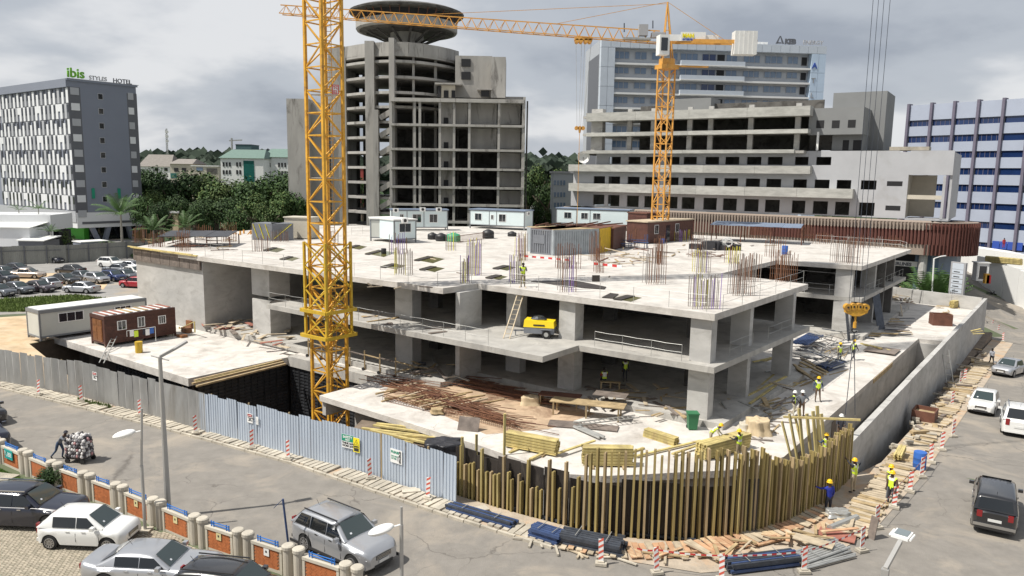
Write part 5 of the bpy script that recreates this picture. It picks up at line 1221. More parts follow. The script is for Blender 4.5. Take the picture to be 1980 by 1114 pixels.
    if helmet:
        mb=MB(); mb.smooth=True; mb.lathe([(.150,.0),(.128,.012),(.125,.05),(.105,.10),(.06,.135),(.005,.148)],hc+Vector((0,.01,.02)),14); part('helmet',mb,helmet,t,local=True)
    elif hat:
        mb=MB(); mb.smooth=True; mb.lathe([(.13,.0),(.105,.01),(.10,.06),(.06,.10),(.005,.11)],hc+Vector((0,.01,.02)),12); part('cap',mb,CLO[hat],t,local=True)
    else:
        mb=MB(); mb.smooth=True; mb.lathe([(.098,-.02),(.102,.03),(.085,.08),(.04,.108),(.003,.113)],hc+Vector((0,-.012,0)),12); part('hair',mb,HAIR,t,local=True)
    return t
def arm(side,el,wr): return {'el'+side:el,'wr'+side:wr}
walk_p=dict(knl=(-.11,.18,.52),anl=(-.11,.22,.10),tol=(-.12,.38,.05),knr=(.11,-.02,.48),anr=(.12,-.28,.12),tor=(.12,-.14,.04),ell=(-.26,-.14,1.16),wrl=(-.25,-.08,.92),elr=(.26,.10,1.16),wrr=(.24,.24,1.0))
hips=dict(ell=(-.40,-.06,1.2),wrl=(-.2,.04,1.02),elr=(.40,-.06,1.2),wrr=(.2,.04,1.02))
fwdp=dict(ell=(-.24,.16,1.22),wrl=(-.18,.40,1.24),elr=(.24,.16,1.22),wrr=(.18,.40,1.24))
bent=dict(spi=(0,.12,1.1),che=(0,.30,1.22),nec=(0,.42,1.30),chi=(0,.48,1.34),hea=(0,.52,1.42),shl=(-.19,.32,1.24),shr=(.19,.32,1.24),ell=(-.24,.45,1.0),wrl=(-.2,.62,.85),elr=(.24,.45,1.0),wrr=(.2,.62,.85))
person(1011,555,ZR,-80,'worker in yellow vest standing at the roof edge above the ladder','dark','khaki',VESTY,None,fwdp)
person(1580,777,ZS,-95,'worker in yellow helmet and open green vest standing alone on the podium','denim','brown',VESTY,HELY,dict(knl=(-.14,.03,.49),anl=(-.2,0,.08),tol=(-.24,.15,.04),ell=(-.3,-.02,1.16),wrl=(-.3,.08,.93),elr=(.3,-.02,1.16),wrr=(.3,.08,.93)))
person(1533,808,ZS,-30,'white helmeted man in cream trousers stepping on a beam at the podium edge','dark','cream',VESTY,HELW,dict(knr=(.12,.26,.62),anr=(.12,.30,.24),tor=(.12,.44,.2),**hips))
person(1549,807,ZS,-110,'white helmeted man in grey shirt and black vest next to the cream trousered one','grey','brown',None,HELW,hips)
person(1622,703,ZS,-70,'worker in yellow vest and grey trousers left of the hanging hook chains','beige','grey',VESTY,HELY)
person(1649,697,ZS,20,'worker in yellow vest striding beside the steel props on the podium','dark','dark',VESTY,HELY,walk_p)
person(1373,868,ZS,-20,'worker in pale shirt reaching over the large stack of yellow beams','cream','beige',VESTY,HELY,bent)
person(1427,892,ZS,130,'worker in yellow vest standing at the end of the large beam stack','dark','khaki',VESTY,HELY,fwdp)
person(1595,898,ZS-.45,110,'worker in navy overalls with reflective straps inside the timber formwork','denim','denim',VESTY,HELY,fwdp)
person(1623,858,ZS-.1,-110,'white helmeted man in black jacket atop the formwork near the chains','dark','brown',None,HELW,fwdp)
person(1649,953,.1,125,'worker in yellow vest reaching up to the timbers beside the long wall','dark','beige',VESTY,HELY,dict(ell=(-.3,.1,1.55),wrl=(-.3,.3,1.72)))
person(1600,998,-.25,105,'worker in bright blue jacket with a red scarf in front of the timbers','blue','dark',None,HELY,dict(ell=(-.42,.08,1.38),wrl=(-.62,.22,1.45),elr=(.26,.02,1.14),wrr=(.3,.12,.92)))
person(1721,979,.05,-150,'nearer of two yellow vested workers by the striped posts, in black trousers','brown','dark',VESTY,HELY,longsleeve=False)
person(1717,966,.05,-60,'farther of two yellow vested workers by the striped posts, partly hidden','khaki','grey',VESTY,HELY)
person(1916,706,None,-100,'man in white shirt and dark trousers walking far up the street','white','dark',None,None,walk_p,scale=.95)
person(1950,582,None,-90,'person in a pink red shirt beside motorbikes at the far junction','red','grey')
person(1966,596,None,-60,'person in a green outfit walking at the far junction','green','green',pose=walk_p)
person(1941,526-32,-1.5,-90,'person in dark red clothes far away in front of the blue office block','red','red',pt=atY(1940,480,132))
person(116,888,0,-10,'man in cap and grey shirt pushing a loaded handcart along the street','grey','denim',None,None,dict(spi=(0,.12,1.08),che=(0,.30,1.26),nec=(0,.38,1.38),chi=(0,.43,1.43),hea=(0,.46,1.52),shl=(-.19,.3,1.3),shr=(.19,.3,1.3),ell=(-.22,.5,1.2),wrl=(-.18,.78,1.2),elr=(.22,.5,1.2),wrr=(.18,.78,1.2),knl=(-.1,.16,.5),anl=(-.11,.05,.1),tol=(-.12,.2,.05),knr=(.1,-.12,.5),anr=(.11,-.45,.14),tor=(.12,-.34,.04)),hat='dark')
sit=dict(hil=(-.1,0,.50),hir=(.1,0,.50),pel=(0,0,.52),spi=(0,0,.72),che=(0,.03,.94),nec=(0,.05,1.07),chi=(0,.08,1.13),hea=(0,.09,1.22),shl=(-.19,.03,1.),shr=(.19,.03,1.),ell=(-.24,.12,.76),wrl=(-.15,.3,.72),elr=(.24,.12,.76),wrr=(.15,.3,.72),knl=(-.12,.42,.5),anl=(-.12,.42,.08),tol=(-.12,.58,.04),knr=(.12,.42,.5),anr=(.12,.42,.08),tor=(.12,.58,.04))
person(1168,747,ZF,100,'worker in red sleeves and yellow vest sitting on a bench in the shade','red','dark',VESTY,None,sit)
person(1208,738,ZF,-80,'dim figure in a yellow vest standing deep in the shaded ground floor','dark','dark',VESTY,None)
# ================================================================ TOWER CRANES
def lattice_section(w_,h_,n,leg,br,mt,twist=0):
    """square mast section, centre at origin, sides along the site axes"""
    mb=MB(); c=[U*(sx*w_/2)+V*(sy*w_/2) for sx,sy in((-1,-1),(1,-1),(1,1),(-1,1))]
    for p in c: mb.beam(p,p+Z*h_,leg,leg,up=U)
    hh=h_/n
    for k in range(n):
        for i in range(4):
            a,b=c[i],c[(i+1)%4]; z0=hh*k; z1=hh*(k+1)
            mb.beam(a+Z*z0,b+Z*z0,br,br)
            if (k+i+twist)%2: mb.beam(a+Z*z0,b+Z*z1,br,br)
            else: mb.beam(b+Z*z0,a+Z*z1,br,br)
            
    return mb.mesh('mast_section',[mt])
def ladder_mesh(h_,mt,w_=.42,n=None,nm='ladder'):
    mb=MB(); mb.beam((-w_/2,0,0),(-w_/2,0,h_),.04); mb.beam((w_/2,0,0),(w_/2,0,h_),.04)
    n=n or int(h_/.3)
    for k in range(1,n): mb.beam((-w_/2,0,h_*k/n),(w_/2,0,h_*k/n),.03)
    return mb.mesh(nm,[mt])
m1c=atY(633,480,53.6); m1=Vector((m1c.x,m1c.y,-6.0))
t=thing('tower_crane','tall yellow lattice crane mast rising out of the pit beyond the picture top','tower crane',m1)
sm1=lattice_section(1.72,4.5,3,.19,.085,YEL)
for k in range(22): inst('mast_section',sm1,t,m1+Z*(4.5*k),)
lm_=ladder_mesh(4.5,YEL)
for k in range(22): inst('ladder',lm_,t,m1+Z*(4.5*k)+U*.35+V*.1,(0,0,rad(20)))
mb=MB(); mb.box(m1-Z*.5,4.5,4.5,.6,math.atan2(U.y,U.x)); part('foundation',mb,CON,t)
# climbing frame round the mast
zt_=atY(633,470,52.6).z; zb_=atY(633,652,52.6).z; zm_=atY(633,603,52.6).z
w2=2.25; cc=[U*(sx*w2/2)+V*(sy*w2/2) for sx,sy in((-1,-1),(1,-1),(1,1),(-1,1))]; b0=Vector((m1.x,m1.y,0))
cf=MB(); 
for p in cc: cf.beam(b0+p+Z*zb_,b0+p+Z*zt_,.16,.16,up=U)
part('climbing_frame_leg',cf,YEL2,t) if 0 else None
for p in cc: m_=MB(); m_.beam(b0+p+Z*zb_,b0+p+Z*zt_,.16,.16,up=U); part('climbing_frame_leg',m_,YEL2,t)
nb=4
for k in range(nb):
    z0=zb_+(zt_-zb_)*k/nb; z1=zb_+(zt_-zb_)*(k+1)/nb
    for i in range(4):
        a,b=b0+cc[i],b0+cc[(i+1)%4]
        m_=MB(); m_.beam(a+Z*z0,b+Z*z1,.08,.08); part('climbing_frame_brace',m_,YEL2,t); m_=MB(); m_.beam(b+Z*z0,a+Z*z1,.08,.08); part('climbing_frame_brace',m_,YEL2,t)
for zz_ in (zb_,zm_):
    for i in range(4):
        w3=2.75/2.25; a,b=b0+cc[i]*w3,b0+cc[(i+1)%4]*w3; m_=MB(); m_.beam(a+Z*zz_,b+Z*zz_,.14,.24); part('frame_collar',m_,YEL2,t)
for y,w_ in ((185,1.3),(345,1.5)):
    z=atY(633,y,53.6).z; m_=MB(); m_.box(b0+Z*z,w_,w_,.05,math.atan2(U.y,U.x)); part('rest_platform',m_,STEEL,t)
pl=atY(648,172,52.2); pl.z-=.35; n_=Vector((.25,-1,0)).normalized(); u_=Vector((-n_.y,n_.x,0)); u_=Vector((1,.25,0)).normalized()
m_=MB(); m_.par(pl-u_*.2,u_*.44,Vector((0,.03,0)),Z*.62); pt_=part('number_plate',m_,WHT,t); 
m_=MB()
for a,b in ((Vector((0,0,0)),u_*.44),(Z*.57,u_*.44),): m_.par(pl-u_*.2+a-Vector((0,.012,0)),b,Vector((0,.01,0)),Z*.05)
for a in (0,.39): m_.par(pl-u_*.2+u_*a+Z*.05-Vector((0,.012,0)),u_*.05,Vector((0,.01,0)),Z*.52)
part('plate_border',m_,REDP,pt_)
text('TC',.26,REDP,pt_,pl-u_*.13+Z*.34-Vector((0,.012,0)),u_,depth=.004,bold=.006); text('02',.26,REDP,pt_,pl-u_*.13+Z*.08-Vector((0,.012,0)),u_,depth=.004,bold=.006)
# out of frame upper works that carry the hoist ropes
top=m1+Z*99; hk=atY(1656,590,42.2)
jd=(Vector((hk.x,hk.y,0))-b0).normalized(); L_=(Vector((hk.x,hk.y,0))-b0).length
m_=MB(); m_.box(top-Z*1,2.4,2.4,2.2,0); part('slewing_unit',m_,YEL,t)
e_=Vector((-jd.y,jd.x,0))
m_=MB(); zj=top+Z*1.2
for o_ in (-.6,.6): m_.beam(zj+e_*o_-jd*13,zj+e_*o_+jd*(L_+8),.14)
m_.beam(zj+Z*1.4,zj+jd*(L_+8)+Z*1.2,.14)
n_=24
for k in range(n_):
    a=zj+jd*((L_+8)*k/n_); b=zj+jd*((L_+8)*(k+1)/n_)
    for o_ in (-.6,.6): m_.beam(a+e_*o_,(a+b)/2+Z*1.35,.07); m_.beam((a+b)/2+Z*1.35,b+e_*o_,.07)
    m_.beam(a-e_*.6,a+e_*.6,.07)
part('jib',m_,YEL,t)
m_=MB(); m_.box(zj-jd*11-Z*2.2,3,1.4,2.6,math.atan2(jd.y,jd.x)); part('counterweight',m_,CON,t)
m_=MB(); tr=zj+jd*L_; m_.box(tr-Z*.5,1.8,1.4,.4,math.atan2(jd.y,jd.x)); part('trolley',m_,YEL,t)
for a,b in ((-.42,-.55),(-.14,-.25),(.14,.1),(.42,.6)):
    m_=MB(); m_.tube(Vector((hk.x+a,hk.y,hk.z)),Vector((hk.x+b,hk.y+.05*a,zj.z-.4)),.014,n=5,cap=False); part('hoist_rope',m_,WALER,t)
# hook block
hb=thing('hook_block','big orange yellow hook block with four round sheaves hanging over the podium','hook block',(hk.x,hk.y,hk.z-.9))
for i,x in enumerate((-.5,-.17,.17,.5)):
    m_=MB(); c=Vector((hk.x+x,hk.y-.0,hk.z-.12+(.04 if i%3 else 0))); m_.tube(c-Vector((0,.14,0)),c+Vector((0,.14,0)),.2,n=16); part('sheave',m_,YELC if 0 else YEL,hb)
    m_=MB(); m_.tube(c-Vector((0,.16,0)),c+Vector((0,.16,0)),.06,n=8); part('sheave_pin',m_,BLACK,hb)
m_=MB(); m_.add([Vector((hk.x+x,hk.y+y,hk.z+z)) for y in (-.1,.1) for x,z in ((-.66,-.1),(.66,-.1),(.62,-.42),(.2,-.62),(-.2,-.62),(-.62,-.42))],[(5,4,3,2,1,0),(6,7,8,9,10,11)]+[(i,(i+1)%6,(i+1)%6+6,i+6) for i in range(6)]); part('side_plate',m_,YEL,hb)
m_=MB(); m_.tube((hk.x,hk.y,hk.z-.6),(hk.x,hk.y,hk.z-.95),.06); m_.tube((hk.x,hk.y,hk.z-.95),(hk.x,hk.y,hk.z-1.3),.1); part('swivel',m_,YEL,hb)
m_=MB(); pts=[Vector((hk.x+.14*math.sin(a),hk.y,hk.z-1.42-.14*math.cos(a))) for a in [PI+.2*k*PI for k in range(0,8)]]; m_.path(pts,.04); part('hook',m_,BLACK,hb)
ld=Vector((hk.x-.1,hk.y-.2,2.0))
for a,b in ((-.15,-.3),(.15,.25)):
    m_=MB(); m_.tube(Vector((hk.x,hk.y,hk.z-1.5)),Vector((hk.x+b,hk.y-.4,atY(1640,800,42).z)),.022,n=5); single('lifting_chain',m_,WALER,'%s of the two chains hanging below the orange hook block'%('left one' if a<0 else 'right one'),'chain')
# ---- background crane
Yc2=97.
b2=atY(1277,420,Yc2); top2=atY(1289,118,Yc2); c2=Vector(((b2.x+top2.x)/2,Yc2,0))
t=thing('tower_crane','second yellow tower crane with its whole jib stretching left over the site','tower crane',c2)
s2=lattice_section(1.55,4.5,3,.17,.075,YELF); zc=top2.z-1; k=0; z=zc-4.5
while z>0: inst('mast_section',s2,t,c2+Z*z); z-=4.5
m_=MB(); m_.box(c2+Z*(zc),2.1,2.1,.5,.6); m_.tube(c2+Z*(zc+.5),c2+Z*(zc+1.2),1.0,n=16); part('slewing_ring',m_,YELF,t)
m_=MB(); m_.box(c2+Vector((3,0,zc+.3)),4.2,.5,.15,.1); part('walkway',m_,YELF,t)
jl=atY(543,27,102); ap=atY(1291,4,Yc2); root=atY(1275,84,Yc2)
d=(jl-root); 
m_=MB(); 
for a in ((-.6,-.6),(.6,-.6),(.6,.6),(-.6,.6)): m_.beam(Vector((c2.x+a[0],c2.y+a[1],zc+1.2)),ap,.13)
for k in range(1,6):
    f=k/6; w_=.6*(1-f); z=zc+1.2+(ap.z-zc-1.2)*f
    for p,q_ in (((-1,-1),(1,-1)),((1,-1),(1,1)),((-1,1),(-1,-1))): m_.beam(Vector((ap.x+(c2.x-ap.x)*(1-f)+p[0]*w_,Yc2+p[1]*w_,z)),Vector((ap.x+(c2.x-ap.x)*(1-f)+q_[0]*w_,Yc2+q_[1]*w_,z)),.07)
part('apex_tower',m_,YELF,t)
nb=34; e_=Vector((d.y,-d.x,0)).normalized()
for k in range(nb):
    a=root+d*(k/nb); b=root+d*((k+1)/nb); f0=1.45-.35*k/nb; f1=1.45-.35*(k+1)/nb; m_=MB()
    m_.beam(a+Z*f0,b+Z*f1,.12)
    for o_ in (-.55,.55): m_.beam(a+e_*o_,b+e_*o_,.11); m_.beam(a+e_*o_,(a+b)/2+Z*f0,.055); m_.beam((a+b)/2+Z*f0,b+e_*o_,.055)
    m_.beam(a-e_*.55,a+e_*.55,.05); part('jib_bay',m_,YELF,t)
m_=MB(); p1=atY(1170,18,98); m_.beam(ap,root+d*.27+Z*1.3,.05,.05); m_.beam(ap+Z*-.2,root+d*.62+Z*1.2,.05,.05)
part('pendant_tie',m_,YELF,t)
cj=atY(1462,83,95); cr0=atY(1300,80,Yc2); m_=MB()
m_.beam(cr0+Vector((0,-.5,0)),cj+Vector((0,-.5,0)),.2,.45); m_.beam(cr0+Vector((0,.5,0)),cj+Vector((0,.5,0)),.2,.45); part('counter_jib',m_,YELF,t)
m_=MB(); m_.beam(ap,cr0+(cj-cr0)*.62+Z*.3,.05); part('pendant_tie',m_,YELF,t)
for k in range(5):
    p=cr0+(cj-cr0)*(.755+k*.053); m_=MB(); m_.box((p.x,p.y,p.z-1.45),.5,1.5,2.7,0); part('counterweight_block',m_,WHD,t)
p=cr0+(cj-cr0)*.15; m_=MB(); m_.box((p.x,p.y-.9,p.z+.1),3.6,.1,1.7,0); 
m_=MB(); a=atY(1316,79,96); m_.par((a.x,a.y,a.z),(3.0,-.05,0),(0,.08,0),(0,0,1.05)); m_.par((a.x-1.4,a.y+.1,a.z),(6.0,0,0),(0,.06,0),(0,0,.75)); bd=part('name_board',m_,WHT,t)
text('MAN',.62,YELP,bd,a+Vector((.2,-.06,.4)),(1,0,0),depth=.01,bold=.04); text('ENTERPRISE',.29,BLUEP,bd,a+Vector((.2,-.06,.06)),(1,0,0),depth=.01,bold=.015)
cb=atY(1281,107,95.4); m_=MB(); m_.box(cb,1.25,1.3,2.3,.15); cbp=part('operator_cabin',m_,WHT,t); m_=MB(); m_.box(cb+Vector((.06,-.68,.45)),.8,.06,1.5,.15); part('cabin_window',m_,GLASS,cbp)
for (x,y,w_,h_,m__) in ((1243,68,1.1,1.3,GREYP),(1231,76,3.4,.25,STEEL),(1272,72,1.6,.6,GREYP)): 
    p=atY(x,y,97); m_=MB(); m_.box((p.x,p.y,p.z-.1),w_,.9,h_,0); part('winch_unit',m_,m__,t)
for (x,y0,y1) in ((1207,45,62),(525*.395+1050+5,40,55)): m_=MB(); a=atY(x,y1,98); b=atY(x,y0,98); m_.beam(a,b,.12); part('mast_rod',m_,WALER,t)
tr=atY(1128,74,98); m_=MB(); m_.box((tr.x,tr.y,tr.z-.3),2.2,1.2,.35,0); 
for k in (-.8,-.3,.3,.8): m_.tube((tr.x+k,tr.y-.6,tr.z-.4),(tr.x+k,tr.y+.6,tr.z-.4),.25,n=10)
part('trolley',m_,YELF,t)
h2_=atY(1121,248,98)
for a,b in ((-.9,-.35),(-.2,-.1),(.2,.1),(1.,.35)): m_=MB(); m_.tube((tr.x+a,tr.y,tr.z-.4),(h2_.x+b,h2_.y,h2_.z),.02,n=4,cap=False); part('hoist_rope',m_,STEEL,t)
hb=thing('hook_block','small yellow hook block hanging from the second crane in front of the sky','hook block',h2_-Z*.4)
for x in (-.4,0,.4): m_=MB(); m_.tube((h2_.x+x,h2_.y-.15,h2_.z),(h2_.x+x,h2_.y+.15,h2_.z),.26,n=12); part('sheave',m_,YELF,hb)
m_=MB(); m_.tube((h2_.x,h2_.y,h2_.z-.1),(h2_.x,h2_.y,h2_.z-.6),.2,.1,8); m_.tube((h2_.x,h2_.y,h2_.z-.6),(h2_.x,h2_.y,2.),.03,n=4); part('hook_rope',m_,YELF,hb)
# mast base seen through the open left bay
c3=Vector((atY(472,560,98).x,98,0)); t=thing('crane_mast','yellow crane mast stub seen through the open bay beside the tall left column','crane mast',c3)
for k in range(2): inst('mast_section',s2,t,c3+Z*(-1.+4.5*k)) if k<1 else None
m_=MB(); inst('mast_section',s2,t,c3+Z*3.5)
for x in (540,572):
    c4=Vector((atY(x,540,92).x,92,0)); t=thing('shoring_tower','yellow lattice shoring tower under the roof, %s'%('nearer the tall left column' if x==540 else 'nearer the big crane mast'),'shoring',c4); inst('mast_section',s2,t,c4+Z*(.5))
# ================================================================ ROOF DECK: CABINS, REBAR, RAILS, CLUTTER
def cabin(name,label,c,ang,L,Wd,H,wall,roofm,wins=(),doors=(),trim=CABG,legs=.35,ov=.12,ac=(),posts=(),cat='cabin',groove=0,roofsheets=0):
    """portable cabin; c = near left corner of its front face at floor level; wins: (face,s,z,w,h), face 0 = front (along ang), 1 = right end, 2 = left end"""
    t=thing(name,label,cat,c); d=Vector((math.cos(ang),math.sin(ang),0)); e=Vector((-d.y,d.x,0)); c=Vector(c)
    mb=MB(); mb.par(c+Z*legs,d*L,e*Wd,Z*(H-legs-.1)); part('wall',mb,wall,t)
    mb=MB(); mb.par(c-d*ov-e*ov+Z*(H-.1),d*(L+2*ov),e*(Wd+2*ov),Z*.14); part('roof',mb,roofm,t)
    mb=MB(); mb.par(c-e*.02+Z*(H-.24),d*L,e*.06,Z*.13); mb.par(c-e*.02+Z*legs,d*L,e*.06,Z*.14); part('trim_band',mb,trim,t)
    for s in (0,1): mb=MB(); mb.par(c+d*(s*(L-.12)-.015)-e*.02+Z*.0,d*.15,e*.15,Z*(H-.12)); part('corner_post',mb,trim,t)
    mb=MB(); mb.par(c+d*(L-.12)+e*(Wd-.14),d*.14,e*.15,Z*(H-.12)); part('corner_post',mb,trim,t)
    for s in posts: mb=MB(); mb.par(c+d*(s-.05)-e*.03+Z*legs,d*.1,e*.05,Z*(H-legs-.2)); part('joint_strip',mb,trim,t)
    for (f,s,z,w_,h_) in wins:
        o,dd,nn=((c,d,-e),(c+d*L,e,d),(c,e,-d))[f]
        if w_>.9 or h_>.5:
            mb=MB(); mb.par(o+dd*(s-.05)+Z*(z-.05)+nn*.001,dd*(w_+.1),nn*.04,Z*(h_+.1)); f_=part('window',mb,WHT,t)
            for k in range(2): mb=MB(); mb.par(o+dd*(s+k*w_/2+.02)+Z*z+nn*.041,dd*(w_/2-.04),nn*.01,Z*h_); part('pane',mb,GLASS,f_)
        else: mb=MB(); mb.par(o+dd*s+Z*z+nn*.001,dd*w_,nn*.03,Z*h_); part('window',mb,GLASS,t)
    for (f,s,w_,h_,m_) in doors:
        o,dd,nn=((c,d,-e),(c+d*L,e,d),(c,e,-d))[f]
        mb=MB(); mb.par(o+dd*s+Z*(legs+.02)+nn*.001,dd*w_,nn*.04,Z*h_); dr=part('door',mb,m_,t)
        mb=MB(); mb.par(o+dd*(s+w_*.85)+Z*(legs+1)+nn*.041,dd*.05,nn*.04,Z*.1); part('handle',mb,CHROME,dr)
    for (f,s,z) in ac:
        o,dd,nn=((c,d,-e),(c+d*L,e,d),(c,e,-d))[f]
        q=o+dd*s+Z*z+nn*.0; mb=MB(); mb.par(q,dd*.8,nn*.32,Z*.55); a_=part('air_conditioner',mb,WHT,t); mb=MB(); mb.tube(q+dd*.4+nn*.325+Z*.28,q+dd*.4+nn*.34+Z*.28,.2,n=14); part('fan_grille',mb,BLACK,a_)
    if groove:
        n=int((H-legs-.2)/groove)
        for k in range(n):
            mb=MB(); z=legs+.12+k*groove; mb.par(c+Z*z-e*.018,d*L,e*.02,Z*(groove-.02)); part('board',mb,wall,t)
            mb=MB(); mb.par(c+Z*z+d*(L-.002),d*.02,e*Wd,Z*(groove-.02)); part('board',mb,wall,t)
            if groove>.2: pass
    return t
def rpx(x,y,z=ZR): return at(x,y,z)
aU=math.atan2(-.6,.8); aV=math.atan2(.8,.6)
# cabins at picture positions, front edge measured from two base points
def cabpx(name,label,p0,p1,Wd,H,*a,**k):
    A=at(*p0,ZR) if len(p0)==2 else at(*p0); B=at(*p1,ZR) if len(p1)==2 else at(*p1); d=B-A; return cabin(name,label,A,math.atan2(d.y,d.x),d.length,Wd,H,*a,**k),d.length
cabpx('site_cabin','small white cabin with a dark glazed door nearest on the deck, left of the others',(762,471),(805,469),6.0,2.75,CAB,WHD,wins=((0,.7,1.3,1.5,.95),),ac=((0,.9,2.35),),legs=.4)
mb=MB(); c_=at(716,466,ZR); cabin('cabin_porch','open fronted grey porch bay with a dark door at the left of the near cabin',c_,math.atan2(-.12,1),3.6,2.4,2.7,CABGR,WHD,doors=((0,1.4,1.3,2.0,HOTD),),legs=.35)
cabpx('site_cabin','long white cabin block with air conditioners behind the small near cabin',(757,446),(866,446),2.5,3.0,CAB,BROOF,wins=((0,1.2,1.5,.5,.8),(0,3.0,1.2,1.2,1.1),(0,5.4,1.2,1.1,1.1)),ac=((0,.2,2.6),(0,4.0,2.75),(0,6.3,2.75)),posts=(2.2,4.6),legs=.4)
cabpx('site_cabin','white cabin with two windows standing right of centre behind the deck',(908,441),(1014,446),3.2,2.9,CAB,BROOF,wins=((0,.9,1.3,1.1,.95),(0,3.6,1.5,.4,.6),(0,4.9,1.2,1.1,1.05)),ac=((1,.4,2.2),),posts=(3.3,4.5),legs=.5)
cabpx('site_cabin','white cabin with blue grey roof partly hidden behind the steel containers',(1075,436),(1215,442),3,2.9,CAB,BROOF,wins=((0,1.4,1.3,1.2,.9),(0,4.3,1.3,1.1,.9),(0,6.3,1.3,1.2,.9)),posts=(3.5,5.8),legs=.4)
# steel containers
def container(label,A,B,Wd,H,mt,roofm,win=None):
    d=(B-A); L=d.length; d=d/L; e=Vector((-d.y,d.x,0)); t=thing('shipping_container',label,'container',A)
    mb=MB(); mb.par(A+e*.06,d*L,e*(Wd-.12),Z*H); part('body',mb,mt,t)
    n=int(L/.28); w_=L/n; rm=MB()
    for i in range(n): m_=MB(); m_.par(A+d*(w_*i+.03)+Z*.15,d*(w_*.55),e*.06,Z*(H-.3)); part('rib',m_,mt,t)
    mb=MB(); mb.par(A-Z*0,d*L,e*.09,Z*.15); mb.par(A+Z*(H-.15),d*L,e*.09,Z*.15)
    for s in (0,L-.14): mb.par(A+d*s-e*.01,d*.14,e*.14,Z*H)
    part('frame',mb,mt,t); mb=MB(); mb.par(A+Z*H,d*L,e*Wd,Z*.05); part('roof',mb,roofm,t)
    if win: m_=MB(); m_.par(A+d*win[0]+Z*win[1]-e*.03,d*win[2],e*.05,Z*win[3]); part('hatch',m_,mt,t)
    return t,d,e,L
P_CG=mat('grey container',(.17,.18,.20),.6,var=.12,scale=1.5,stain=((.30,.28,.25),.6,.8,1)); P_CP=mat('pale grey container',(.32,.35,.37),.6,var=.15,scale=1.5,stain=((.25,.14,.08),.62,.8,1.2)); P_CY=mat('yellow container',(.62,.42,.03),.6,var=.15,scale=1.5)
A=at(1025,490,ZR); B=at(1068,494,ZR); container('dark grey steel container with a closed hatch at the left of the container group',A,B,5,2.6,P_CG,RUSTB,(.5,1.1,1.3,.9))
A=at(1070,494.5,ZR); B=at(1157,490,ZR); container('pale blue grey corrugated container in the middle of the container group',A,B,5,2.6,P_CP,TIM2)
A=at(1159,490,ZR); B=at(1183,484,ZR); container('yellow corrugated container end beside the brown cabin',A,B,5,2.6,P_CY,RUSTB)
cabpx('brown_cabin','dark brown boarded cabin directly right of the yellow container',(1185,485),(1209,477),4.5,2.5,WOODB,RUSTB,groove=.22,legs=.1,trim=WOODB)
cabpx('brown_cabin','long brown boarded cabin with windows and a door under a pale yellow roof',(1251,472),(1339,463),3,2.7,WOODB,TIML,wins=((0,1.6,1.2,.85,1.0),(0,6.6,1.2,.8,1.0)),doors=((0,4.3,.9,2.0,GLASS),),groove=.22,legs=.1,trim=WOODB,posts=())
cabpx('brown_cabin','plain brown boarded cabin end behind the yellow container',(1213,455),(1249,458),3,3.2,WOODB,RUSTB,groove=.22,legs=.1,trim=WOODB)
for k in range(7):
    mb=MB(); a=at(1035+k*20,436+R.uniform(-1,2),ZR+2.75); b=at(1060+k*24,430+R.uniform(-2,3),ZR+2.8); mb.beam(a,b,.12); single('roof_bar',mb,RUSTB,None,'steel bar') ; bpy.data.objects[-1] if 0 else None
for o in [x for x in bpy.data.objects if x.name.startswith('roof_bar')]: o['label']='rusty steel bar lying loose across the roofs of the steel containers'; o['group']='rusty bars on the container roofs'
# generator and wrapped tower
g,_=cabpx('generator','cream coloured diesel generator with black louvred end left of the crane mast',(551,461),(600,463),2.2,2.6,CREAM,CREAM,legs=.1,trim=CREAM)
gc=at(551,461,ZR); d_=Vector((1,.0,0)); 
for i in range(2):
    for j in range(4):
        mb=MB(); p=gc+Vector((.25+i*1.25,-.06,.35+j*.52)); mb.par(p,(.8,0,0),(0,.05,0),(0,0,.32)); part('louvre',mb,BLACK,g)
c_=at(488,464,ZR); t=thing('stripe_screen','dark boxed stair enclosure with yellow warning stripes at the back of the deck','enclosure',c_)
mb=MB(); mb.par(c_,(2.6,-.8,0),(.8,2.2,0),(0,0,2.0)); mb.par(c_+Vector((2.6,-.8,0)),(2.2,1.0,0),(-.8,2,0),(0,0,2.0)); part('panel',mb,P_CG,t)
for k in range(3): mb=MB(); mb.beam(c_+Vector((.15+k*.8,-.1-k*.25,1.9)),c_+Vector((.75+k*.8,-.28-k*.25,.2)),.12,.03); part('stripe',mb,YELP,t)
mb=MB(); a=c_+Vector((2.75,-.8,.2)); mb.beam(a,a+Vector((1.9,.85,1.7)),.12,.03); part('stripe',mb,YELP,t)
# rebar clusters
def rebar(x,y,wpx,h,n,label,mats=(RUST,REBG),rows=2,dep=1.0,z=ZR,lean=.03,jit=.15):
    a=at(x-wpx/2,y,z); b=at(x+wpx/2,y,z); d=(b-a); e=Vector((-d.y,d.x,0)).normalized(); t=thing('rebar_cluster',label,'rebar',(a+b)/2)
    for r_ in range(rows):
        for i in range(n):
            p=a+d*((i+R.uniform(-.2,.2))/max(1,n-1))+e*(dep*r_/max(1,rows-1) if rows>1 else 0); mb=MB(); hh=h*R.uniform(1-jit,1+jit)
            mb.beam(p-Z*.02,p+Vector((R.uniform(-lean,lean),R.uniform(-lean,lean),hh)),.036,.036); part('bar',mb,mats[R.randrange(len(mats))],t)
    m_=MB()
    for zz_ in (.25*h,):
        m_.beam(a+Z*zz_,b+Z*zz_,.02); m_.beam(a+e*dep+Z*zz_,b+e*dep+Z*zz_,.02)
    part('tie_bar',m_,REBG,t)
    return t
YP=(REBY,REBP,REBG,REBG)
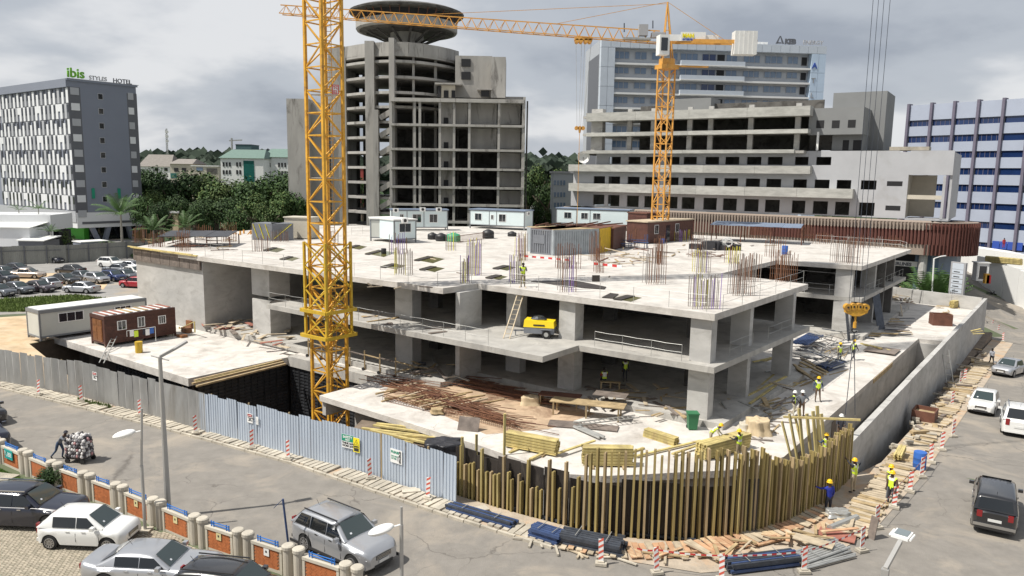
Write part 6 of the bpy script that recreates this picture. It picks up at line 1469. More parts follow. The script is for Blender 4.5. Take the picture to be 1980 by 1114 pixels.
RB=[(504,487,30,1.5,8,'at the left front of the deck before the striped enclosure',(REBG,RUST)),(640,470,26,1.3,7,'close behind the big crane mast',(REBG,RUST)),(780,532,34,1.9,9,'at the front of the deck left of the roof corner',(REBG,REBG,REBY)),(770,492,34,1.9,9,'before the small near cabin',(RUST,REBG,REBP)),(872,485,18,1.8,6,'with tagged bars before the green tank',YP),(899,548,16,1.8,6,'of purple tagged bars at the roof corner',YP),(917,533,26,2.6,9,'tallest and yellow tagged, near the roof corner',YP),(1006,496,16,2.0,6,'just left of the grey container',(REBP,REBG,REBY)),(1000,548,24,1.9,8,'beside the man at the roof edge',YP),(1012,505,14,2.4,6,'rusty, at the left corner of the dark container',(RUST,)),(1100,520,44,2.0,11,'rusty, in front of the pale container',(RUST,RUSTB)),(1098,565,30,2.2,8,'rusty, nearest the roof edge right of the ladder',(RUST,REBG,REBP)),(1152,505,16,2.6,7,'dense and rusty beneath the yellow container',(RUST,)),(1160,528,14,2.2,6,'rusty, beside the red white barrier tape',(RUST,)),(1228,480,14,2.2,6,'rusty, before the blue benches',(RUST,)),(1268,550,36,2.6,9,'rusty and tall right of the barrier tape',(RUST,REBG)),(1278,512,16,2.4,7,'rusty, behind the tall right cluster',(RUST,)),(1320,468,26,1.4,8,'with yellow tags beside the brown cabin',YP),(1360,528,26,1.9,8,'with yellow tags, middle right of deck',YP),(1352,498,26,2.2,8,'tall rusty, near the coiled hoses',(RUST,REBG)),(1366,598,52,2.0,13,'grey and tagged at the front right roof corner',YP),(1438,572,42,2.6,11,'by the right edge of the front wing',(RUST,REBG)),(1450,545,40,2.0,10,'behind the inner corner of the two wings',(RUST,REBG)),(1420,510,22,1.6,7,'with tags at the edge of the rear wing',(RUST,REBY)),(1502,498,30,1.9,8,'rusty, near the blue barrel',(RUST,)),(1520,545,40,2.2,12,'rusty, leaning between the wings',(RUST,)),(1470,462,50,1.8,14,'rusty, under the dark roofed shelter',(RUST,)),(1560,462,22,1.9,7,'rusty, right of the dark roofed shelter',(RUST,)),(1590,472,36,1.3,10,'rusty, along the rear wing edge',(RUST,)),(1630,508,28,2.4,8,'tall at the near corner of the rear wing',(RUST,REBG)),(1650,510,22,2.4,6,'second at the near corner of the rear wing',(RUST,)),(1680,480,60,1.3,14,'low, along the far side of the rear wing',(RUST,REBG)),(1734,478,20,1.2,6,'at the far right corner of the rear wing',(RUST,)),
(300,478,26,1.6,8,'rusty, at the left end of the concrete wall top',(RUST,)),(352,486,24,1.9,8,'rusty, beside the dark tarpaulin at the left',(RUST,)),(268,470,22,1.6,7,'rusty, leftmost on the wall top',(RUST,)),(442,468,26,2.0,9,'dense rusty one left of the striped enclosure',(RUST,)),(395,462,26,1.5,8,'rusty, behind the dark tarpaulin',(RUST,)),(540,468,34,1.2,8,'short, behind the striped enclosure',(REBG,RUST)),(1082,488,20,2.2,7,'rusty, close against the container front',(RUST,))]
ov_=dict(zip(range(99),[0]*99))
for r_ in RB: rebar(r_[0],r_[1],r_[2],r_[3],r_[4],'cluster of upright steel bars '+r_[5],r_[6])
# shutters / puddle openings in the deck
OLIV=mat('ponded opening',(.10,.095,.03),.25,var=.3,scale=2)
def deckpatch(name,label,pts,mt,cat,th=.03,z=ZR,rim=None):
    q=[at(x,y,z+.006) for x,y in pts]; mb=MB(); mb.prism([(p.x,p.y) for p in q],z+.006,z+.006+th); return single(name,mb,mt,label,cat)
for i,(x,y,w_,lab) in enumerate(((735,490,60,'left of the small near cabin'),(760,515,50,'left of the front rebar cluster'),(835,520,50,'between roof corner and front rebar'),(830,502,60,'behind the roof corner'),(975,518,46,'left of the man at the roof edge'),(960,536,44,'between roof corner and the man'),(1213,577,56,'near the front edge right of the ladder'),(530,483,44,'at the left of the deck'),(560,500,40,'close to the crane mast left'),(690,478,40,'right of the crane mast'))):
    deckpatch('deck_opening','olive water filled recess in the deck '+lab,[(x-w_/2,y),(x-w_*.05,y-w_*.12),(x+w_/2,y-w_*.02),(x+w_*.12,y+w_*.12)],OLIV,'recess',.008)
    a=at(x-w_*.5,y+2,ZR+.03); b=at(x-w_*.02,y-w_*.10,ZR+.03); c2_=at(x+w_*.25,y-w_*.05,ZR+.03); mb=MB(); e_=Vector((b.x-a.x,b.y-a.y,0)); f_=Vector((.5,-.35,0)); mb.par(a,e_,f_,Z*.05); single('plywood_sheet',mb,PLY,'black plywood sheet by the recess '+lab,'plywood')
for pts,lab in (([(1027,545),(1110,543),(1172,556),(1168,560),(1100,556)],'long black and red plywood sheets lying right of the man on the deck'),([(1164,576),(1180,568),(1196,570),(1185,578)],'small stack of black boards beside the front olive recess')):
    deckpatch('plywood_sheets',lab,pts,PLY,'plywood',.06)
# guard rails
def rail(label,P,h=1.05,step=2.2,mt=STEEL,n=2,z=None,name='guard_rail'):
    t=thing(name,label,'railing',P[0])
    for a,b in zip(P,P[1:]):
        L=(b-a).length; k=max(1,round(L/step))
        for i in range(k+1):
            p=a+(b-a)*(i/k); mb=MB(); mb.tube(p,p+Z*h,.016,n=5); part('post',mb,mt,t)
        for j in range(n):
            z_=h*(1-.45*j)-.02
            for i in range(k):
                p=a+(b-a)*(i/k); q=a+(b-a)*((i+1)/k); m_=(p+q)/2-Z*.03; mb=MB(); mb.tube(p+Z*z_,m_+Z*z_,.012,n=4,cap=False); mb.tube(m_+Z*z_,q+Z*z_,.012,n=4,cap=False); part('rail',mb,mt,t)
    return t
rail('thin steel guard rail along the long front edge of the middle slab',[uv(-55,38.95,ZM),uv(-37,38.85,ZM),uv(-31,38.8,ZM)])
rail('guard rail in front of the dark bay right of the compressor',[uv(-25.4,43.1,ZM),uv(-19.2,43.1,ZM)])
rail('guard rail between the first two columns on the right side',[uv(-17.2,45.8,ZM),uv(-17.1,49.6,ZM)])
rail('guard rail between the second and third columns on the right side',[uv(-17.0,52.4,ZM),uv(-16.8,57.3,ZM)])
rail('thin guard rail along the left part of the top deck front edge',[uv(-66,39.9,ZR),uv(-37,40.4,ZR),uv(-36.5,43.6,ZR)],step=3.)
rail('thin guard rail along the top deck edge right of the ladder',[uv(-33,43.8,ZR),uv(-18,43.7,ZR)],step=2.6)
rail('guard rail along the right edge of the front wing roof',[uv(-17.3,44.5,ZR),uv(-17.3,60.8,ZR)],step=3.)
rail('white guard rail at the far right edge of the rear wing roof',[at(1577,470,ZR),at(1740,482,ZR),at(1752,486,ZR)],mt=WHD)
rail('guard rail on the middle slab of the rear wing facing the yard',[uv(-24.5,78.4,ZM),uv(-17.4,78.5,ZM)],mt=WHD)
rail('guard rail along the right side of the rear wing middle slab',[uv(-16.9,80,ZM),uv(-16.9,99,ZM)])
rail('low rail beside the striped enclosure at the left of the deck',[at(363,478,ZR),at(430,484,ZR)],step=2.)
rail('railing behind the small near cabin and crane mast',[at(680,455,ZR),at(722,452,ZR)])
# barrier tape
def tape(label,pts,n,wd=.12,sag=.0,mats=(REDP,WHT)):
    t=thing('barrier_tape',label,'barrier tape',pts[0])
    for a,b in zip(pts,pts[1:]):
        d=b-a; k=max(2,int(d.length/n))
        for i in range(k):
            p=a+d*(i/k)-Z*sag*4*(i/k)*(1-i/k); q=a+d*((i+1)/k)-Z*sag*4*((i+1)/k)*(1-(i+1)/k); mb=MB(); mb.add([p,q,q+Z*wd,p+Z*wd],[(0,1,2,3)]); mb.add([p+Vector((0,.004,0)),q+Vector((0,.004,0)),q+Z*wd+Vector((0,.004,0)),p+Z*wd+Vector((0,.004,0))],[(3,2,1,0)]); part('band',mb,mats[i%2],t)
    return t
tape('red and white tape strung across the deck before the containers',[at(1014,497,ZR+.2),at(1060,501,ZR+.2),at(1100,505,ZR+.2)],.45,.18)
tape('red and white barrier plank right of the tape before the containers',[at(1148,512,ZR+.3),at(1202,518,ZR+.3)],.45,.22)
tp=[atg(1162,1094)+Z*.7,atg(1395,1125)+Z*1.0]
tape('red and white tape strung along the planks at the street corner',[atg(1230,1108)+Z*1.0,atg(1270,1111)+Z*1.0,atg(1395,1125)+Z*1.05,atg(1554,1109)+Z*.9,atg(1666,1068)+Z*1.0],.2,.07,.06)
tape('red and white tape linking the striped posts up the right street',[atg(1695,1023)+Z*.9,atg(1728,984)+Z*1.0,atg(1781,925)+Z*1.0,atg(1800,897)+Z*1.0],.2,.06,.05)
# misc on the deck
def barrel(x,y,z,r,h,mt,name,label,cat='barrel'):
    p=at(x,y,z) if z is not None else atg(x,y); mb=MB(); mb.smooth=True; mb.lathe([(r*.97,0),(r,.03),(r,h*.32),(r*1.03,h*.34),(r,h*.36),(r,h*.64),(r*1.03,h*.66),(r,h*.68),(r,h-.03),(r*.96,h)],p,16); return single(name,mb,mt,label,cat,loc=p)
BBL=mat('blue plastic drum',(.03,.12,.42),.5,var=.08)
barrel(1517,492,ZR,.32,.95,BBL,'blue_drum','blue plastic drum standing on the rear wing deck')
barrel(1292,466,ZR,.3,.95,BBL,'blue_drum','blue drum beside the red one in front of the long brown cabin')
barrel(1296,463,ZR,.3,.9,RED,'red_drum','red drum against the wall of the long brown cabin')
barrel(1281,471,ZR,.28,.6,BBL,'blue_drum','shorter blue drum nearest before the long brown cabin')
barrel(742,491,ZR,.26,.55,BLACK,'black_bucket','black bucket standing alone on the white deck','bucket')
barrel(1777,906,.05,.33,.95,BBL,'street_drum','battered blue drum standing by the striped posts on the right street')
def water_tank(x,y,mt,label,r=.7,h=.9,hor=False,z=ZR):
    p=at(x,y,z); mb=MB(); mb.smooth=True
    mb.lathe([(r*.9,0),(r,.08),(r,h*.3),(r*.96,h*.33),(r,h*.36),(r,h*.7),(r*.96,h*.73),(r*.9,h*.85),(r*.4,h),(.2,h+.06),(.01,h+.08)],p,18); return single('water_tank',mb,mt,label,'water tank',loc=p)
water_tank(853,466,BLACK,'black plastic water tank lying left of the green one'); water_tank(877,467,mat('green tank',(.04,.33,.16),.5,var=.05),'bright green plastic tank behind the tagged rebar',.85,1.0)
water_tank(944,461,BLACK,'black tank standing left of the white cabin with two windows',.75,1.1); water_tank(990,457,BLACK,'low black tank just under the white cabin corner',.6,.6); water_tank(836,463,BLACK,'dark bagged tank beside the small near cabin',.6,.8)
# low shelters with dark roofs
def shelter(label,c,L,Wd,h,ang,roofm=BROOF,postm=RUSTB,cat='shelter'):
    t=thing('shelter',label,cat,c); d=Vector((math.cos(ang),math.sin(ang),0)); e=Vector((-d.y,d.x,0))
    for i in range(4):
        for j in (0,1): mb=MB(); p=c+d*(L*i/3)+e*(Wd*j); mb.beam(p,p+Z*h,.1); part('post',mb,postm,t)
    n=max(2,int(L/1.1))
    for i in range(n): mb=MB(); mb.par(c+d*(L*i/n-.2)-e*.3+Z*(h+.02*(i%2)),d*(L/n+.05),e*(Wd+.6)+Z*.25,Z*.05); part('roof_sheet',mb,roofm,t)
    return t
shelter('open shelter with a blue grey sheet roof at the back of the rear wing',at(1375,466,ZR),11,4,2.1,rad(-24))
t=shelter('low frame roofed with black plastic at the left end of the deck',at(310,478,ZR),7,4.5,1.1,rad(8),roofm=TARPB)
c_=at(1345,482,ZR); mb=MB(); 
for k in range(9): mb.box(c_+Vector((k*.55,R.uniform(-.6,.6),0)),R.uniform(.6,1.2),R.uniform(.8,1.4),R.uniform(.5,1.0),R.uniform(0,3))
single('covered_goods',mb,TARPB,'heap of goods under black tarpaulin before the dark roofed shelter','covered goods')
mb=MB(); 
for k in range(7):
    a=c_+Vector((3.4,-.9,.9)); r_=.35+.05*k; mb.path([a+Vector((r_*math.cos(q*PI/6),.1*k-.3,r_*math.sin(q*PI/6)*.9)) for q in range(13)],.02,4)
single('cable_coil',mb,WHD,'coil of pale cable hung on the black covered goods','cable')
for i,(x,y,w_) in enumerate(((1365,497,70),)):
    mb=MB(); c_=at(x,y,ZR)
    for k in range(26): a=R.uniform(0,6.3); r_=R.uniform(.9,1.4); p=c_+Vector((r_*1.6*math.cos(a),r_*math.sin(a)*.8,R.uniform(.05,.35))); q=c_+Vector((r_*1.6*math.cos(a+.6),r_*math.sin(a+.6)*.8,R.uniform(.05,.35))); mb.beam(p,q,.04)
    single('rebar_coil',mb,RUST,'loose coil of thin rusty bars on the middle right of the deck','rebar coil',kind='stuff')
# blue benches by the brown cabins
for x,y,lab in ((1225,480,'jumble of blue steel trestles between the two brown cabins'),):
    c_=at(x,y,ZR); t=thing('steel_trestle',lab,'trestle',c_)
    for k in range(7): mb=MB(); p=c_+Vector((R.uniform(-1.2,1.6),R.uniform(-.5,.9),.3+.2*k*.5)); mb.box(p,1.8,.3,.08,R.uniform(-.6,.3)); part('shelf',mb,BLUS,t)
    for k in range(6): mb=MB(); p=c_+Vector((R.uniform(-1.2,1.6),R.uniform(-.5,.9),0)); mb.beam(p,p+Z*1.6,.06); part('leg',mb,BLUS,t)
# scattered debris generator (each plank, sheet or bar an own thing)
def debris(n,quad,z,mats,name,label,cat,lr=(1.,3.),wr=(.08,.2),th=(.03,.08),ang=None,group=None,heap=.0,round_=False):
    for k in range(n):
        a,b=R.random(),R.random(); x=(quad[0][0]*(1-a)+quad[1][0]*a)*(1-b)+(quad[3][0]*(1-a)+quad[2][0]*a)*b; y=(quad[0][1]*(1-a)+quad[1][1]*a)*(1-b)+(quad[3][1]*(1-a)+quad[2][1]*a)*b
        p=at(x,y,z) if z is not None else atg(x,y)+Z*.06
        L=R.uniform(*lr); w_=R.uniform(*wr); h_=R.uniform(*th); an=(R.uniform(0,PI) if ang is None else ang+R.uniform(-.25,.25)); zz_=.02+R.random()*heap
        d=Vector((math.cos(an),math.sin(an),R.uniform(-.04,.06)*(1+heap))); mb=MB()
        p=p+Z*(zz_+abs(d.z)*L*.5)
        if round_: mb.tube(p-d*L/2,p+d*L/2,w_/2,n=6)
        else: mb.beam(p-d*L/2,p+d*L/2,w_,h_)
        single(name,mb,R.choice(mats),label,cat,group=group)
debris(26,[(1190,520),(1260,505),(1250,480),(1100,500)],ZR,(TIM2,TIML,RUSTB),'scrap_timber','scrap board or bar in the jumble before the containers on the deck','scrap timber',(1.2,3),group='scrap before the containers',heap=.5)
debris(22,[(1255,500),(1500,480),(1500,460),(1340,462)],ZR,(TIM2,PLYG,TIML),'scrap_timber','scrap board scattered over the back of the rear wing deck','scrap timber',(.8,2.4),group='scrap on the rear wing deck',heap=.15)
debris(26,[(265,478),(440,490),(480,462),(285,455)],ZR,(TIM2,RUSTB,PLYG),'scrap_timber','scrap board or bar on the left end of the deck','scrap timber',(1.,2.8),group='scrap on the left end of the deck',heap=.3)
debris(10,[(700,560),(1290,590),(1290,520),(700,480)],ZR,(TIML,PLYG),'thin_offcut','small offcut lying on the open white deck','offcut',(.4,1.2),(.05,.15),group='offcuts on the open deck')
debris(16,[(620,603),(860,652),(870,635),(640,588)],ZM,(PLYG,TIM2),'floor_scrap','scrap board on the shaded middle floor behind the rail','scrap timber',(.8,2.2),(.1,.4),group='scrap on the middle floor')
debris(40,[(1130,790),(1330,812),(1330,745),(1130,745)],ZF,(PLYG,TIM2,REBG,TIML),'floor_scrap','scrap board on the ground floor behind the sitting worker','scrap timber',(.6,2.),(.08,.3),group='scrap on the ground floor')
debris(45,[(1395,800),(1480,800),(1560,700),(1420,700)],ZS+.1,(PLYG,TIM2,STEEL,TIML),'floor_scrap','scrap board, pipe or bar strewn beside the right side columns','scrap timber',(.8,2.6),(.06,.3),group='scrap beside the right side columns',heap=.3)
debris(46,[(1545,700),(1600,712),(1640,655),(1545,640)],ZS,(STEEL,STEEL,REBG,WALER),'steel_prop','grey steel prop in the big tangled heap on the podium','steel prop',(1.6,3.2),(.06,.10),group='steel props in the tangled heap',heap=.9,round_=True)
debris(26,[(1575,720),(1625,722),(1650,680),(1620,670)],ZS,(STEEL,STEEL,TIM2),'steel_prop','grey steel prop laid lengthwise behind the two yellow vested workers','steel prop',(2.2,3.6),(.07,.11),ang=rad(48),group='steel props behind the hook workers',heap=.5,round_=True)
debris(22,[(1650,655),(1745,650),(1760,610),(1690,600)],ZS,(PLYG,WALER,TIM2),'black_board','dark board in the heap by the rear wing','board',(1.4,3),(.2,.5),ang=rad(-20),group='dark boards by the rear wing',heap=.25)
debris(30,[(1715,600),(1770,590),(1760,555),(1722,560)],ZS,(TIML,RUSTB,TIM2,WALER),'scrap_timber','scrap piece in the rubble pile behind the rear wing','scrap timber',(.8,2.4),(.08,.25),group='rubble behind the rear wing',heap=.8)
debris(16,[(1780,620),(1900,600),(1880,585),(1800,590)],ZS,(TIML,TIM2,WHD),'offcut','pale offcut scattered at the far end of the podium','offcut',(.6,2),(.08,.3),group='offcuts at the far end of the podium')
debris(30,[(1470,860),(1560,790),(1520,770),(1440,830)],ZS,(TIM2,TIML,REBG),'offcut','offcut on the podium beside the beige wrapped bundle','offcut',(.5,2.),(.05,.15),group='offcuts near the wrapped bundle')
debris(26,[(1440,770),(1560,700),(1600,730),(1480,810)],ZS,(TIM2,STEEL,REBG,TIM),'offcut','bar or board lying in the building shade on the podium','offcut',(1,3.),(.05,.15),ang=rad(35),group='bars in the shade of the front wing')
debris(44,[(375,628),(560,680),(560,640),(440,600)],ZF,(PLYG,TIML,PLYR,TIML),'scrap_timber','board in the heap on the ground floor edge left of the crane','scrap timber',(.8,2.),(.1,.5),group='boards heaped left of the crane',heap=.25)
debris(22,[(780,720),(900,740),(900,700),(800,700)],ZF,(PLYG,STEEL,TIM2,WALER),'scrap_timber','board or bar piled in the shade behind the pit rail','scrap timber',(.8,2.4),(.06,.3),group='scrap behind the pit rail',heap=.3)
# rusty steel on the yard slab
debris(110,[(735,745),(900,800),(1010,830),(800,735)],ZS,(RUST,RUST,RUSTB),'rebar_rod','long rusty bar lying on the yard slab','rebar',(3.5,6.5),(.03,.05),(.03,.04),ang=rad(-36),group='long rusty bars on the yard slab',heap=.18)
debris(70,[(880,745),(1060,790),(1000,760),(900,735)],ZS,(RUST,RUSTB),'rebar_rod','rusty bar in the rear bundle on the yard slab','rebar',(3,5.5),(.03,.06),(.03,.05),ang=rad(-32),group='rusty bars in the rear bundle',heap=.22)
debris(26,[(720,765),(860,790),(980,790),(820,740)],ZS,(TIM2,TIML),'cross_timber','timber bearer lying across the rusty bars','timber',(1.5,3),(.1,.16),(.08,.1),ang=rad(38),group='bearers across the rusty bars',heap=.2)
RUSTY=mat('rust stained slab',(.42,.31,.21),.9,var=.25,scale=.8,stain=((.20,.12,.075),.48,.68,.45))
q=[at(x,y,ZS+.005) for x,y in ((760,735),(900,748),(1060,770),(1150,800),(1060,830),(940,840),(850,800),(740,765))]; mb=MB(); mb.prism([(p.x,p.y) for p in q],ZS+.004,ZS+.012); o=struct('rust_stain',mb,RUSTY)
# rebar cages
def cage(label,a,b,w_,h_,n):
    t=thing('rebar_cage',label,'rebar cage',a); d=b-a; e=Vector((-d.y,d.x,0)).normalized()*w_; mb=MB()
    for o_ in (Vector((0,0,0)),e,Z*h_,e+Z*h_): mb.beam(a+o_,b+o_,.035)
    part('long_bar',mb,RUST,t)
    for i in range(n):
        p=a+d*(i/(n-1)); mb=MB(); mb.beam(p,p+e,.02); mb.beam(p,p+Z*h_,.02); mb.beam(p+e,p+e+Z*h_,.02); mb.beam(p+Z*h_,p+e+Z*h_,.02); part('stirrup',mb,RUST,t)
cage('rusty rebar cage lying at the right of the yard slab above the brown plywood',at(905,812,ZS),at(985,832,ZS),.5,.4,22)
cage('long rusty rebar cage along the front of the rusty bars',at(740,775,ZS),at(895,812,ZS),.4,.3,30)
cage('pale low rebar wall mesh between the green tank and the white cabin',at(885,470,ZR),at(936,462,ZR),.2,.8,24)
# work table, tarp, ladders, bin
def table(label,a,b,w_,h_,mt,name='work_table'):
    t=thing(name,label,'table',a); d=(b-a); L=d.length; d/=L; e=Vector((-d.y,d.x,0))
    for k in range(4): mb=MB(); mb.par(a+e*(w_*k/4)+Z*h_,d*L,e*(w_/4-.015),Z*.06); part('plank',mb,mt,t)
    for s in (.05,.5,.93):
        for r_ in (.05,.85): mb=MB(); p=a+d*(L*s)+e*(w_*r_); mb.box(p,.1,.1,h_,0); part('leg',mb,TIM2,t)
    return t
table('long wooden bar bending bench with planks on the yard slab',at(1062,802,ZS),at(1205,818,ZS),1.2,.85,TIM2)
table('brown bench top with the beige tarpaulin beside it near the column foot',at(1040,784,ZS),at(1120,792,ZS),1.0,.7,RUSTB)
table('low wooden bench with the seated worker beside it in the shade',at(1160,752,ZF),at(1200,754,ZF),.35,.45,TIM2,'bench')
def lump(label,c,sx,sy,sz,mt,name='tarpaulin_heap',cat='tarpaulin'):
    mb=MB(); mb.smooth=True
    rr=random.Random(len(label)); K=[(rr.uniform(0,6),rr.randint(3,9),rr.uniform(.02,.07)) for _ in range(6)]
    def fn(a,b):
        th=2*PI*a; r_=1.0
        for o_,f_,am in K: r_+=am*math.sin(f_*th+o_+b*3)
        c1,s1=math.cos(th),math.sin(th); q=(abs(c1)**4+abs(s1)**4)**-.25; hr=1 if b<.6 else max(0,1-((b-.6)/.4)**1.6)
        k=b/.6 if b<.6 else 1; zz_=k*(1-.1*b)+(.0 if b<.6 else .08*math.sin(5*th)*hr)
        fl=1.22-.22*min(1,b*4); return (c.x+sx*r_*q*c1*hr*fl,c.y+sy*r_*q*s1*hr*fl,c.z+sz*zz_)
    mb.grid(fn,36,12); return single(name,mb,mt,label,cat,loc=c)
lump('beige tarpaulin draped over the end of the bench by the column',at(1026,782,ZS),.55,.4,.6,TARP); lump('bundle wrapped in beige tarpaulin at the edge of the yard right of the big stack',at(1466,838,ZS),.6,.55,.95,TARP); lump('pale net sack slumped left of the beige wrapped bundle',at(1446,832,ZS),.5,.5,.5,CREAM); lump('black plastic sheet bunched over the ground at the right end of the hoarding',at(858,878,0.2),1.0,.7,.8,TARPB); lump('grey cloth heap at the foot of the timber screen near the blue jacket',atg(1560+60,1000)+Z*.1,.5,.35,.25,STEEL,'cloth_heap','cloth'); lump('small pile of tangled tie wire bundles among the rusty bars',at(845,798,ZS+.1),.35,.3,.3,TIM2,'wire_bundle','wire')
def ladder(label,a,b,w_,mt,n=12,name='ladder'):
    t=thing(name,label,'ladder',a); d=(b-a); s=d.cross(Vector((.3,1,0))).normalized() if abs(d.z)>1 else Vector((-d.y,d.x,0)).normalized(); s=Vector((s.x,s.y,0)).normalized()*w_
    for o_ in (-.5,.5): mb=MB(); mb.beam(a+s*o_,b+s*o_,.07,.05); part('stile',mb,mt,t)
    for k in range(1,n): mb=MB(); p=a+d*(k/n); mb.beam(p-s*.5,p+s*.5,.04); part('rung',mb,mt,t)
    return t
ladder('pale wooden ladder leaning from the landing up to the roof edge',at(979,655,ZM),at(1011,556,ZR)+Vector((.0,-.15,.1)),.45,TIML,11)
ladder('aluminium ladder lying flat on the yard slab behind the stacks',at(1112,820,ZS+.35),at(1232,805,ZS+.35),.5,STEEL,13)
ladder('short wooden ladder leaning on the left slab behind the hoarding',at(196,702,-.2),at(222,650,ZS+.7),.45,STEEL,8)
p=at(1338,830,ZS); t=thing('wheelie_bin','green wheeled bin with its lid closed beside the big corner column','bin',p)
mb=MB(); mb.add([(p.x-.25,p.y-.25,p.z+.05),(p.x+.25,p.y-.25,p.z+.05),(p.x+.25,p.y+.25,p.z+.05),(p.x-.25,p.y+.25,p.z+.05),(p.x-.32,p.y-.33,p.z+1.),(p.x+.32,p.y-.33,p.z+1.),(p.x+.32,p.y+.33,p.z+1.),(p.x-.32,p.y+.33,p.z+1.)],[(3,2,1,0),(4,5,6,7),(0,1,5,4),(1,2,6,5),(2,3,7,6),(3,0,4,7)]); part('body',mb,GRN2,t)
mb=MB(); mb.box((p.x,p.y,p.z+1.0),.7,.72,.07,0); part('lid',mb,GRN2,t)
for sx in (-.25,.25): mb=MB(); mb.tube((p.x+sx-.03,p.y+.3,p.z+.1),(p.x+sx+.03,p.y+.3,p.z+.1),.1,n=12); part('wheel',mb,RUBBER,t)
# yellow compressor
p=at(1044,651,ZM); aC=rad(-12); t=thing('air_compressor','yellow and grey towed compressor with a hose on top on the middle slab landing','compressor',p); d=Vector((math.cos(aC),math.sin(aC),0)); e=Vector((-d.y,d.x,0))
mb=MB(); o_=p-d*1.05-e*.6+Z*.32; mb.par(o_,d*2.1,e*1.2,Z*.42); part('lower_body',mb,P_CG,t)
mb=MB(); o_=p-d*1.08-e*.62+Z*.75; mb.add([o_,o_+d*2.16,o_+d*2.16+e*1.24,o_+e*1.24]+[o_+Z*.5+d*.05+e*.06,o_+Z*.42+d*2.1+e*.06,o_+Z*.42+d*2.1+e*1.18,o_+Z*.5+d*.05+e*1.18],[(3,2,1,0),(4,5,6,7),(0,1,5,4),(1,2,6,5),(2,3,7,6),(3,0,4,7)]); cv=part('canopy',mb,YELC,t)
mb=MB(); mb.par(o_-e*.01+d*.7+Z*.12,d*.8,e*.01,Z*.1); part('dark_stripe',mb,BLACK,cv)
for s in (-.62,.62): mb=MB(); mb.tube(p+d*.55+e*(s-.09)+Z*.3,p+d*.55+e*(s+.09)+Z*.3,.3,n=18); w0=part('wheel',mb,RUBBER,t); mb=MB(); mb.tube(p+d*.55+e*(s-.1)+Z*.3,p+d*.55+e*(s+.1)+Z*.3,.16,n=12); part('rim',mb,STEEL,w0)
for s in (-.62,.62): mb=MB(); mb.par(p+d*.15+e*(s-.12)+Z*.62,d*.8,e*.24,Z*.05); part('mudguard',mb,P_CG,t)
mb=MB(); mb.beam(p-d*1.0+Z*.4,p-d*1.9+Z*.35,.1); mb.beam(p-d*1.75+Z*.35,p-d*1.75+Z*.0,.06); part('drawbar',mb,P_CG,t)
mb=MB()
for k in range(5): mb.path([p+d*(.55*math.cos(q*PI/6)*(1-.1*k)-.1)+e*(.3*math.sin(q*PI/6))+Z*(1.27+.04*k) for q in range(13)],.03,5)
single('hose','' or mb,WALER,'coil of dark hose resting on top of the yellow compressor','hose')
# brown clad skip and others on the podium
def openbox(name,label,cat,c,sx,sy,h,mt,ang,th=.08):
    t=thing(name,label,cat,c); d=Vector((math.cos(ang),math.sin(ang),0)); e=Vector((-d.y,d.x,0)); o_=c-d*sx/2-e*sy/2
    for nm,a,b_,c2 in (('side',o_,d*sx,e*th),('side',o_+e*(sy-th),d*sx,e*th),('end',o_+e*th,d*th,e*(sy-2*th)),('end',o_+d*(sx-th)+e*th,d*th,e*(sy-2*th))): mb=MB(); mb.par(a,b_,c2,Z*h); part(nm,mb,mt,t)
    mb=MB(); mb.par(o_+e*th+d*th,d*(sx-2*th),e*(sy-2*th),Z*(h*.7)); part('contents',mb,TIM2,t); return t
openbox('steel_skip','brown rusty steel skip with scraps standing on the podium by the trench end','skip',at(1818,628,ZS),1.9,1.5,1.2,RUSTB,rad(-12))
openbox('steel_tub','rusty open tub beside the walkway at the foot of the long wall','tub',uv(-7.6,57,gz(uv(-7.6,57))),1.6,1.4,.9,RUSTB,aV)
# black boards leaning on the rear wing and other sheets
def lean(label,x,y,z,w_,L,ang,tilt,mt,name='leaning_board'):
    p=at(x,y,z); d=Vector((math.cos(ang),math.sin(ang),0)); e=Vector((-d.y,d.x,0)); mb=MB(); mb.par(p,d*w_,e*.05,Z*L+e*tilt); return single(name,mb,mt,label,'board')
lean('tall dark board leaning against the rear wing wall under the hook block',1640,660,ZS,.9,3.2,aV,.5,WALER); lean('very long black board standing tilted beside the rear wing column',1697,638,ZS,1.0,3.8,rad(20),1.2,WALER); lean('dark plywood board leaning at the yard edge by the upright timber',884,832,ZS,1.3,.75,rad(-15),.4,PLYG); lean('upright narrow dark pallet at the bend of the plank walkway',1676,1040,0,.35,1.0,rad(-60),.2,PLYG)
lean('pale board standing in the rubble pile behind the rear wing',1745,612,ZS,.7,1.3,rad(60),.3,TIML)
def flat(label,x,y,z,w_,l,ang,mt,th=.04,name='flat_sheet',cat='sheet',hz_=0.05):
    p=(at(x,y,z) if z is not None else atg(x,y))+Z*hz_; mb=MB(); mb.box(p,w_,l,th,ang); return single(name,mb,mt,label,cat,loc=p)
flat('black plywood sheet on the yard slab between the ladder and the bench',1092,822,ZS,2.0,1.2,rad(-10),PLYG); flat('dark plywood sheet beside the grey steel tubes on the yard',1160,828,ZS,2.2,1.0,rad(-15),PLYG); flat('grey plywood sheet with battens lying on the bench end',1180,790,ZS,2.2,1.1,rad(-20),PLYG,hz_=.95); flat('brown plywood offcut lying on the street corner by the tubes',1618,1040,0,1.5,.9,rad(-30),PLYR,hz_=.12); flat('torn pale board lying over the grey steel tubes at the corner',1572,1064,0,1.6,.6,rad(-35),TIML,hz_=.4); flat('large plywood plate lying on battens beside the long trench',1705,680,ZS,2.6,2.6,aV,PLYG,hz_=.14)
flat('dark square hatch standing among the deck rebar right of the ladder',1152,546,ZR,.6,.08,rad(10),PLY,.5)
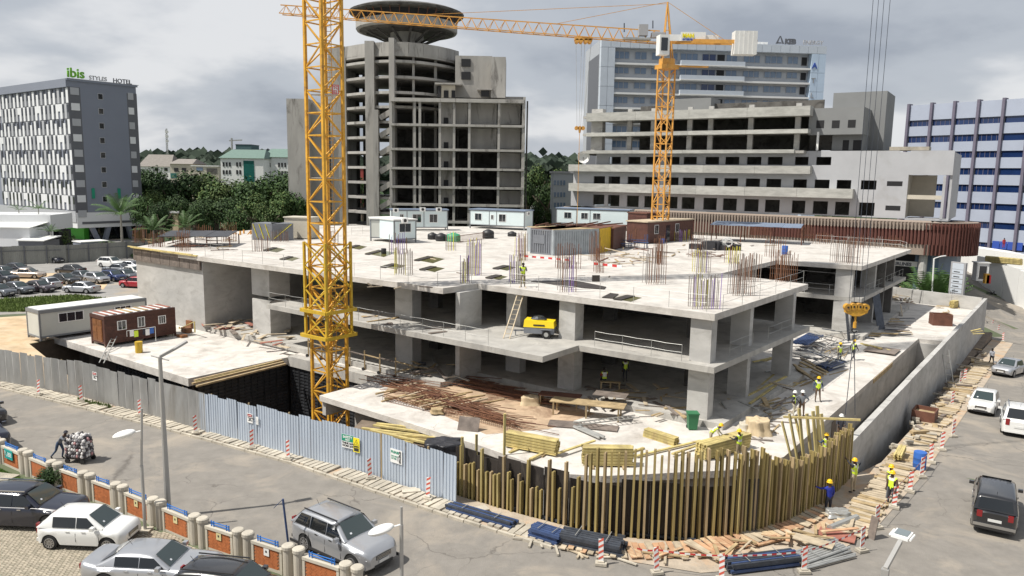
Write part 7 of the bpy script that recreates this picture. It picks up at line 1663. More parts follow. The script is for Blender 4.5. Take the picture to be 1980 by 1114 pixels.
# steel bundles at the kerb
def bundle(label,a,b,n,rows,mt,r=.05,name='steel_bundle',sq=False,z=.15,strap=True):
    t=thing(name,label,'steel bundle',a); d=(b-a); e=Vector((-d.y,d.x,0)).normalized()
    for j in range(rows):
        for i in range(n):
            o_=e*((i-n/2)*r*2.3+(j%2)*r)+Z*(z+j*r*2.1)+d.normalized()*R.uniform(-.15,.15); mb=MB()
            if sq: mb.beam(a+o_,b+o_,r*1.8,r*1.8)
            else: mb.tube(a+o_,b+o_,r,n=7)
            part('bar',mb,mt[(i+j)%len(mt)],t)
    if strap:
        for k in (.25,.75): mb=MB(); p=a+d*k+Z*(z+rows*r*2.1); mb.beam(p-e*(n*r*1.2),p+e*(n*r*1.2),.03,.012); part('strap',mb,STEEL,t)
    return t
bundle('blue steel waler bundle lying on the kerb right of the hoarding end',atg(870,985),atg(995,1022),4,2,(BLUS,WALER),.06,sq=True); bundle('short blue steel bundle in the gap before the timber screen',atg(1035,1035),atg(1090,1052),5,3,(BLUS,),.07,sq=True); bundle('dark steel beams stacked on blocks along the foot of the timber screen',atg(1090,1048),atg(1205,1072),5,3,(WALER,),.08,sq=True); bundle('blue and dark steel bundle lying on the asphalt at the bottom corner',atg(1405,1103),atg(1535,1087),6,3,(BLUS,WALER,WALER),.06,sq=True)
bundle('heap of grey steel tubes with flanges at the street corner',atg(1545,1090),atg(1625,1062),7,2,(STEEL,),.06); bundle('single pair of long grey tubes pointing right from the tube heap',atg(1555,1103),atg(1650,1078),2,1,(STEEL,),.05,strap=False); bundle('wide grey plastic pipe lying by the walkway bend',atg(1598,1024),atg(1650,1003),1,1,(STEEL,),.17,strap=False); bundle('three grey steel tubes on the yard beside the stacks',at(1115,828,ZS),at(1165,850,ZS),4,1,(STEEL,),.06,strap=False); bundle('flat stack of dark blue steel grids in front of the podium workers',at(1588,718,ZS),at(1620,706,ZS),8,3,(BLUS,WALER),.06,sq=True); bundle('blue sheet pile section under the tangled prop heap',at(1543,668,ZS+.6),at(1575,650,ZS+.6),8,1,(BLUS,),.08,sq=True,strap=False)
bundle('black pipe laid along the foot of the timber screen',at(1330,1060,-.1),at(1545,1005,-.1),1,1,(WALER,),.07,strap=False)
debris(26,[(1230,1085),(1560,1080),(1690,1000),(1560,1045)],None,(TIML,TIM2,TIMR),'street_plank','loose plank strewn over the walkway at the street corner','plank',(.8,2.4),(.08,.18),group='loose planks at the street corner',heap=.3)
debris(12,[(950,1040),(1230,1100),(1200,1078),(1010,1035)],None,(TIML,KERB),'street_plank','loose batten on the street left of the striped posts','plank',(.6,1.4),(.06,.14),group='loose battens on the left of the corner')
debris(50,[(1740,850),(1800,850),(1912,680),(1890,680)],None,(KERB,TIML,PLYG,TIM2),'walkway_rubble','broken block or board on the walkway by the long wall','rubble',(.3,1.3),(.15,.4),(.06,.2),group='rubble along the right walkway',heap=.2)
for i in range(9):
    p=uv(-7.6+R.uniform(-.5,.4),48+i*1.6); mb=MB(); 
    for k in range(3): mb.box(p+Vector((R.uniform(-.2,.2),R.uniform(-.2,.2),gz(p)+.14*k)),.45,.25,.14,R.uniform(0,3))
    single('kerb_block',mb,KERB,'small pile of broken concrete blocks at the foot of the long wall','rubble',group='block piles at the long wall')
ladder('small dark steel frame leaning on the long wall half way up',uv(-7.9,72,-1.5),uv(-8.6,72.4,1.6),.5,STEEL,6,'wall_frame')
beamset('loose_beams','yellow boards sticking out over the top of the long wall',cat='timber',rows=[(1880,643,1900,640),(1882,646,1903,645),(1878,640,1896,636)],mt=TIM,wd=.15,h=.06,z=1.9)
# concrete pier stubs and steps at left slab
mb=MB(); 
for k in range(3): mb=MB(); mb.box(at(352+k*9,652-k*9,ZS-.15)+Z*0,.9,.6,.25+.25*k,aU); single('step_block',mb,WOODD,'wooden step block %s against the kerb beside the brown cabin'%('lowest','middle','highest')[k] if 0 else '%s of three brown wooden step blocks beside the left wall'%('lowest','middle','highest')[k],'step')
mb=MB(); a=at(347,636,ZS); b=at(376,622,ZF+1.0); mb.beam(a,b,.12,.05); mb.beam(b,Vector((b.x,b.y,ZF)),.1); mb.beam(a+Z*.2,Vector((a.x,a.y,ZS)),.1); single('stair_rail',mb,TIM,'yellow timber handrail of the little steps beside the left wall','handrail')
# timber along the left slab edge
beamset('edge_beams','dark and yellow beams lying along the right edge of the left slab',cat='timber',rows=[(372,742,548,700),(376,736,545,696),(380,747,552,704)],mt=TIM2,wd=.2,h=.12,z=ZS-.15)
mb=MB(); mb.beam(at(378,738,ZS+.12),at(530,700,ZS+.12),.07,.06); single('yellow_edge_beam',mb,TIM,'thin yellow beam on top of the dark beams at the left slab edge','timber')
# rail on the pit edge
t=thing('pit_rail','rough timber rail with dark crossed struts along the pit edge under the crane','railing',uv(-51.5,39.3,ZF)); 
for i in range(7):
    p=uv(-50.6+i*1.7,39.5,ZF-.4); mb=MB(); mb.box(p,.1,.1,1.5,0); part('post',mb,TIM2,t)
    mb=MB(); mb.beam(p+Z*1.2,p+U*1.7+Z*1.15,.14,.05); part('rail',mb,PLYG if i%2 else TIM2,t)
    mb=MB(); mb.tube(p-V*.1+Z*.1,p-V*.1-V*.12+Z*.1,.12,n=8); part('end_bracket',mb,BLACK,t)
# cabins at left
cA=at(78,659,ZS-.2); d=(at(276,627,ZS-.2)-cA); Lc=12.
q=cabin('site_cabin','long pale site cabin with dark edge frame left of the brown cabin',uv(-67.2,27.2,.75)+Vector((-2.4,1.8,0)),aV,12.,2.6,2.75,CABGR,WHD,legs=.3,ov=.16) if 0 else None
def cab_corner(name,label,corner,Lu,Lv,H,wall,roofm,trim,wins=(),doors=(),groove=0,legs=.25,ov=.12):
    """cabin whose near right corner (toward +u,-v) is given; short side along U, long side along V"""
    t=thing(name,label,'cabin',corner); c=Vector(corner)
    mb=MB(); mb.par(c-U*Lu+Z*legs,U*Lu,V*Lv,Z*(H-legs-.1)); part('wall',mb,wall,t)
    for (a,b) in ((0,0),(Lu,0),(0,Lv),(Lu,Lv)): mb=MB(); mb.par(c-U*(a+.0)+V*(b)-U*.1*(0 if a==0 else -1)-V*(.05)+U*(.03 if a==0 else -.13)-U*(.13 if a==0 else 0)*0,U*.14*(-1 if a==0 else 1),V*.14,Z*H); part('corner_post',mb,trim,t)
    mb=MB(); mb.par(c-U*(Lu+.06)-V*.06+Z*(H-.3),U*(Lu+.12),V*(Lv+.12),Z*.3); part('roof_frame',mb,trim,t)
    mb=MB(); mb.par(c-U*(Lu-.1)+V*.1+Z*(H+.0),U*(Lu-.2),V*(Lv-.2),Z*.05); part('roof',mb,roofm,t)
    mb=MB(); mb.par(c-U*(Lu+.03)-V*.03+Z*legs,U*(Lu+.06),V*(Lv+.06),Z*.16); part('floor_frame',mb,trim,t)
    for i in range(2):
        for j in range(3): mb=MB(); mb.box(c-U*(.3+i*(Lu-.6))+V*(.3+j*(Lv-.6)/2),.4,.4,legs,0); part('foot_block',mb,KERB,t)
    for (f,s,z,w_,h_,n) in wins:
        o_,dd,nn=((c-U*Lu,U,-V),(c,V,U))[f]; mb=MB(); mb.par(o_+dd*(s-.06)+Z*(z-.06),dd*(w_+.12),nn*.04,Z*(h_+.12)); f_=part('window',mb,WHT,t)
        for k in range(n): mb=MB(); mb.par(o_+dd*(s+w_*k/n+.03)+Z*z+nn*.041,dd*(w_/n-.06),nn*.012,Z*h_); part('pane',mb,GLASS,f_)
    for (f,s,w_,h_,m_) in doors:
        o_,dd,nn=((c-U*Lu,U,-V),(c,V,U))[f]
        for k in range(2):
            mb=MB(); mb.par(o_+dd*(s+w_*k/2+.01)+Z*(legs+.16),dd*(w_/2-.03),nn*.05,Z*h_); dr=part('door',mb,m_,t)
            for j in range(3): mb=MB(); mb.par(o_+dd*(s+w_*k/2+.12)+Z*(legs+.3+j*h_/3)+nn*.05,dd*(w_/2-.24),nn*.02,Z*(h_/3-.16)); part('door_panel',mb,m_,dr)
    if groove:
        n=int((H-legs-.5)/groove)
        for k in range(n):
            z=legs+.17+k*groove; mb=MB(); mb.par(c+Z*z,V*Lv,U*.025,Z*(groove-.025)); part('board',mb,wall,t); mb=MB(); mb.par(c-U*Lu+Z*z,U*Lu*.28,-V*.025,Z*(groove-.025)); part('board',mb,wall,t)
    return t
cA=at(78,657,.9); cab_corner('site_cabin','long pale site cabin with dark edge frame left of the brown boarded cabin',at(79,660,.3),2.6,9.6,2.75,CABGR,WHD,CABG,wins=((1,1.6,1.5,2.1,.75,3),(1,6.6,1.5,1.5,.7,3)))
cab_corner('brown_cabin','brown boarded cabin with double doors and a drying line on the left slab',at(205,672,ZS-.15),2.5,6.3,2.7,WOODB,WHD,WOODB,wins=((1,1.1,1.4,.7,.7,2),(1,2.9,1.4,.55,.8,2),(1,4.8,1.4,.6,.65,3)),doors=((0,.35,1.7,1.9,WOODD),),groove=.2,legs=.25)
for k in range(9): mb=MB(); mb.par(at(205,672,ZS-.15)-U*2.4+V*(.15+k*.7)+Z*2.76,U*2.3,V*.3,Z*.04); o=single('roof_batten',mb,TIM2 if 2<k<6 else PLYR,'reddish batten laid across the roof of the brown boarded cabin','batten',group='battens on the brown cabin roof')
p=at(269,682,ZS-.15); mb=MB(); mb.smooth=True; mb.lathe([(.27,0),(.30,.1),(.29,.45),(.31,.8),(.3,.95)],p,16); single('yellow_drum',mb,YEL2,'dented yellow drum standing on the left slab before the brown cabin','drum',loc=p)
mb=MB(); a=at(245,640,ZS+1.2); b=at(300,632,ZS+1.4); mb.tube(a,b,.02,n=5); mb.beam(b,b-Z*1.3,.04); mb.beam(a,a-Z*.5,.03); single('drying_line',mb,WHD,'thin drying line strung before the brown boarded cabin','line')
for i,(k,m_,l) in enumerate(((.1,WHT,'white cloth hung at the left end of the drying line'),(.25,VESTY,'bright yellow vest hung on the drying line'),(.55,CLO['dark'],'dark jacket hung in the middle of the drying line'),(.65,WHT,'white shirt below the dark jacket on the drying line'),(.8,BBL,'blue cloth hung at the right of the drying line'))):
    q=a+(b-a)*k; mb=MB(); mb.par(q-Z*(.55+.1*(i%2)),(b-a).normalized()*.3,Vector((.02,.03,0)),Z*(.55)); single('laundry',mb,m_,l,'clothing')
# handcart
p=at(156,892,0); t=thing('handcart','handcart piled high with rows of bottles wrapped in white and dark bags','handcart',p,0); an=rad(-10); d=Vector((math.cos(an),math.sin(an),0)); e=Vector((-d.y,d.x,0))
mb=MB(); mb.par(p-d*.55-e*.4+Z*.25,d*1.1,e*.8,Z*.1); part('bed',mb,BLACK,t)
for sx in (-.45,.45):
    for sy in (-.4,.4): mb=MB(); q=p+d*sx+e*sy+Z*.14; mb.tube(q-e*.04,q+e*.04,.14,n=12); part('wheel',mb,RUBBER,t)
BG=[mat('bag white',(.62,.60,.58),.6,var=.15,scale=9),mat('bag grey',(.25,.24,.25),.6,var=.2,scale=9),mat('bag dark',(.05,.045,.05),.6,var=.2,scale=9),mat('bag pink',(.42,.22,.22),.6,var=.2,scale=9)]
gm_=[]
for b_ in BG:
    mb=MB(); mb.smooth=True; mb.lathe([(.05,0),(.085,.04),(.085,.12),(.03,.19)],(0,0,0),7); gm_.append(mb.mesh('bag',[b_]))
for lv in range(6):
    for i in range(7):
        for sd_ in (-1,1): inst('bag',gm_[R.choice((0,1,2,0,2,3) if lv<5 else (0,0,1))],t,p+d*((i-3)*.15)+e*(sd_*(.38-.02*lv))+Z*(.33+lv*.17),(R.uniform(-.3,.3),R.uniform(-.3,.3),0))
    for i in range(4):
        for sd_ in (-1,1): inst('bag',gm_[R.choice((0,1,2,0,2,3))],t,p+d*(sd_*.52)+e*((i-2)*.17)+Z*(.33+lv*.17),(R.uniform(-.3,.3),R.uniform(-.3,.3),0))
for i in range(6):
    for j in range(4): inst('bag',gm_[R.choice((0,0,0,1,2))],t,p+d*((i-2.5)*.17)+e*((j-1.5)*.19)+Z*(1.3+R.uniform(0,.1)),(R.uniform(-.8,.8),R.uniform(-.8,.8),0))
mb=MB(); mb.par(p-d*.45-e*.3+Z*.35,d*.9,e*.6,Z*.95); part('load_core',mb,BG[2],t)
# ================================================================ NEAR WALL, LAMPS, STREET THINGS
wallA=[Vector(p) for p in wallL]
bw=thing('brick_wall','low red brick wall with paired pale pillars and blue rails along the paved yard','wall',wallA[1])
px_pairs=[(-60,),(-2,),(51,),(107,),(168.5,),(232,),(304,),(385,),(471,),(568,),(680,)]
# pillar pairs stand at even spacing along the wall
def wpt(s):
    L=0
    for a,b in zip(wallA,wallA[1:]):
        l=(b-a).length
        if s<=L+l or b is wallA[-1]: return a+(b-a).normalized()*(s-L),(b-a).normalized()
        L+=l
def find(px):
    lo,hi=0,60
    for _ in range(40):
        m=(lo+hi)/2; 
        if project(wpt(m)[0]+Z*.7)[0]<px: lo=m
        else: hi=m
    return lo
ss=[find(x[0]) for x in px_pairs[1:]]
bk=MB(); bk.par((0,0,0),(.235,0,0),(0,.02,0),(0,0,.062)); bkm=bk.mesh('brick',[BRICK])
nb_=0
for k,s in enumerate(ss):
    for off in (-.27,.27):
        p,u=wpt(s+off); mb=MB(); mb.smooth=False; mb.lathe([(.21,-.1),(.21,1.12),(.25,1.14),(.25,1.26),(.20,1.3)],p,14); part('pillar',mb,PIL,bw)
    if k<len(ss)-1:
        s0,s1=s+.52,ss[k+1]-.52; p,u=wpt(s0); q,_=wpt(s1); n=Vector((-u.y,u.x,0)); L=(q-p).length; u=(q-p)/L; n=Vector((-u.y,u.x,0))
        mb=MB(); mb.par(p-n*.08,u*L,n*.16,Z*.12); mb.par(p-n*.12+Z*.93,u*L,n*.24,Z*.12); mb.par(p-n*.1,u*.12,n*.2,Z*.93); mb.par(q-u*.12-n*.1,u*.12,n*.2,Z*.93); part('coping_frame',mb,CREAM,bw)
        mb=MB(); mb.par(p+u*.12-n*.06+Z*.12,u*(L-.24),n*.12,Z*.81); part('wall_core',mb,MORT,bw)
        # near face bricks: individually for the panels that show largest
        rows_=12; a_=math.atan2(u.y,u.x); cols_=int((L-.26)/.245)
        if nb_<250 and k in (3,4,5,6): 
            for r__ in range(rows_):
                if nb_>290: break
                for c__ in range(cols_): inst('brick',bkm,bw,p+u*(.14+c__*.245+(.0 if r__%2 else .0)+ (0.06 if r__%2 else 0))+Z*(.125+r__*.068)-n*.075,(0,0,a_)); nb_+=1
        else:
            mb=MB()
            for r__ in range(rows_):
                for c__ in range(cols_): mb.par(p+u*(.14+c__*.245+(.06 if r__%2 else 0))+Z*(.125+r__*.068)-n*.075,u*.235,n*.02,Z*.062)
            o=part('brickwork',mb,BRICK,bw,kind='stuff')
        mb=MB(); 
        for h_ in (1.14,1.24): mb.tube(p+u*.25+Z*h_,q-u*.25+Z*h_,.022,n=6)
        part('blue_rail',mb,BLUP,bw)
        for s_ in (.28,.42,L-.42,L-.28): mb=MB(); mb.tube(p+u*s_+Z*1.03,p+u*s_+Z*1.3,.025,n=6); part('rail_post',mb,BLUP,bw)
        if k in (4,5,6,7):
            mb=MB(); c_=p+u*(L*.42)-n*.10+Z*.6; mb.par(c_,u*.28,-n*.01,Z*.3); pb=part('wall_plate',mb,mat('pale yellow plate',(.62,.55,.30),.6,var=.03) if k<7 else WHT,bw)
            mb=MB(); mb.par(c_+u*.09+Z*.13-n*.011,u*.08,-n*.004,Z*.09); part('plate_print',mb,BLK,pb)
        if k==0 or k==1:
            pass
c0=wpt(find(22))[0]; u=wpt(find(22))[1]; n=Vector((-u.y,u.x,0))
t=thing('yard_sign','small teal notice board with a white cross mark fixed on the brick wall','sign',c0-u*.4-n*.14+Z*.5)
mb=MB(); mb.par(c0-u*.4-n*.13+Z*.5,u*.85,-n*.03,Z*.5); part('board',mb,mat('teal board',(.01,.30,.28),.5,var=0),t)
mb=MB(); o_=c0-u*.4-n*.165+Z*.5; mb.beam(o_+u*.06+Z*.12,o_+u*.26+Z*.42,.04,.004); mb.beam(o_+u*.06+Z*.42,o_+u*.26+Z*.12,.04,.004); part('cross_mark',mb,WHT,t)
for k in range(3): mb=MB(); mb.par(o_+u*.34+Z*(.32-.08*k),u*.42,-n*.004,Z*.035); part('text_line',mb,WHT,t)
# flat concrete covers in the lawn
for x,y,l in ((20,952,'weathered square concrete cover at the edge of the lawn'),(0,925,'second pale concrete cover half off the left edge of the lawn')): flat(l,x,y,0,1.5,.9,rad(-12),KERB,.06,'concrete_cover','cover',.04)
# street lamps
def lamp_globe(label,base,top,arm,head):
    t=thing('street_lamp',label,'street lamp',base); mb=MB(); mb.tube(base,base+Z*3.0,.07,n=10); mb.tube(base+Z*3.0,top,.05,n=10); part('pole',mb,POLE,t); mb=MB(); mb.box(base,.5,.5,.12,0); part('base_plate',mb,KERB,t)
    mb=MB(); mb.tube(arm,head+(arm-head).normalized()*.35,.03,n=8); part('arm',mb,LAMPW,t)
    d=(head-arm).normalized(); e=Vector((-d.y,d.x,0)).normalized(); mb=MB(); mb.smooth=True
    def fn(a,b):
        th=2*PI*a; r_=math.sin(PI*b); x=-math.cos(PI*b); return head+d*(x*.48)+e*(.26*r_*math.cos(th))+Z*(.17*r_*math.sin(th)+.03)
    mb.grid(fn,14,9); part('lamp_head',mb,LAMPW,t); return t
b=at(281,1028,0); tp_=atY(274,790,b.y); lamp_globe('street lamp with a white egg shaped head rising from the paved yard at left',b,tp_,atY(273,833,b.y),atY(240,841,b.y-.1))
b=at(777,1165,0); tp_=atY(776,980,b.y); lamp_globe('shorter street lamp with a white egg shaped head in front of the silver suv',b,tp_,atY(776,1014,b.y),atY(737,1026,b.y-.1))
b=at(326,1000,0); t=thing('street_lamp','tall grey street lamp pole with a bent arm standing in the left street','street lamp',b); e1=atY(309,690,b.y); mb=MB(); mb.tube(b,b+(e1-b)*.5,.14,.11,10); mb.tube(b+(e1-b)*.5,e1,.11,.08,10); part('pole',mb,POLE,t); e2=atY(362,661,b.y+.6); mb=MB(); mb.beam(e1,e1+(e2-e1)*.55,.14,.12); part('arm',mb,POLE,t); mb=MB(); mb.beam(e1+(e2-e1)*.5,e2+Z*.03,.3,.09); part('lamp_head',mb,POLE,t); mb=MB(); mb.tube(atY(292,688,b.y),atY(327,697,b.y),.03,n=6); part('cross_arm',mb,POLE,t)
# lamp head close to the camera at lower right
bA=Vector((6.1,10.2,0)); hd=atY(1741,1040,13.0); kn=atY(1722,1085,12.6); t=thing('solar_lamp','flat grey solar street lamp head on a square arm at the lower right','street lamp',Vector((kn.x,kn.y,0)))
bt=atY(1712,1100,12.4)
mb=MB(); mb.beam(Vector((bt.x,bt.y,0)),bt,.12,.12,up=V); part('pole',mb,POLE,t); mb=MB(); mb.beam(bt,hd+Vector((-.05,-.1,-.02)),.07,.07); part('arm',mb,POLE,t)
mb=MB(); d=(hd-bt); d.z=0; d.normalize(); e=Vector((-d.y,d.x,0)); mb.par(hd-e*.14-d*.08,e*.28,d*.36,Z*.05); hm=part('lamp_head',mb,LAMPW,t); mb=MB(); mb.par(hd-e*.11-d*.0+Z*.052,e*.22,d*.26,Z*.012); part('solar_panel',mb,mat('solar panel grey',(.16,.19,.20),.3,var=.05),hm)
for s in (-.17,.17): mb=MB(); mb.tube(hd+e*s-d*.04+Z*.02,hd+e*s+d*.24+Z*.02,.02,n=6); part('side_clip',mb,LAMPW,hm)
# blue pole beside the suv
b=at(560,1074,0); e1=atY(547,965,b.y); mb=MB(); mb.tube(b,e1,.045,n=8); mb.beam(e1,e1+Vector((-.35,-.1,-.35)),.02); single('blue_pole',mb,BLUS,'thin dark blue pole standing left of the silver suv','pole',loc=b)
# lamp by the plants at the far right, plants sign
b=atY(1806,545,100); b=Vector((b.x,b.y,-2)); tp_=atY(1806,500,100); t=thing('street_lamp','slim pale street lamp in front of the fan palms at the far right','street lamp',b); mb=MB(); mb.tube(b,tp_,.1,n=8); mb.tube(tp_,tp_+Vector((1.0,0,.35)),.06,n=6); part('pole',mb,LAMPW,t); mb=MB(); mb.beam(tp_+Vector((.8,0,.28)),tp_+Vector((1.5,0,.4)),.25,.1); part('lamp_head',mb,LAMPW,t)
W=Wallp(atY(1834,560,98),atY(1865,563,96)-atY(1834,560,98)); t=thing('totem_sign','tall grey directory sign board with white name strips beside the fan palms','sign',W.pt(0,-3)); s1=W.px(1865,540)[0]; z1=W.px(1834,505)[1]; z0=-3
mb=MB(); mb.par(W.pt(0,z0,-.3),W.d*s1,W.n*.3,Z*(z1-z0)); part('board',mb,GREYP,t)
for k in range(5): mb=MB(); mb.par(W.pt(.25,z1-1.45-k*.62,.0),W.d*(s1-.5),W.n*.03,Z*(.5 if k else 1.2) if 0 else Z*.5); st=part('name_strip',mb,OFP,t); mb=MB(); mb.par(W.pt(.5,z1-1.3-k*.62,.031),W.d*(s1-1.2),W.n*.005,Z*.12); part('strip_lettering',mb,BLK,st)
mb=MB(); mb.par(W.pt(.25,z1-.9,.0),W.d*(s1-.5),W.n*.03,Z*.75); part('header_panel',mb,OFP,t)
# gate kiosk, barriers, motorbikes
c_=atY(1887,543,112); c_=Vector((c_.x,c_.y,c_.z-0)); hutw('gate_kiosk','white gate kiosk with a dark door beside the ramp road',Vector((c_.x,c_.y,c_.z)),1.6,1.6,2.6,rad(-10),WHT,WHD,wins=((0,.3,.3,1.0,1.9),),cat='kiosk')
for x,m_,l,h_ in ((1906,YEL,'yellow barrier housing on the kerb by the gate kiosk',1.4),(1909,RED,'orange red cone shaped bollard before the gate kiosk',1.2)): p=atY(x,548,108); mb=MB(); mb.box(p,.6,.5,h_,0); single('barrier_box',mb,m_,l,'barrier',loc=p)
for (x,y,l) in ((1930,580,'parked motorbike beside the person in red at the far junction'),(1915,575,'parked motorbike farthest left at the far junction')):
    p=atg(x,y); t=thing('motorbike',l,'motorbike',p)
    for s in (-.65,.65): mb=MB(); mb.tube(p+Vector((s,-.05,.3)),p+Vector((s,.05,.3)),.3,n=14); part('wheel',mb,RUBBER,t)
    mb=MB(); mb.beam(p+Vector((-.65,0,.3)),p+Vector((0,0,.6)),.12); mb.beam(p+Vector((0,0,.6)),p+Vector((.5,0,.75)),.16); mb.beam(p+Vector((.65,0,.3)),p+Vector((.45,0,1.0)),.07); mb.box(p+Vector((0,0,.25)),.5,.25,.3,0); part('frame',mb,BLACK,t)
    mb=MB(); mb.box(p+Vector((-.25,0,.72)),.7,.25,.1,0); part('seat',mb,BLACK,t); mb=MB(); mb.beam(p+Vector((.42,-.35,1.02)),p+Vector((.42,.35,1.02)),.04); part('handlebar',mb,BLACK,t)
# ================================================================ VEGETATION
def leafmesh(name,n,sx,sy,sz,ls,mats,lobes=7,seed=1,hollow=.45):
    r_=random.Random(seed); L=[]
    for i in range(lobes):
        th=r_.uniform(0,2*PI); ph=r_.uniform(-.3,1.2); L.append((Vector((math.cos(th)*math.cos(ph)*.55,math.sin(th)*math.cos(ph)*.55,math.sin(ph)*.5)),r_.uniform(.38,.6)))
    mb=MB(); 
    for k in range(n):
        c,rr=r_.choice(L); v=Vector((r_.gauss(0,1),r_.gauss(0,1),r_.gauss(0,1))).normalized()
        q=c+v*rr*(r_.uniform(hollow,1.05)); 
        if q.z<-.55: q.z=-.55+r_.uniform(0,.1)
        nrm=(v+Vector((r_.uniform(-.8,.8),r_.uniform(-.8,.8),r_.uniform(-.2,.9)))).normalized(); x=nrm.cross(Vector((r_.uniform(-1,1),r_.uniform(-1,1),.3))).normalized(); y=nrm.cross(x); s=ls*r_.uniform(.6,1.4)
        P_=Vector((q.x*sx,q.y*sy,q.z*sz)); mb.cur=r_.randrange(len(mats)); mb.add([P_-x*s-y*s*.5,P_+x*s*.2-y*s*.8,P_+x*s+y*s*.3,P_-x*s*.1+y*s*.9],[(0,1,2,3)])
    return mb.mesh(name,mats)
crowns=[leafmesh('crown',4200,1,1,1,.045,[LEAF[i] for i in m],seed=i2+3) for i2,m in enumerate(((0,1,2),(0,3,1),(2,0),(1,3),(0,2,1)))]
tr_=MB(); tr_.tube((0,0,0),(0,0,.55),.045,.03,8); 
for k in range(6): a=k*1.05; tr_.tube((0,0,.38+.03*k),(.3*math.cos(a),.3*math.sin(a),.75),.02,.008,5)
trm=tr_.mesh('trunk',[BARK])
def tree(x,y0,ytop,D,wpx,label,ci=None,group='trees between the hotel and the unfinished tower',zb=0,sq=1.):
    top=atY(x,ytop,D); b=Vector((top.x,D,zb)); H=top.z-zb; r_=wpx/2*D/F
    t=thing('tree',label,'tree',b,0,group); a=R.uniform(0,6)
    inst('trunk',trm,t,b,(0,0,a),(H*.9,H*.9,H))
    cz=b.z+H*.60; c=inst('crown',crowns[R.randrange(5) if ci is None else ci],t,Vector((b.x,b.y,cz)),(0,0,a),(r_,r_,H*.43)); return t
TR=[(290,0,338,200,70),(330,0,352,185,60),(300,0,372,170,52),(372,0,345,190,90),(415,0,350,180,84),(455,0,356,176,80),(500,0,352,172,86),(540,0,346,178,80),(570,0,350,172,70),(395,0,392,160,60),(440,0,388,158,66),(485,0,384,156,64),(530,0,380,156,70),(565,0,378,158,60),(345,0,385,162,50),(275,0,382,160,44),(310,0,400,150,40),(460,0,405,146,50),(515,0,402,146,50),(375,0,398,152,44)]
TLB='tallest dark tree directly right of the hotel|slim tree second from the hotel in the back row|low tree between the hotel and the first palm|wide dark tree under the cream office building|broad tree under the white loggia block|tree left of the white green roofed office|wide crowned tree below the green glass bay|tree below the right wing of the white office|tree hard against the left wall of the unfinished tower|round tree in the middle row under the loggia block|round middle tree in front of the white office|middle row tree below the green glass bay|middle row tree left of the tower side wall|middle row tree touching the tower side wall|narrow tree just right of the second palm|small tree at the right foot of the hotel|small low tree behind the deck rebar at left|low front tree behind the yellow striped enclosure|low front tree behind the cream generator|low front tree left of the striped enclosure'.split('|')
for i,(x,_,y,D,w_) in enumerate(TR): tree(x,0,y-(14 if y<360 else 9),D,w_*1.2,TLB[i])
for (x,y,D,w_,l) in ((1040,318,215,70,'rounded tree behind the right edge of the unfinished tower'),(1075,322,230,60,'rounded tree left of the grey unfinished block'),(1022,345,190,40,'slim tree close to the right edge of the unfinished tower'),(1060,350,185,50,'low bushy tree before the small white house'),(1032,395,165,40,'bright green bush right of the unfinished tower'),(1062,400,165,40,'bright green bush left of the grey unfinished block'),(700,345,230,60,'tree glimpsed through the open floors at the left of the unfinished tower')): tree(x,0,y,D,w_,l,group=None)
# far tree line and hills
fm=MB(); rr=random.Random(5)
farL=mat('far foliage',(.035,.055,.035),.9,var=.35,scale=.05)
for (x0,x1,D,yb,yt) in ((250,570,700,316,303),(260,480,520,330,312),(980,1110,420,345,312),(980,1110,600,330,308),(600,760,500,330,314),(-60,20,600,330,312),(1700,1990,700,356,340),(1540,1760,600,350,338)):
    n=260
    for k in range(n):
        x=rr.uniform(x0,x1); hump=math.sin((x-x0)/(x1-x0)*PI)*.5+.5*abs(math.sin(x*.045)); y=yb-(yb-yt)*rr.random()**.5*hump; p=atY(x,y,D+rr.uniform(-30,30)); s=D*.006*rr.uniform(.6,1.5)
        for q in range(5):
            v=Vector((rr.gauss(0,1),rr.gauss(0,1),rr.gauss(0,.6)))*s*.8; nn=Vector((rr.uniform(-1,1),-1,rr.uniform(-.2,1))).normalized(); xx=nn.cross(Z).normalized(); yy=nn.cross(xx); c=p+v; fm.add([c-xx*s,c-yy*s*.7,c+xx*s,c+yy*s*.7],[(0,1,2,3)])
    # ground bulk below the crowns
    for k in range(40):
        xa=x0+(x1-x0)*k/40; xb=x0+(x1-x0)*(k+1)/40; hump=math.sin((xa-x0)/(x1-x0)*PI)*.5+.3; pa=atY(xa,yb-(yb-yt)*.35*hump,D+10); pb=atY(xb,yb-(yb-yt)*.35*hump,D+10); fm.add([(pa.x,pa.y,-2),(pb.x,pb.y,-2),(pb.x,pb.y,pb.z),(pa.x,pa.y,pa.z),(pa.x,pa.y+40,-2),(pb.x,pb.y+40,-2),(pb.x,pb.y+40,pb.z),(pa.x,pa.y+40,pa.z)],[(0,1,2,3),(3,2,6,7),(0,3,7,4),(1,5,6,2)])
single('distant_woods',fm,farL,'dark distant woods along the horizon behind the buildings','woods',loc=(0,500,0),kind='stuff')
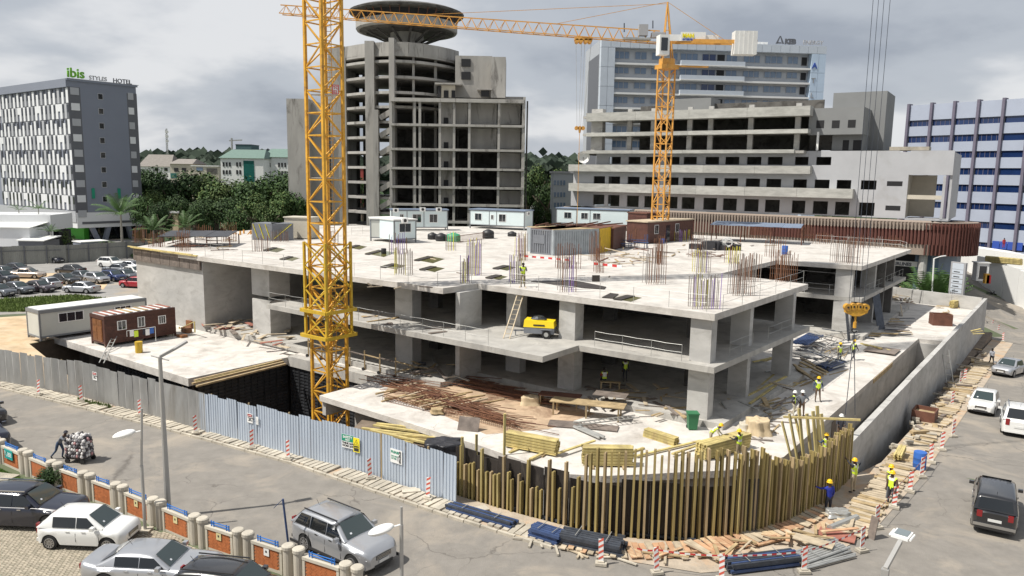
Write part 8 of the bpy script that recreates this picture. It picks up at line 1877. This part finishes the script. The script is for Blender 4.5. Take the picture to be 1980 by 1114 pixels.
# mid distance scatter of roofs and woods to the horizon handled with low bushes
um=MB(); rr=random.Random(9)
for k in range(2600):
    u_=rr.random(); D=130+500*u_**1.5; x=rr.uniform(-80,2080); p=atY(x,400,D); p.z=0; s=rr.uniform(.8,1.9)*(.6+D/300)
    if touv(p)[1]<112 and touv(p)[0]>-100: continue
    if 130<D<210 and (x<262 or x>1100): continue
    for q in range(4):
        nn=Vector((rr.uniform(-1,1),-1,rr.uniform(-.2,1))).normalized(); xx=nn.cross(Z).normalized(); yy=nn.cross(xx); c=p+Vector((rr.uniform(-s,s),rr.uniform(-s,s),s*rr.uniform(.2,1))); um.add([c-xx*s,c-yy*s*.7,c+xx*s,c+yy*s*.7],[(0,1,2,3)])
single('undergrowth',um,LEAF[2],'dark green undergrowth and bushes spread behind the site','undergrowth',loc=(0,200,0),kind='stuff')
# palms
def palm(label,base,H,r_,n=16,droop=.9,fan=False,trunk=.22,group=None,seed=1,cat='palm tree'):
    rr=random.Random(seed); t=thing('palm_tree',label,cat,base,0,group)
    if not fan: mb=MB(); mb.tube(base,base+Z*H*.5,trunk*1.2,trunk,10); mb.tube(base+Z*H*.5,base+Z*H,trunk,trunk*.6,10); part('trunk',mb,BARKP,t)
    top=base+Z*H
    for k in range(n):
        a=2*PI*k/n+rr.uniform(-.2,.2); el=rr.uniform(.2,1.2) if not fan else rr.uniform(.7,1.45); d=Vector((math.cos(a)*math.cos(el),math.sin(a)*math.cos(el),math.sin(el))); mb=MB(); L=r_*rr.uniform(.8,1.15); pts=[]; p=Vector(top); dd=d.copy()
        for i in range(8):
            pts.append(p.copy()); p+=dd*(L/7); dd=(dd-Z*((.06 if not fan else .01)+droop*.028*i)).normalized()
        for i in range(7):
            a0,b0_=pts[i],pts[i+1]; sd_=(b0_-a0).cross(Z); sd_=sd_.normalized() if sd_.length>1e-3 else Vector((1,0,0)); w0=.75*L*.22*math.sin(PI*(i+.6)/8); 
            if 0: 
                w0=L*.10*math.sin(PI*(i+.5)/7.5)+.03; w1=L*.10*math.sin(PI*(i+1.5)/7.5)+.02; mb.add([a0-sd_*w0,a0+sd_*w0,b0_+sd_*max(.02,w1),b0_-sd_*max(.02,w1)],[(0,1,2,3)])
            else:
                for j in range(3):
                    q0=a0+(b0_-a0)*(j/3); q1=a0+(b0_-a0)*(j/3+.22)
                    for sg in (-1,1): tip=q0+sd_*sg*w0*1.3+(b0_-a0)*.5-Z*w0*.55; mb.add([q0,q1,tip],[(0,1,2)])
        part('frond',mb,LEAFP,t)
    return t
palm('royal palm with a full crown in front of the hotel legs',Vector((atY(237,480,135).x,135,0)),7.6,4.6,22,seed=3)
palm('shaded palm behind the rebar right of the hotel',Vector((atY(298,470,140).x,140,0)),4.6,3.6,18,seed=4); palm('broad palm before the yellow wall right of the hotel',Vector((atY(358,470,142).x,142,0)),5.0,3.6,18,seed=5); palm('thin palm in front of the white annex of the hotel',Vector((atY(76,430,150).x,150,0)),7.6,2.4,12,trunk=.12,seed=6); palm('small palm left on the white annex terrace',Vector((atY(38,430,152).x,152,0)),7.2,1.8,10,trunk=.12,seed=7); palm('young palm against the white annex wall',Vector((atY(100,470,145).x,145,0)),3.6,2.2,12,trunk=.12,seed=8)
palm('large fan palm clump with broad upright leaves at the far right',Vector((atY(1800,550,102).x,102,-2.2)),.8,5.6,44,fan=True,seed=9,droop=.6); palm('second fan palm clump right of the slim street lamp',Vector((atY(1826,545,103).x,103,-2.2)),.9,5.0,40,fan=True,seed=10,droop=.6)
# low plants
def bush(label,p,r_,h_,ci=3,group=None,name='bush'):
    o=bpy.data.objects.new(name,crowns[ci]); C.objects.link(o); o.location=p+Z*h_*.5; o.scale=(r_,r_,h_); tag(o,label,'bush',group); return o
bush('light green bush between the shelter and the pale guard hut',at(105,478,0)+Vector((0,3,0)),3.2,3.0); bush('clipped hedge clump right of the guard hut',Vector((atY(215,478,138).x,138,0)),4.5,2.0,3); bush('second hedge clump near the hotel entrance',Vector((atY(248,478,138).x,138,0)),3.5,1.8,1); bush('dark shrub by the brick wall behind the navy suv',at(95,945,0)+Vector((.2,.2,0)),.9,.8,2); 
gm2=MB(); rr=random.Random(11)
def tufts(mb,poly,n,h,w_,z=.03):
    xs=[p[0] for p in poly]; ys=[p[1] for p in poly]; k=0
    while k<n:
        x=rr.uniform(min(xs),max(xs)); y=rr.uniform(min(ys),max(ys))
        if not inside(x,y,poly): continue
        k+=1; a=rr.uniform(0,PI); d=Vector((math.cos(a),math.sin(a),0))*w_; hh=h*rr.uniform(.5,1.4); p=Vector((x,y,z)); mb.add([p-d,p+d,p+d*rr.uniform(-.5,.5)+Vector((rr.uniform(-.3,.3)*h,rr.uniform(-.3,.3)*h,hh))],[(0,1,2)])
tufts(gm2,[tuple(at(x,y,0).xy) for x,y in ((-60,600),(0,604),(60,603),(140,590),(235,584),(150,573),(60,578),(-60,584))],9000,.32,.12)
WEED=mat('weed green',(.15,.21,.05),.8,var=.35,scale=.6)
single('weeds',gm2,WEED,'bright green weeds between the car park and the sandy ground','weeds',kind='stuff')
GL=mat('lawn blades',(.11,.22,.035),.8,var=.3,scale=1.5); gm2=MB(); tufts(gm2,lawn,14000,.07,.02,.03); single('lawn_grass',gm2,GL,'short green lawn inside the brick wall at the left edge','grass',kind='stuff')
gm2=MB(); tufts(gm2,[tuple(at(x,y,.1).xy) for x,y in ((150,776),(215,790),(215,786),(150,772))],200,.2,.05,.1); single('kerb_weeds',gm2,LEAF[3],'few weeds growing at the foot of the dull hoarding','weeds',kind='stuff')
# yard paving blocks near the camera
pvm=[]
for k,c_ in enumerate(((.33,.29,.225),(.30,.265,.20),(.36,.315,.245))):
    mb=MB(); mb.add([(-.1,-.05,0),(.1,-.05,0),(.1,.05,0),(-.1,.05,0),(-.092,-.043,.012),(.092,-.043,.012),(.092,.043,.012),(-.092,.043,.012)],[(4,5,6,7),(0,1,5,4),(1,2,6,5),(2,3,7,6),(3,0,4,7)]); pvm.append(mb)
big_=MB(); poly=[tuple(at(x,y,0).xy) for x,y in ((-40,1000),(90,985),(340,1035),(420,1090),(560,1130),(560,1200),(-80,1200))]
xs=[p[0] for p in poly]; ys=[p[1] for p in poly]; an=rad(-30); ca,sa=math.cos(an),math.sin(an); i=0
PB=[mat('paver block %d'%k,c_,.9,var=.1,scale=8) for k,c_ in enumerate(((.33,.29,.225),(.28,.25,.19),(.37,.325,.25)))]
for a in range(-160,160):
    for b in range(-260,260):
        x0=a*.225+(b%2)*.11; y0=b*.118; x=x0*ca-y0*sa-12; y=x0*sa+y0*ca+27
        if min(xs)<x<max(xs) and min(ys)<y<max(ys) and inside(x,y,poly):
            big_.cur=rr.randrange(3); dx=Vector((ca,sa,0)); dy=Vector((-sa,ca,0)); p=Vector((x,y,.012)); z1=.022+rr.random()*.004
            big_.add([p-dx*.104-dy*.05+Z*z1*0,p+dx*.104-dy*.05,p+dx*.104+dy*.05,p-dx*.104+dy*.05]+[p-dx*.096-dy*.044+Z*z1,p+dx*.096-dy*.044+Z*z1,p+dx*.096+dy*.044+Z*z1,p-dx*.096+dy*.044+Z*z1],[(4,5,6,7),(0,1,5,4),(1,2,6,5),(2,3,7,6),(3,0,4,7)])
o=struct('yard_paving',big_,PB); o['kind']='stuff'; tag(o,'beige interlocking paving blocks of the car yard','paving')
# ================================================================ FAR BUILDINGS
def farblock(name,label,x0,x1,y0,y1,D,dep,wall,roofm,wins=(),roofh=0,cat='building',wm__=DARK):
    a=atY(x0,y1,D); b=atY(x1,y1,D); zt=atY((x0+x1)/2,y0,D).z; t=thing(name,label,cat,Vector(((a.x+b.x)/2,D,0)))
    mb=MB(); mb.par((a.x,D,-1),(b.x-a.x,0,0),(0,dep,0),(0,0,zt+1)); part('wall',mb,wall,t)
    mb=MB(); 
    if roofh: 
        r0=Vector((a.x-.5,D-.5,zt)); w_=b.x-a.x+1; mb.add([r0,r0+Vector((w_,0,0)),r0+Vector((w_,dep+1,0)),r0+Vector((0,dep+1,0)),r0+Vector((w_*.12,dep/2,roofh)),r0+Vector((w_*.88,dep/2,roofh))],[(0,1,5,4),(1,2,5),(2,3,4,5),(3,0,4),(3,2,1,0)])
    else: mb.par((a.x-.3,D-.3,zt),(b.x-a.x+.6,0,0),(0,dep+.6,0),(0,0,.4))
    part('roof',mb,roofm,t)
    for (wx0,wx1,wy0,wy1,m_) in wins:
        p=atY(wx0,wy1,D); q=atY(wx1,wy0,D); mb=MB(); mb.par((p.x,D-.12,p.z),(q.x-p.x,0,0),(0,.11,0),(0,0,q.z-p.z)); part('window',mb,m_,t)
    return t
GROOF=mat('grey green roof',(.13,.20,.17),.7,var=.1); TILE=mat('brown tile roof',(.22,.20,.18),.8,var=.15); REDR=mat('red roof',(.35,.06,.05),.7,var=.1)
w_=[(x,x+3,y,y+8,DARK) for y in (315,330) for x in (431,436,456,461,538,543,548)]
farblock('office_building','white four storey office with a grey green roof and green glass bays behind the trees',428,510,306,352,255,16,WHT,GROOF,[(x,x+3,y,y+8,DARK) for y in (314,329) for x in (431,437,443,457,463)]+[(472,491,311,352,GLASSG)],3)
farblock('office_building','right wing of the white office with narrow dark windows behind the trees',510,560,304,350,262,16,WHT,GROOF,[(x,x+3,y,y+8,DARK) for y in (315,331) for x in (514,520,538,544,550)],3)
farblock('cream_building','low cream building with brown roof and balconies left of the white office',330,372,317,345,300,14,CREAM,TILE,[(337,345,325,332,DARK),(352,360,325,332,DARK),(330,342,335,344,GLASSG)],2)
farblock('cream_building','pale house with a hipped roof just right of the hotel',270,330,322,342,320,14,WHT,TILE,[(300,306,325,331,DARK),(318,324,325,331,DARK)],5)
farblock('cream_building','white flat roofed block with an open loggia among the trees',372,423,322,348,290,14,CREAM,WHD,[(380,392,324,330,GLASSW),(400,420,326,336,CONK)],0)
farblock('red_roof_house','low building with a red roof glimpsed behind the green roofed office',505,560,298,306,330,16,REDR,REDR,(),1)
farblock('far_tower_block','dark green glazed building under a small crane on the skyline',455,538,290,303,650,30,mat('far green netting',(.05,.11,.11),.8,var=.15),HOTD,[(458,536,293,296,DARK)],0)
farblock('far_tower_block','upper setback of the dark green building on the skyline',456,486,280,290,655,20,mat('far green netting'if 0 else 'far green upper',(.06,.12,.12),.8,var=.15),HOTD,(),0)
farblock('white_house','small white house with a grey roof right of the unfinished tower',1028,1056,368,378,240,10,WHT,TILE,[(1034,1037,370,375,DARK),(1046,1049,370,375,DARK)],1.5,'house')
farblock('side_office','narrow pale blue grey office at the left end of the grey unfinished block',1068,1106,335,410,160,10,OFW,GREYP,[(x,x+4,y,y+9,GLASSW) for y in (349,372,392) for x in (1071,1077,1083,1089)],0)
farblock('yellow_wall_house','low yellowish building between the palms right of the hotel',308,345,412,432,160,6,TARP,WHD,(),0,'house')
farblock('pink_building','reddish building seen through the open floors of the unfinished tower',684,712,324,345,300,10,REDR,REDR,(),0)
# skyline mast, small crane, dish
t=thing('telecom_mast','slender lattice telecom mast on the skyline right of the hotel','mast',atY(323,320,380)); b=atY(324,312,380); tp_=atY(322,249,380); mb=MB()
for a in ((-.5,-.3),(.5,-.3),(0,.5)): mb.beam(b+Vector((a[0],a[1],-10)),tp_+Vector((a[0]*.5,a[1]*.5,0)),.22)
for k in range(16): z=b.z+(tp_.z-b.z)*k/16; mb.beam(Vector((b.x-.5,380,z)),Vector((b.x+.5,380,z+1.1)),.16)
part('lattice',mb,STEEL,t)
for k in range(3): mb=MB(); mb.box(Vector((tp_.x,380,tp_.z-2-k*2.2)),1.4,.5,1.0,0); part('antenna',mb,WHD,t)
t=thing('tower_crane','tiny grey tower crane on the skyline above the green building','tower crane',atY(449,300,640)); mb=MB(); p=atY(449,300,640); q=atY(448,267,640); mb.beam(p,q,1.2); part('mast',mb,STEEL,t); mb=MB(); a=atY(443,272,640); b=atY(468,271,640); mb.beam(a,b,.9); part('jib',mb,STEEL,t)
c_=atY(1128,304,141); t=thing('satellite_dish','big white satellite dish on the left shoulder of the grey block','satellite dish',c_); mb=MB(); mb.smooth=True
def fn(a,b): r_=1.15*b; th=2*PI*a; return c_+Vector((r_*math.cos(th),-.4*b*b+.1,r_*math.sin(th)*.95))
mb.grid(fn,16,5); part('dish',mb,WHT,t); mb=MB(); mb.beam(c_,c_-Z*2.2,.15); part('stand',mb,STEEL,t)
for k in range(9):
    x=1080+k*26; 
# debris on the ledge of the grey block
debris(0,[(0,0)]*4,0,(KERB,),'x','x','x')
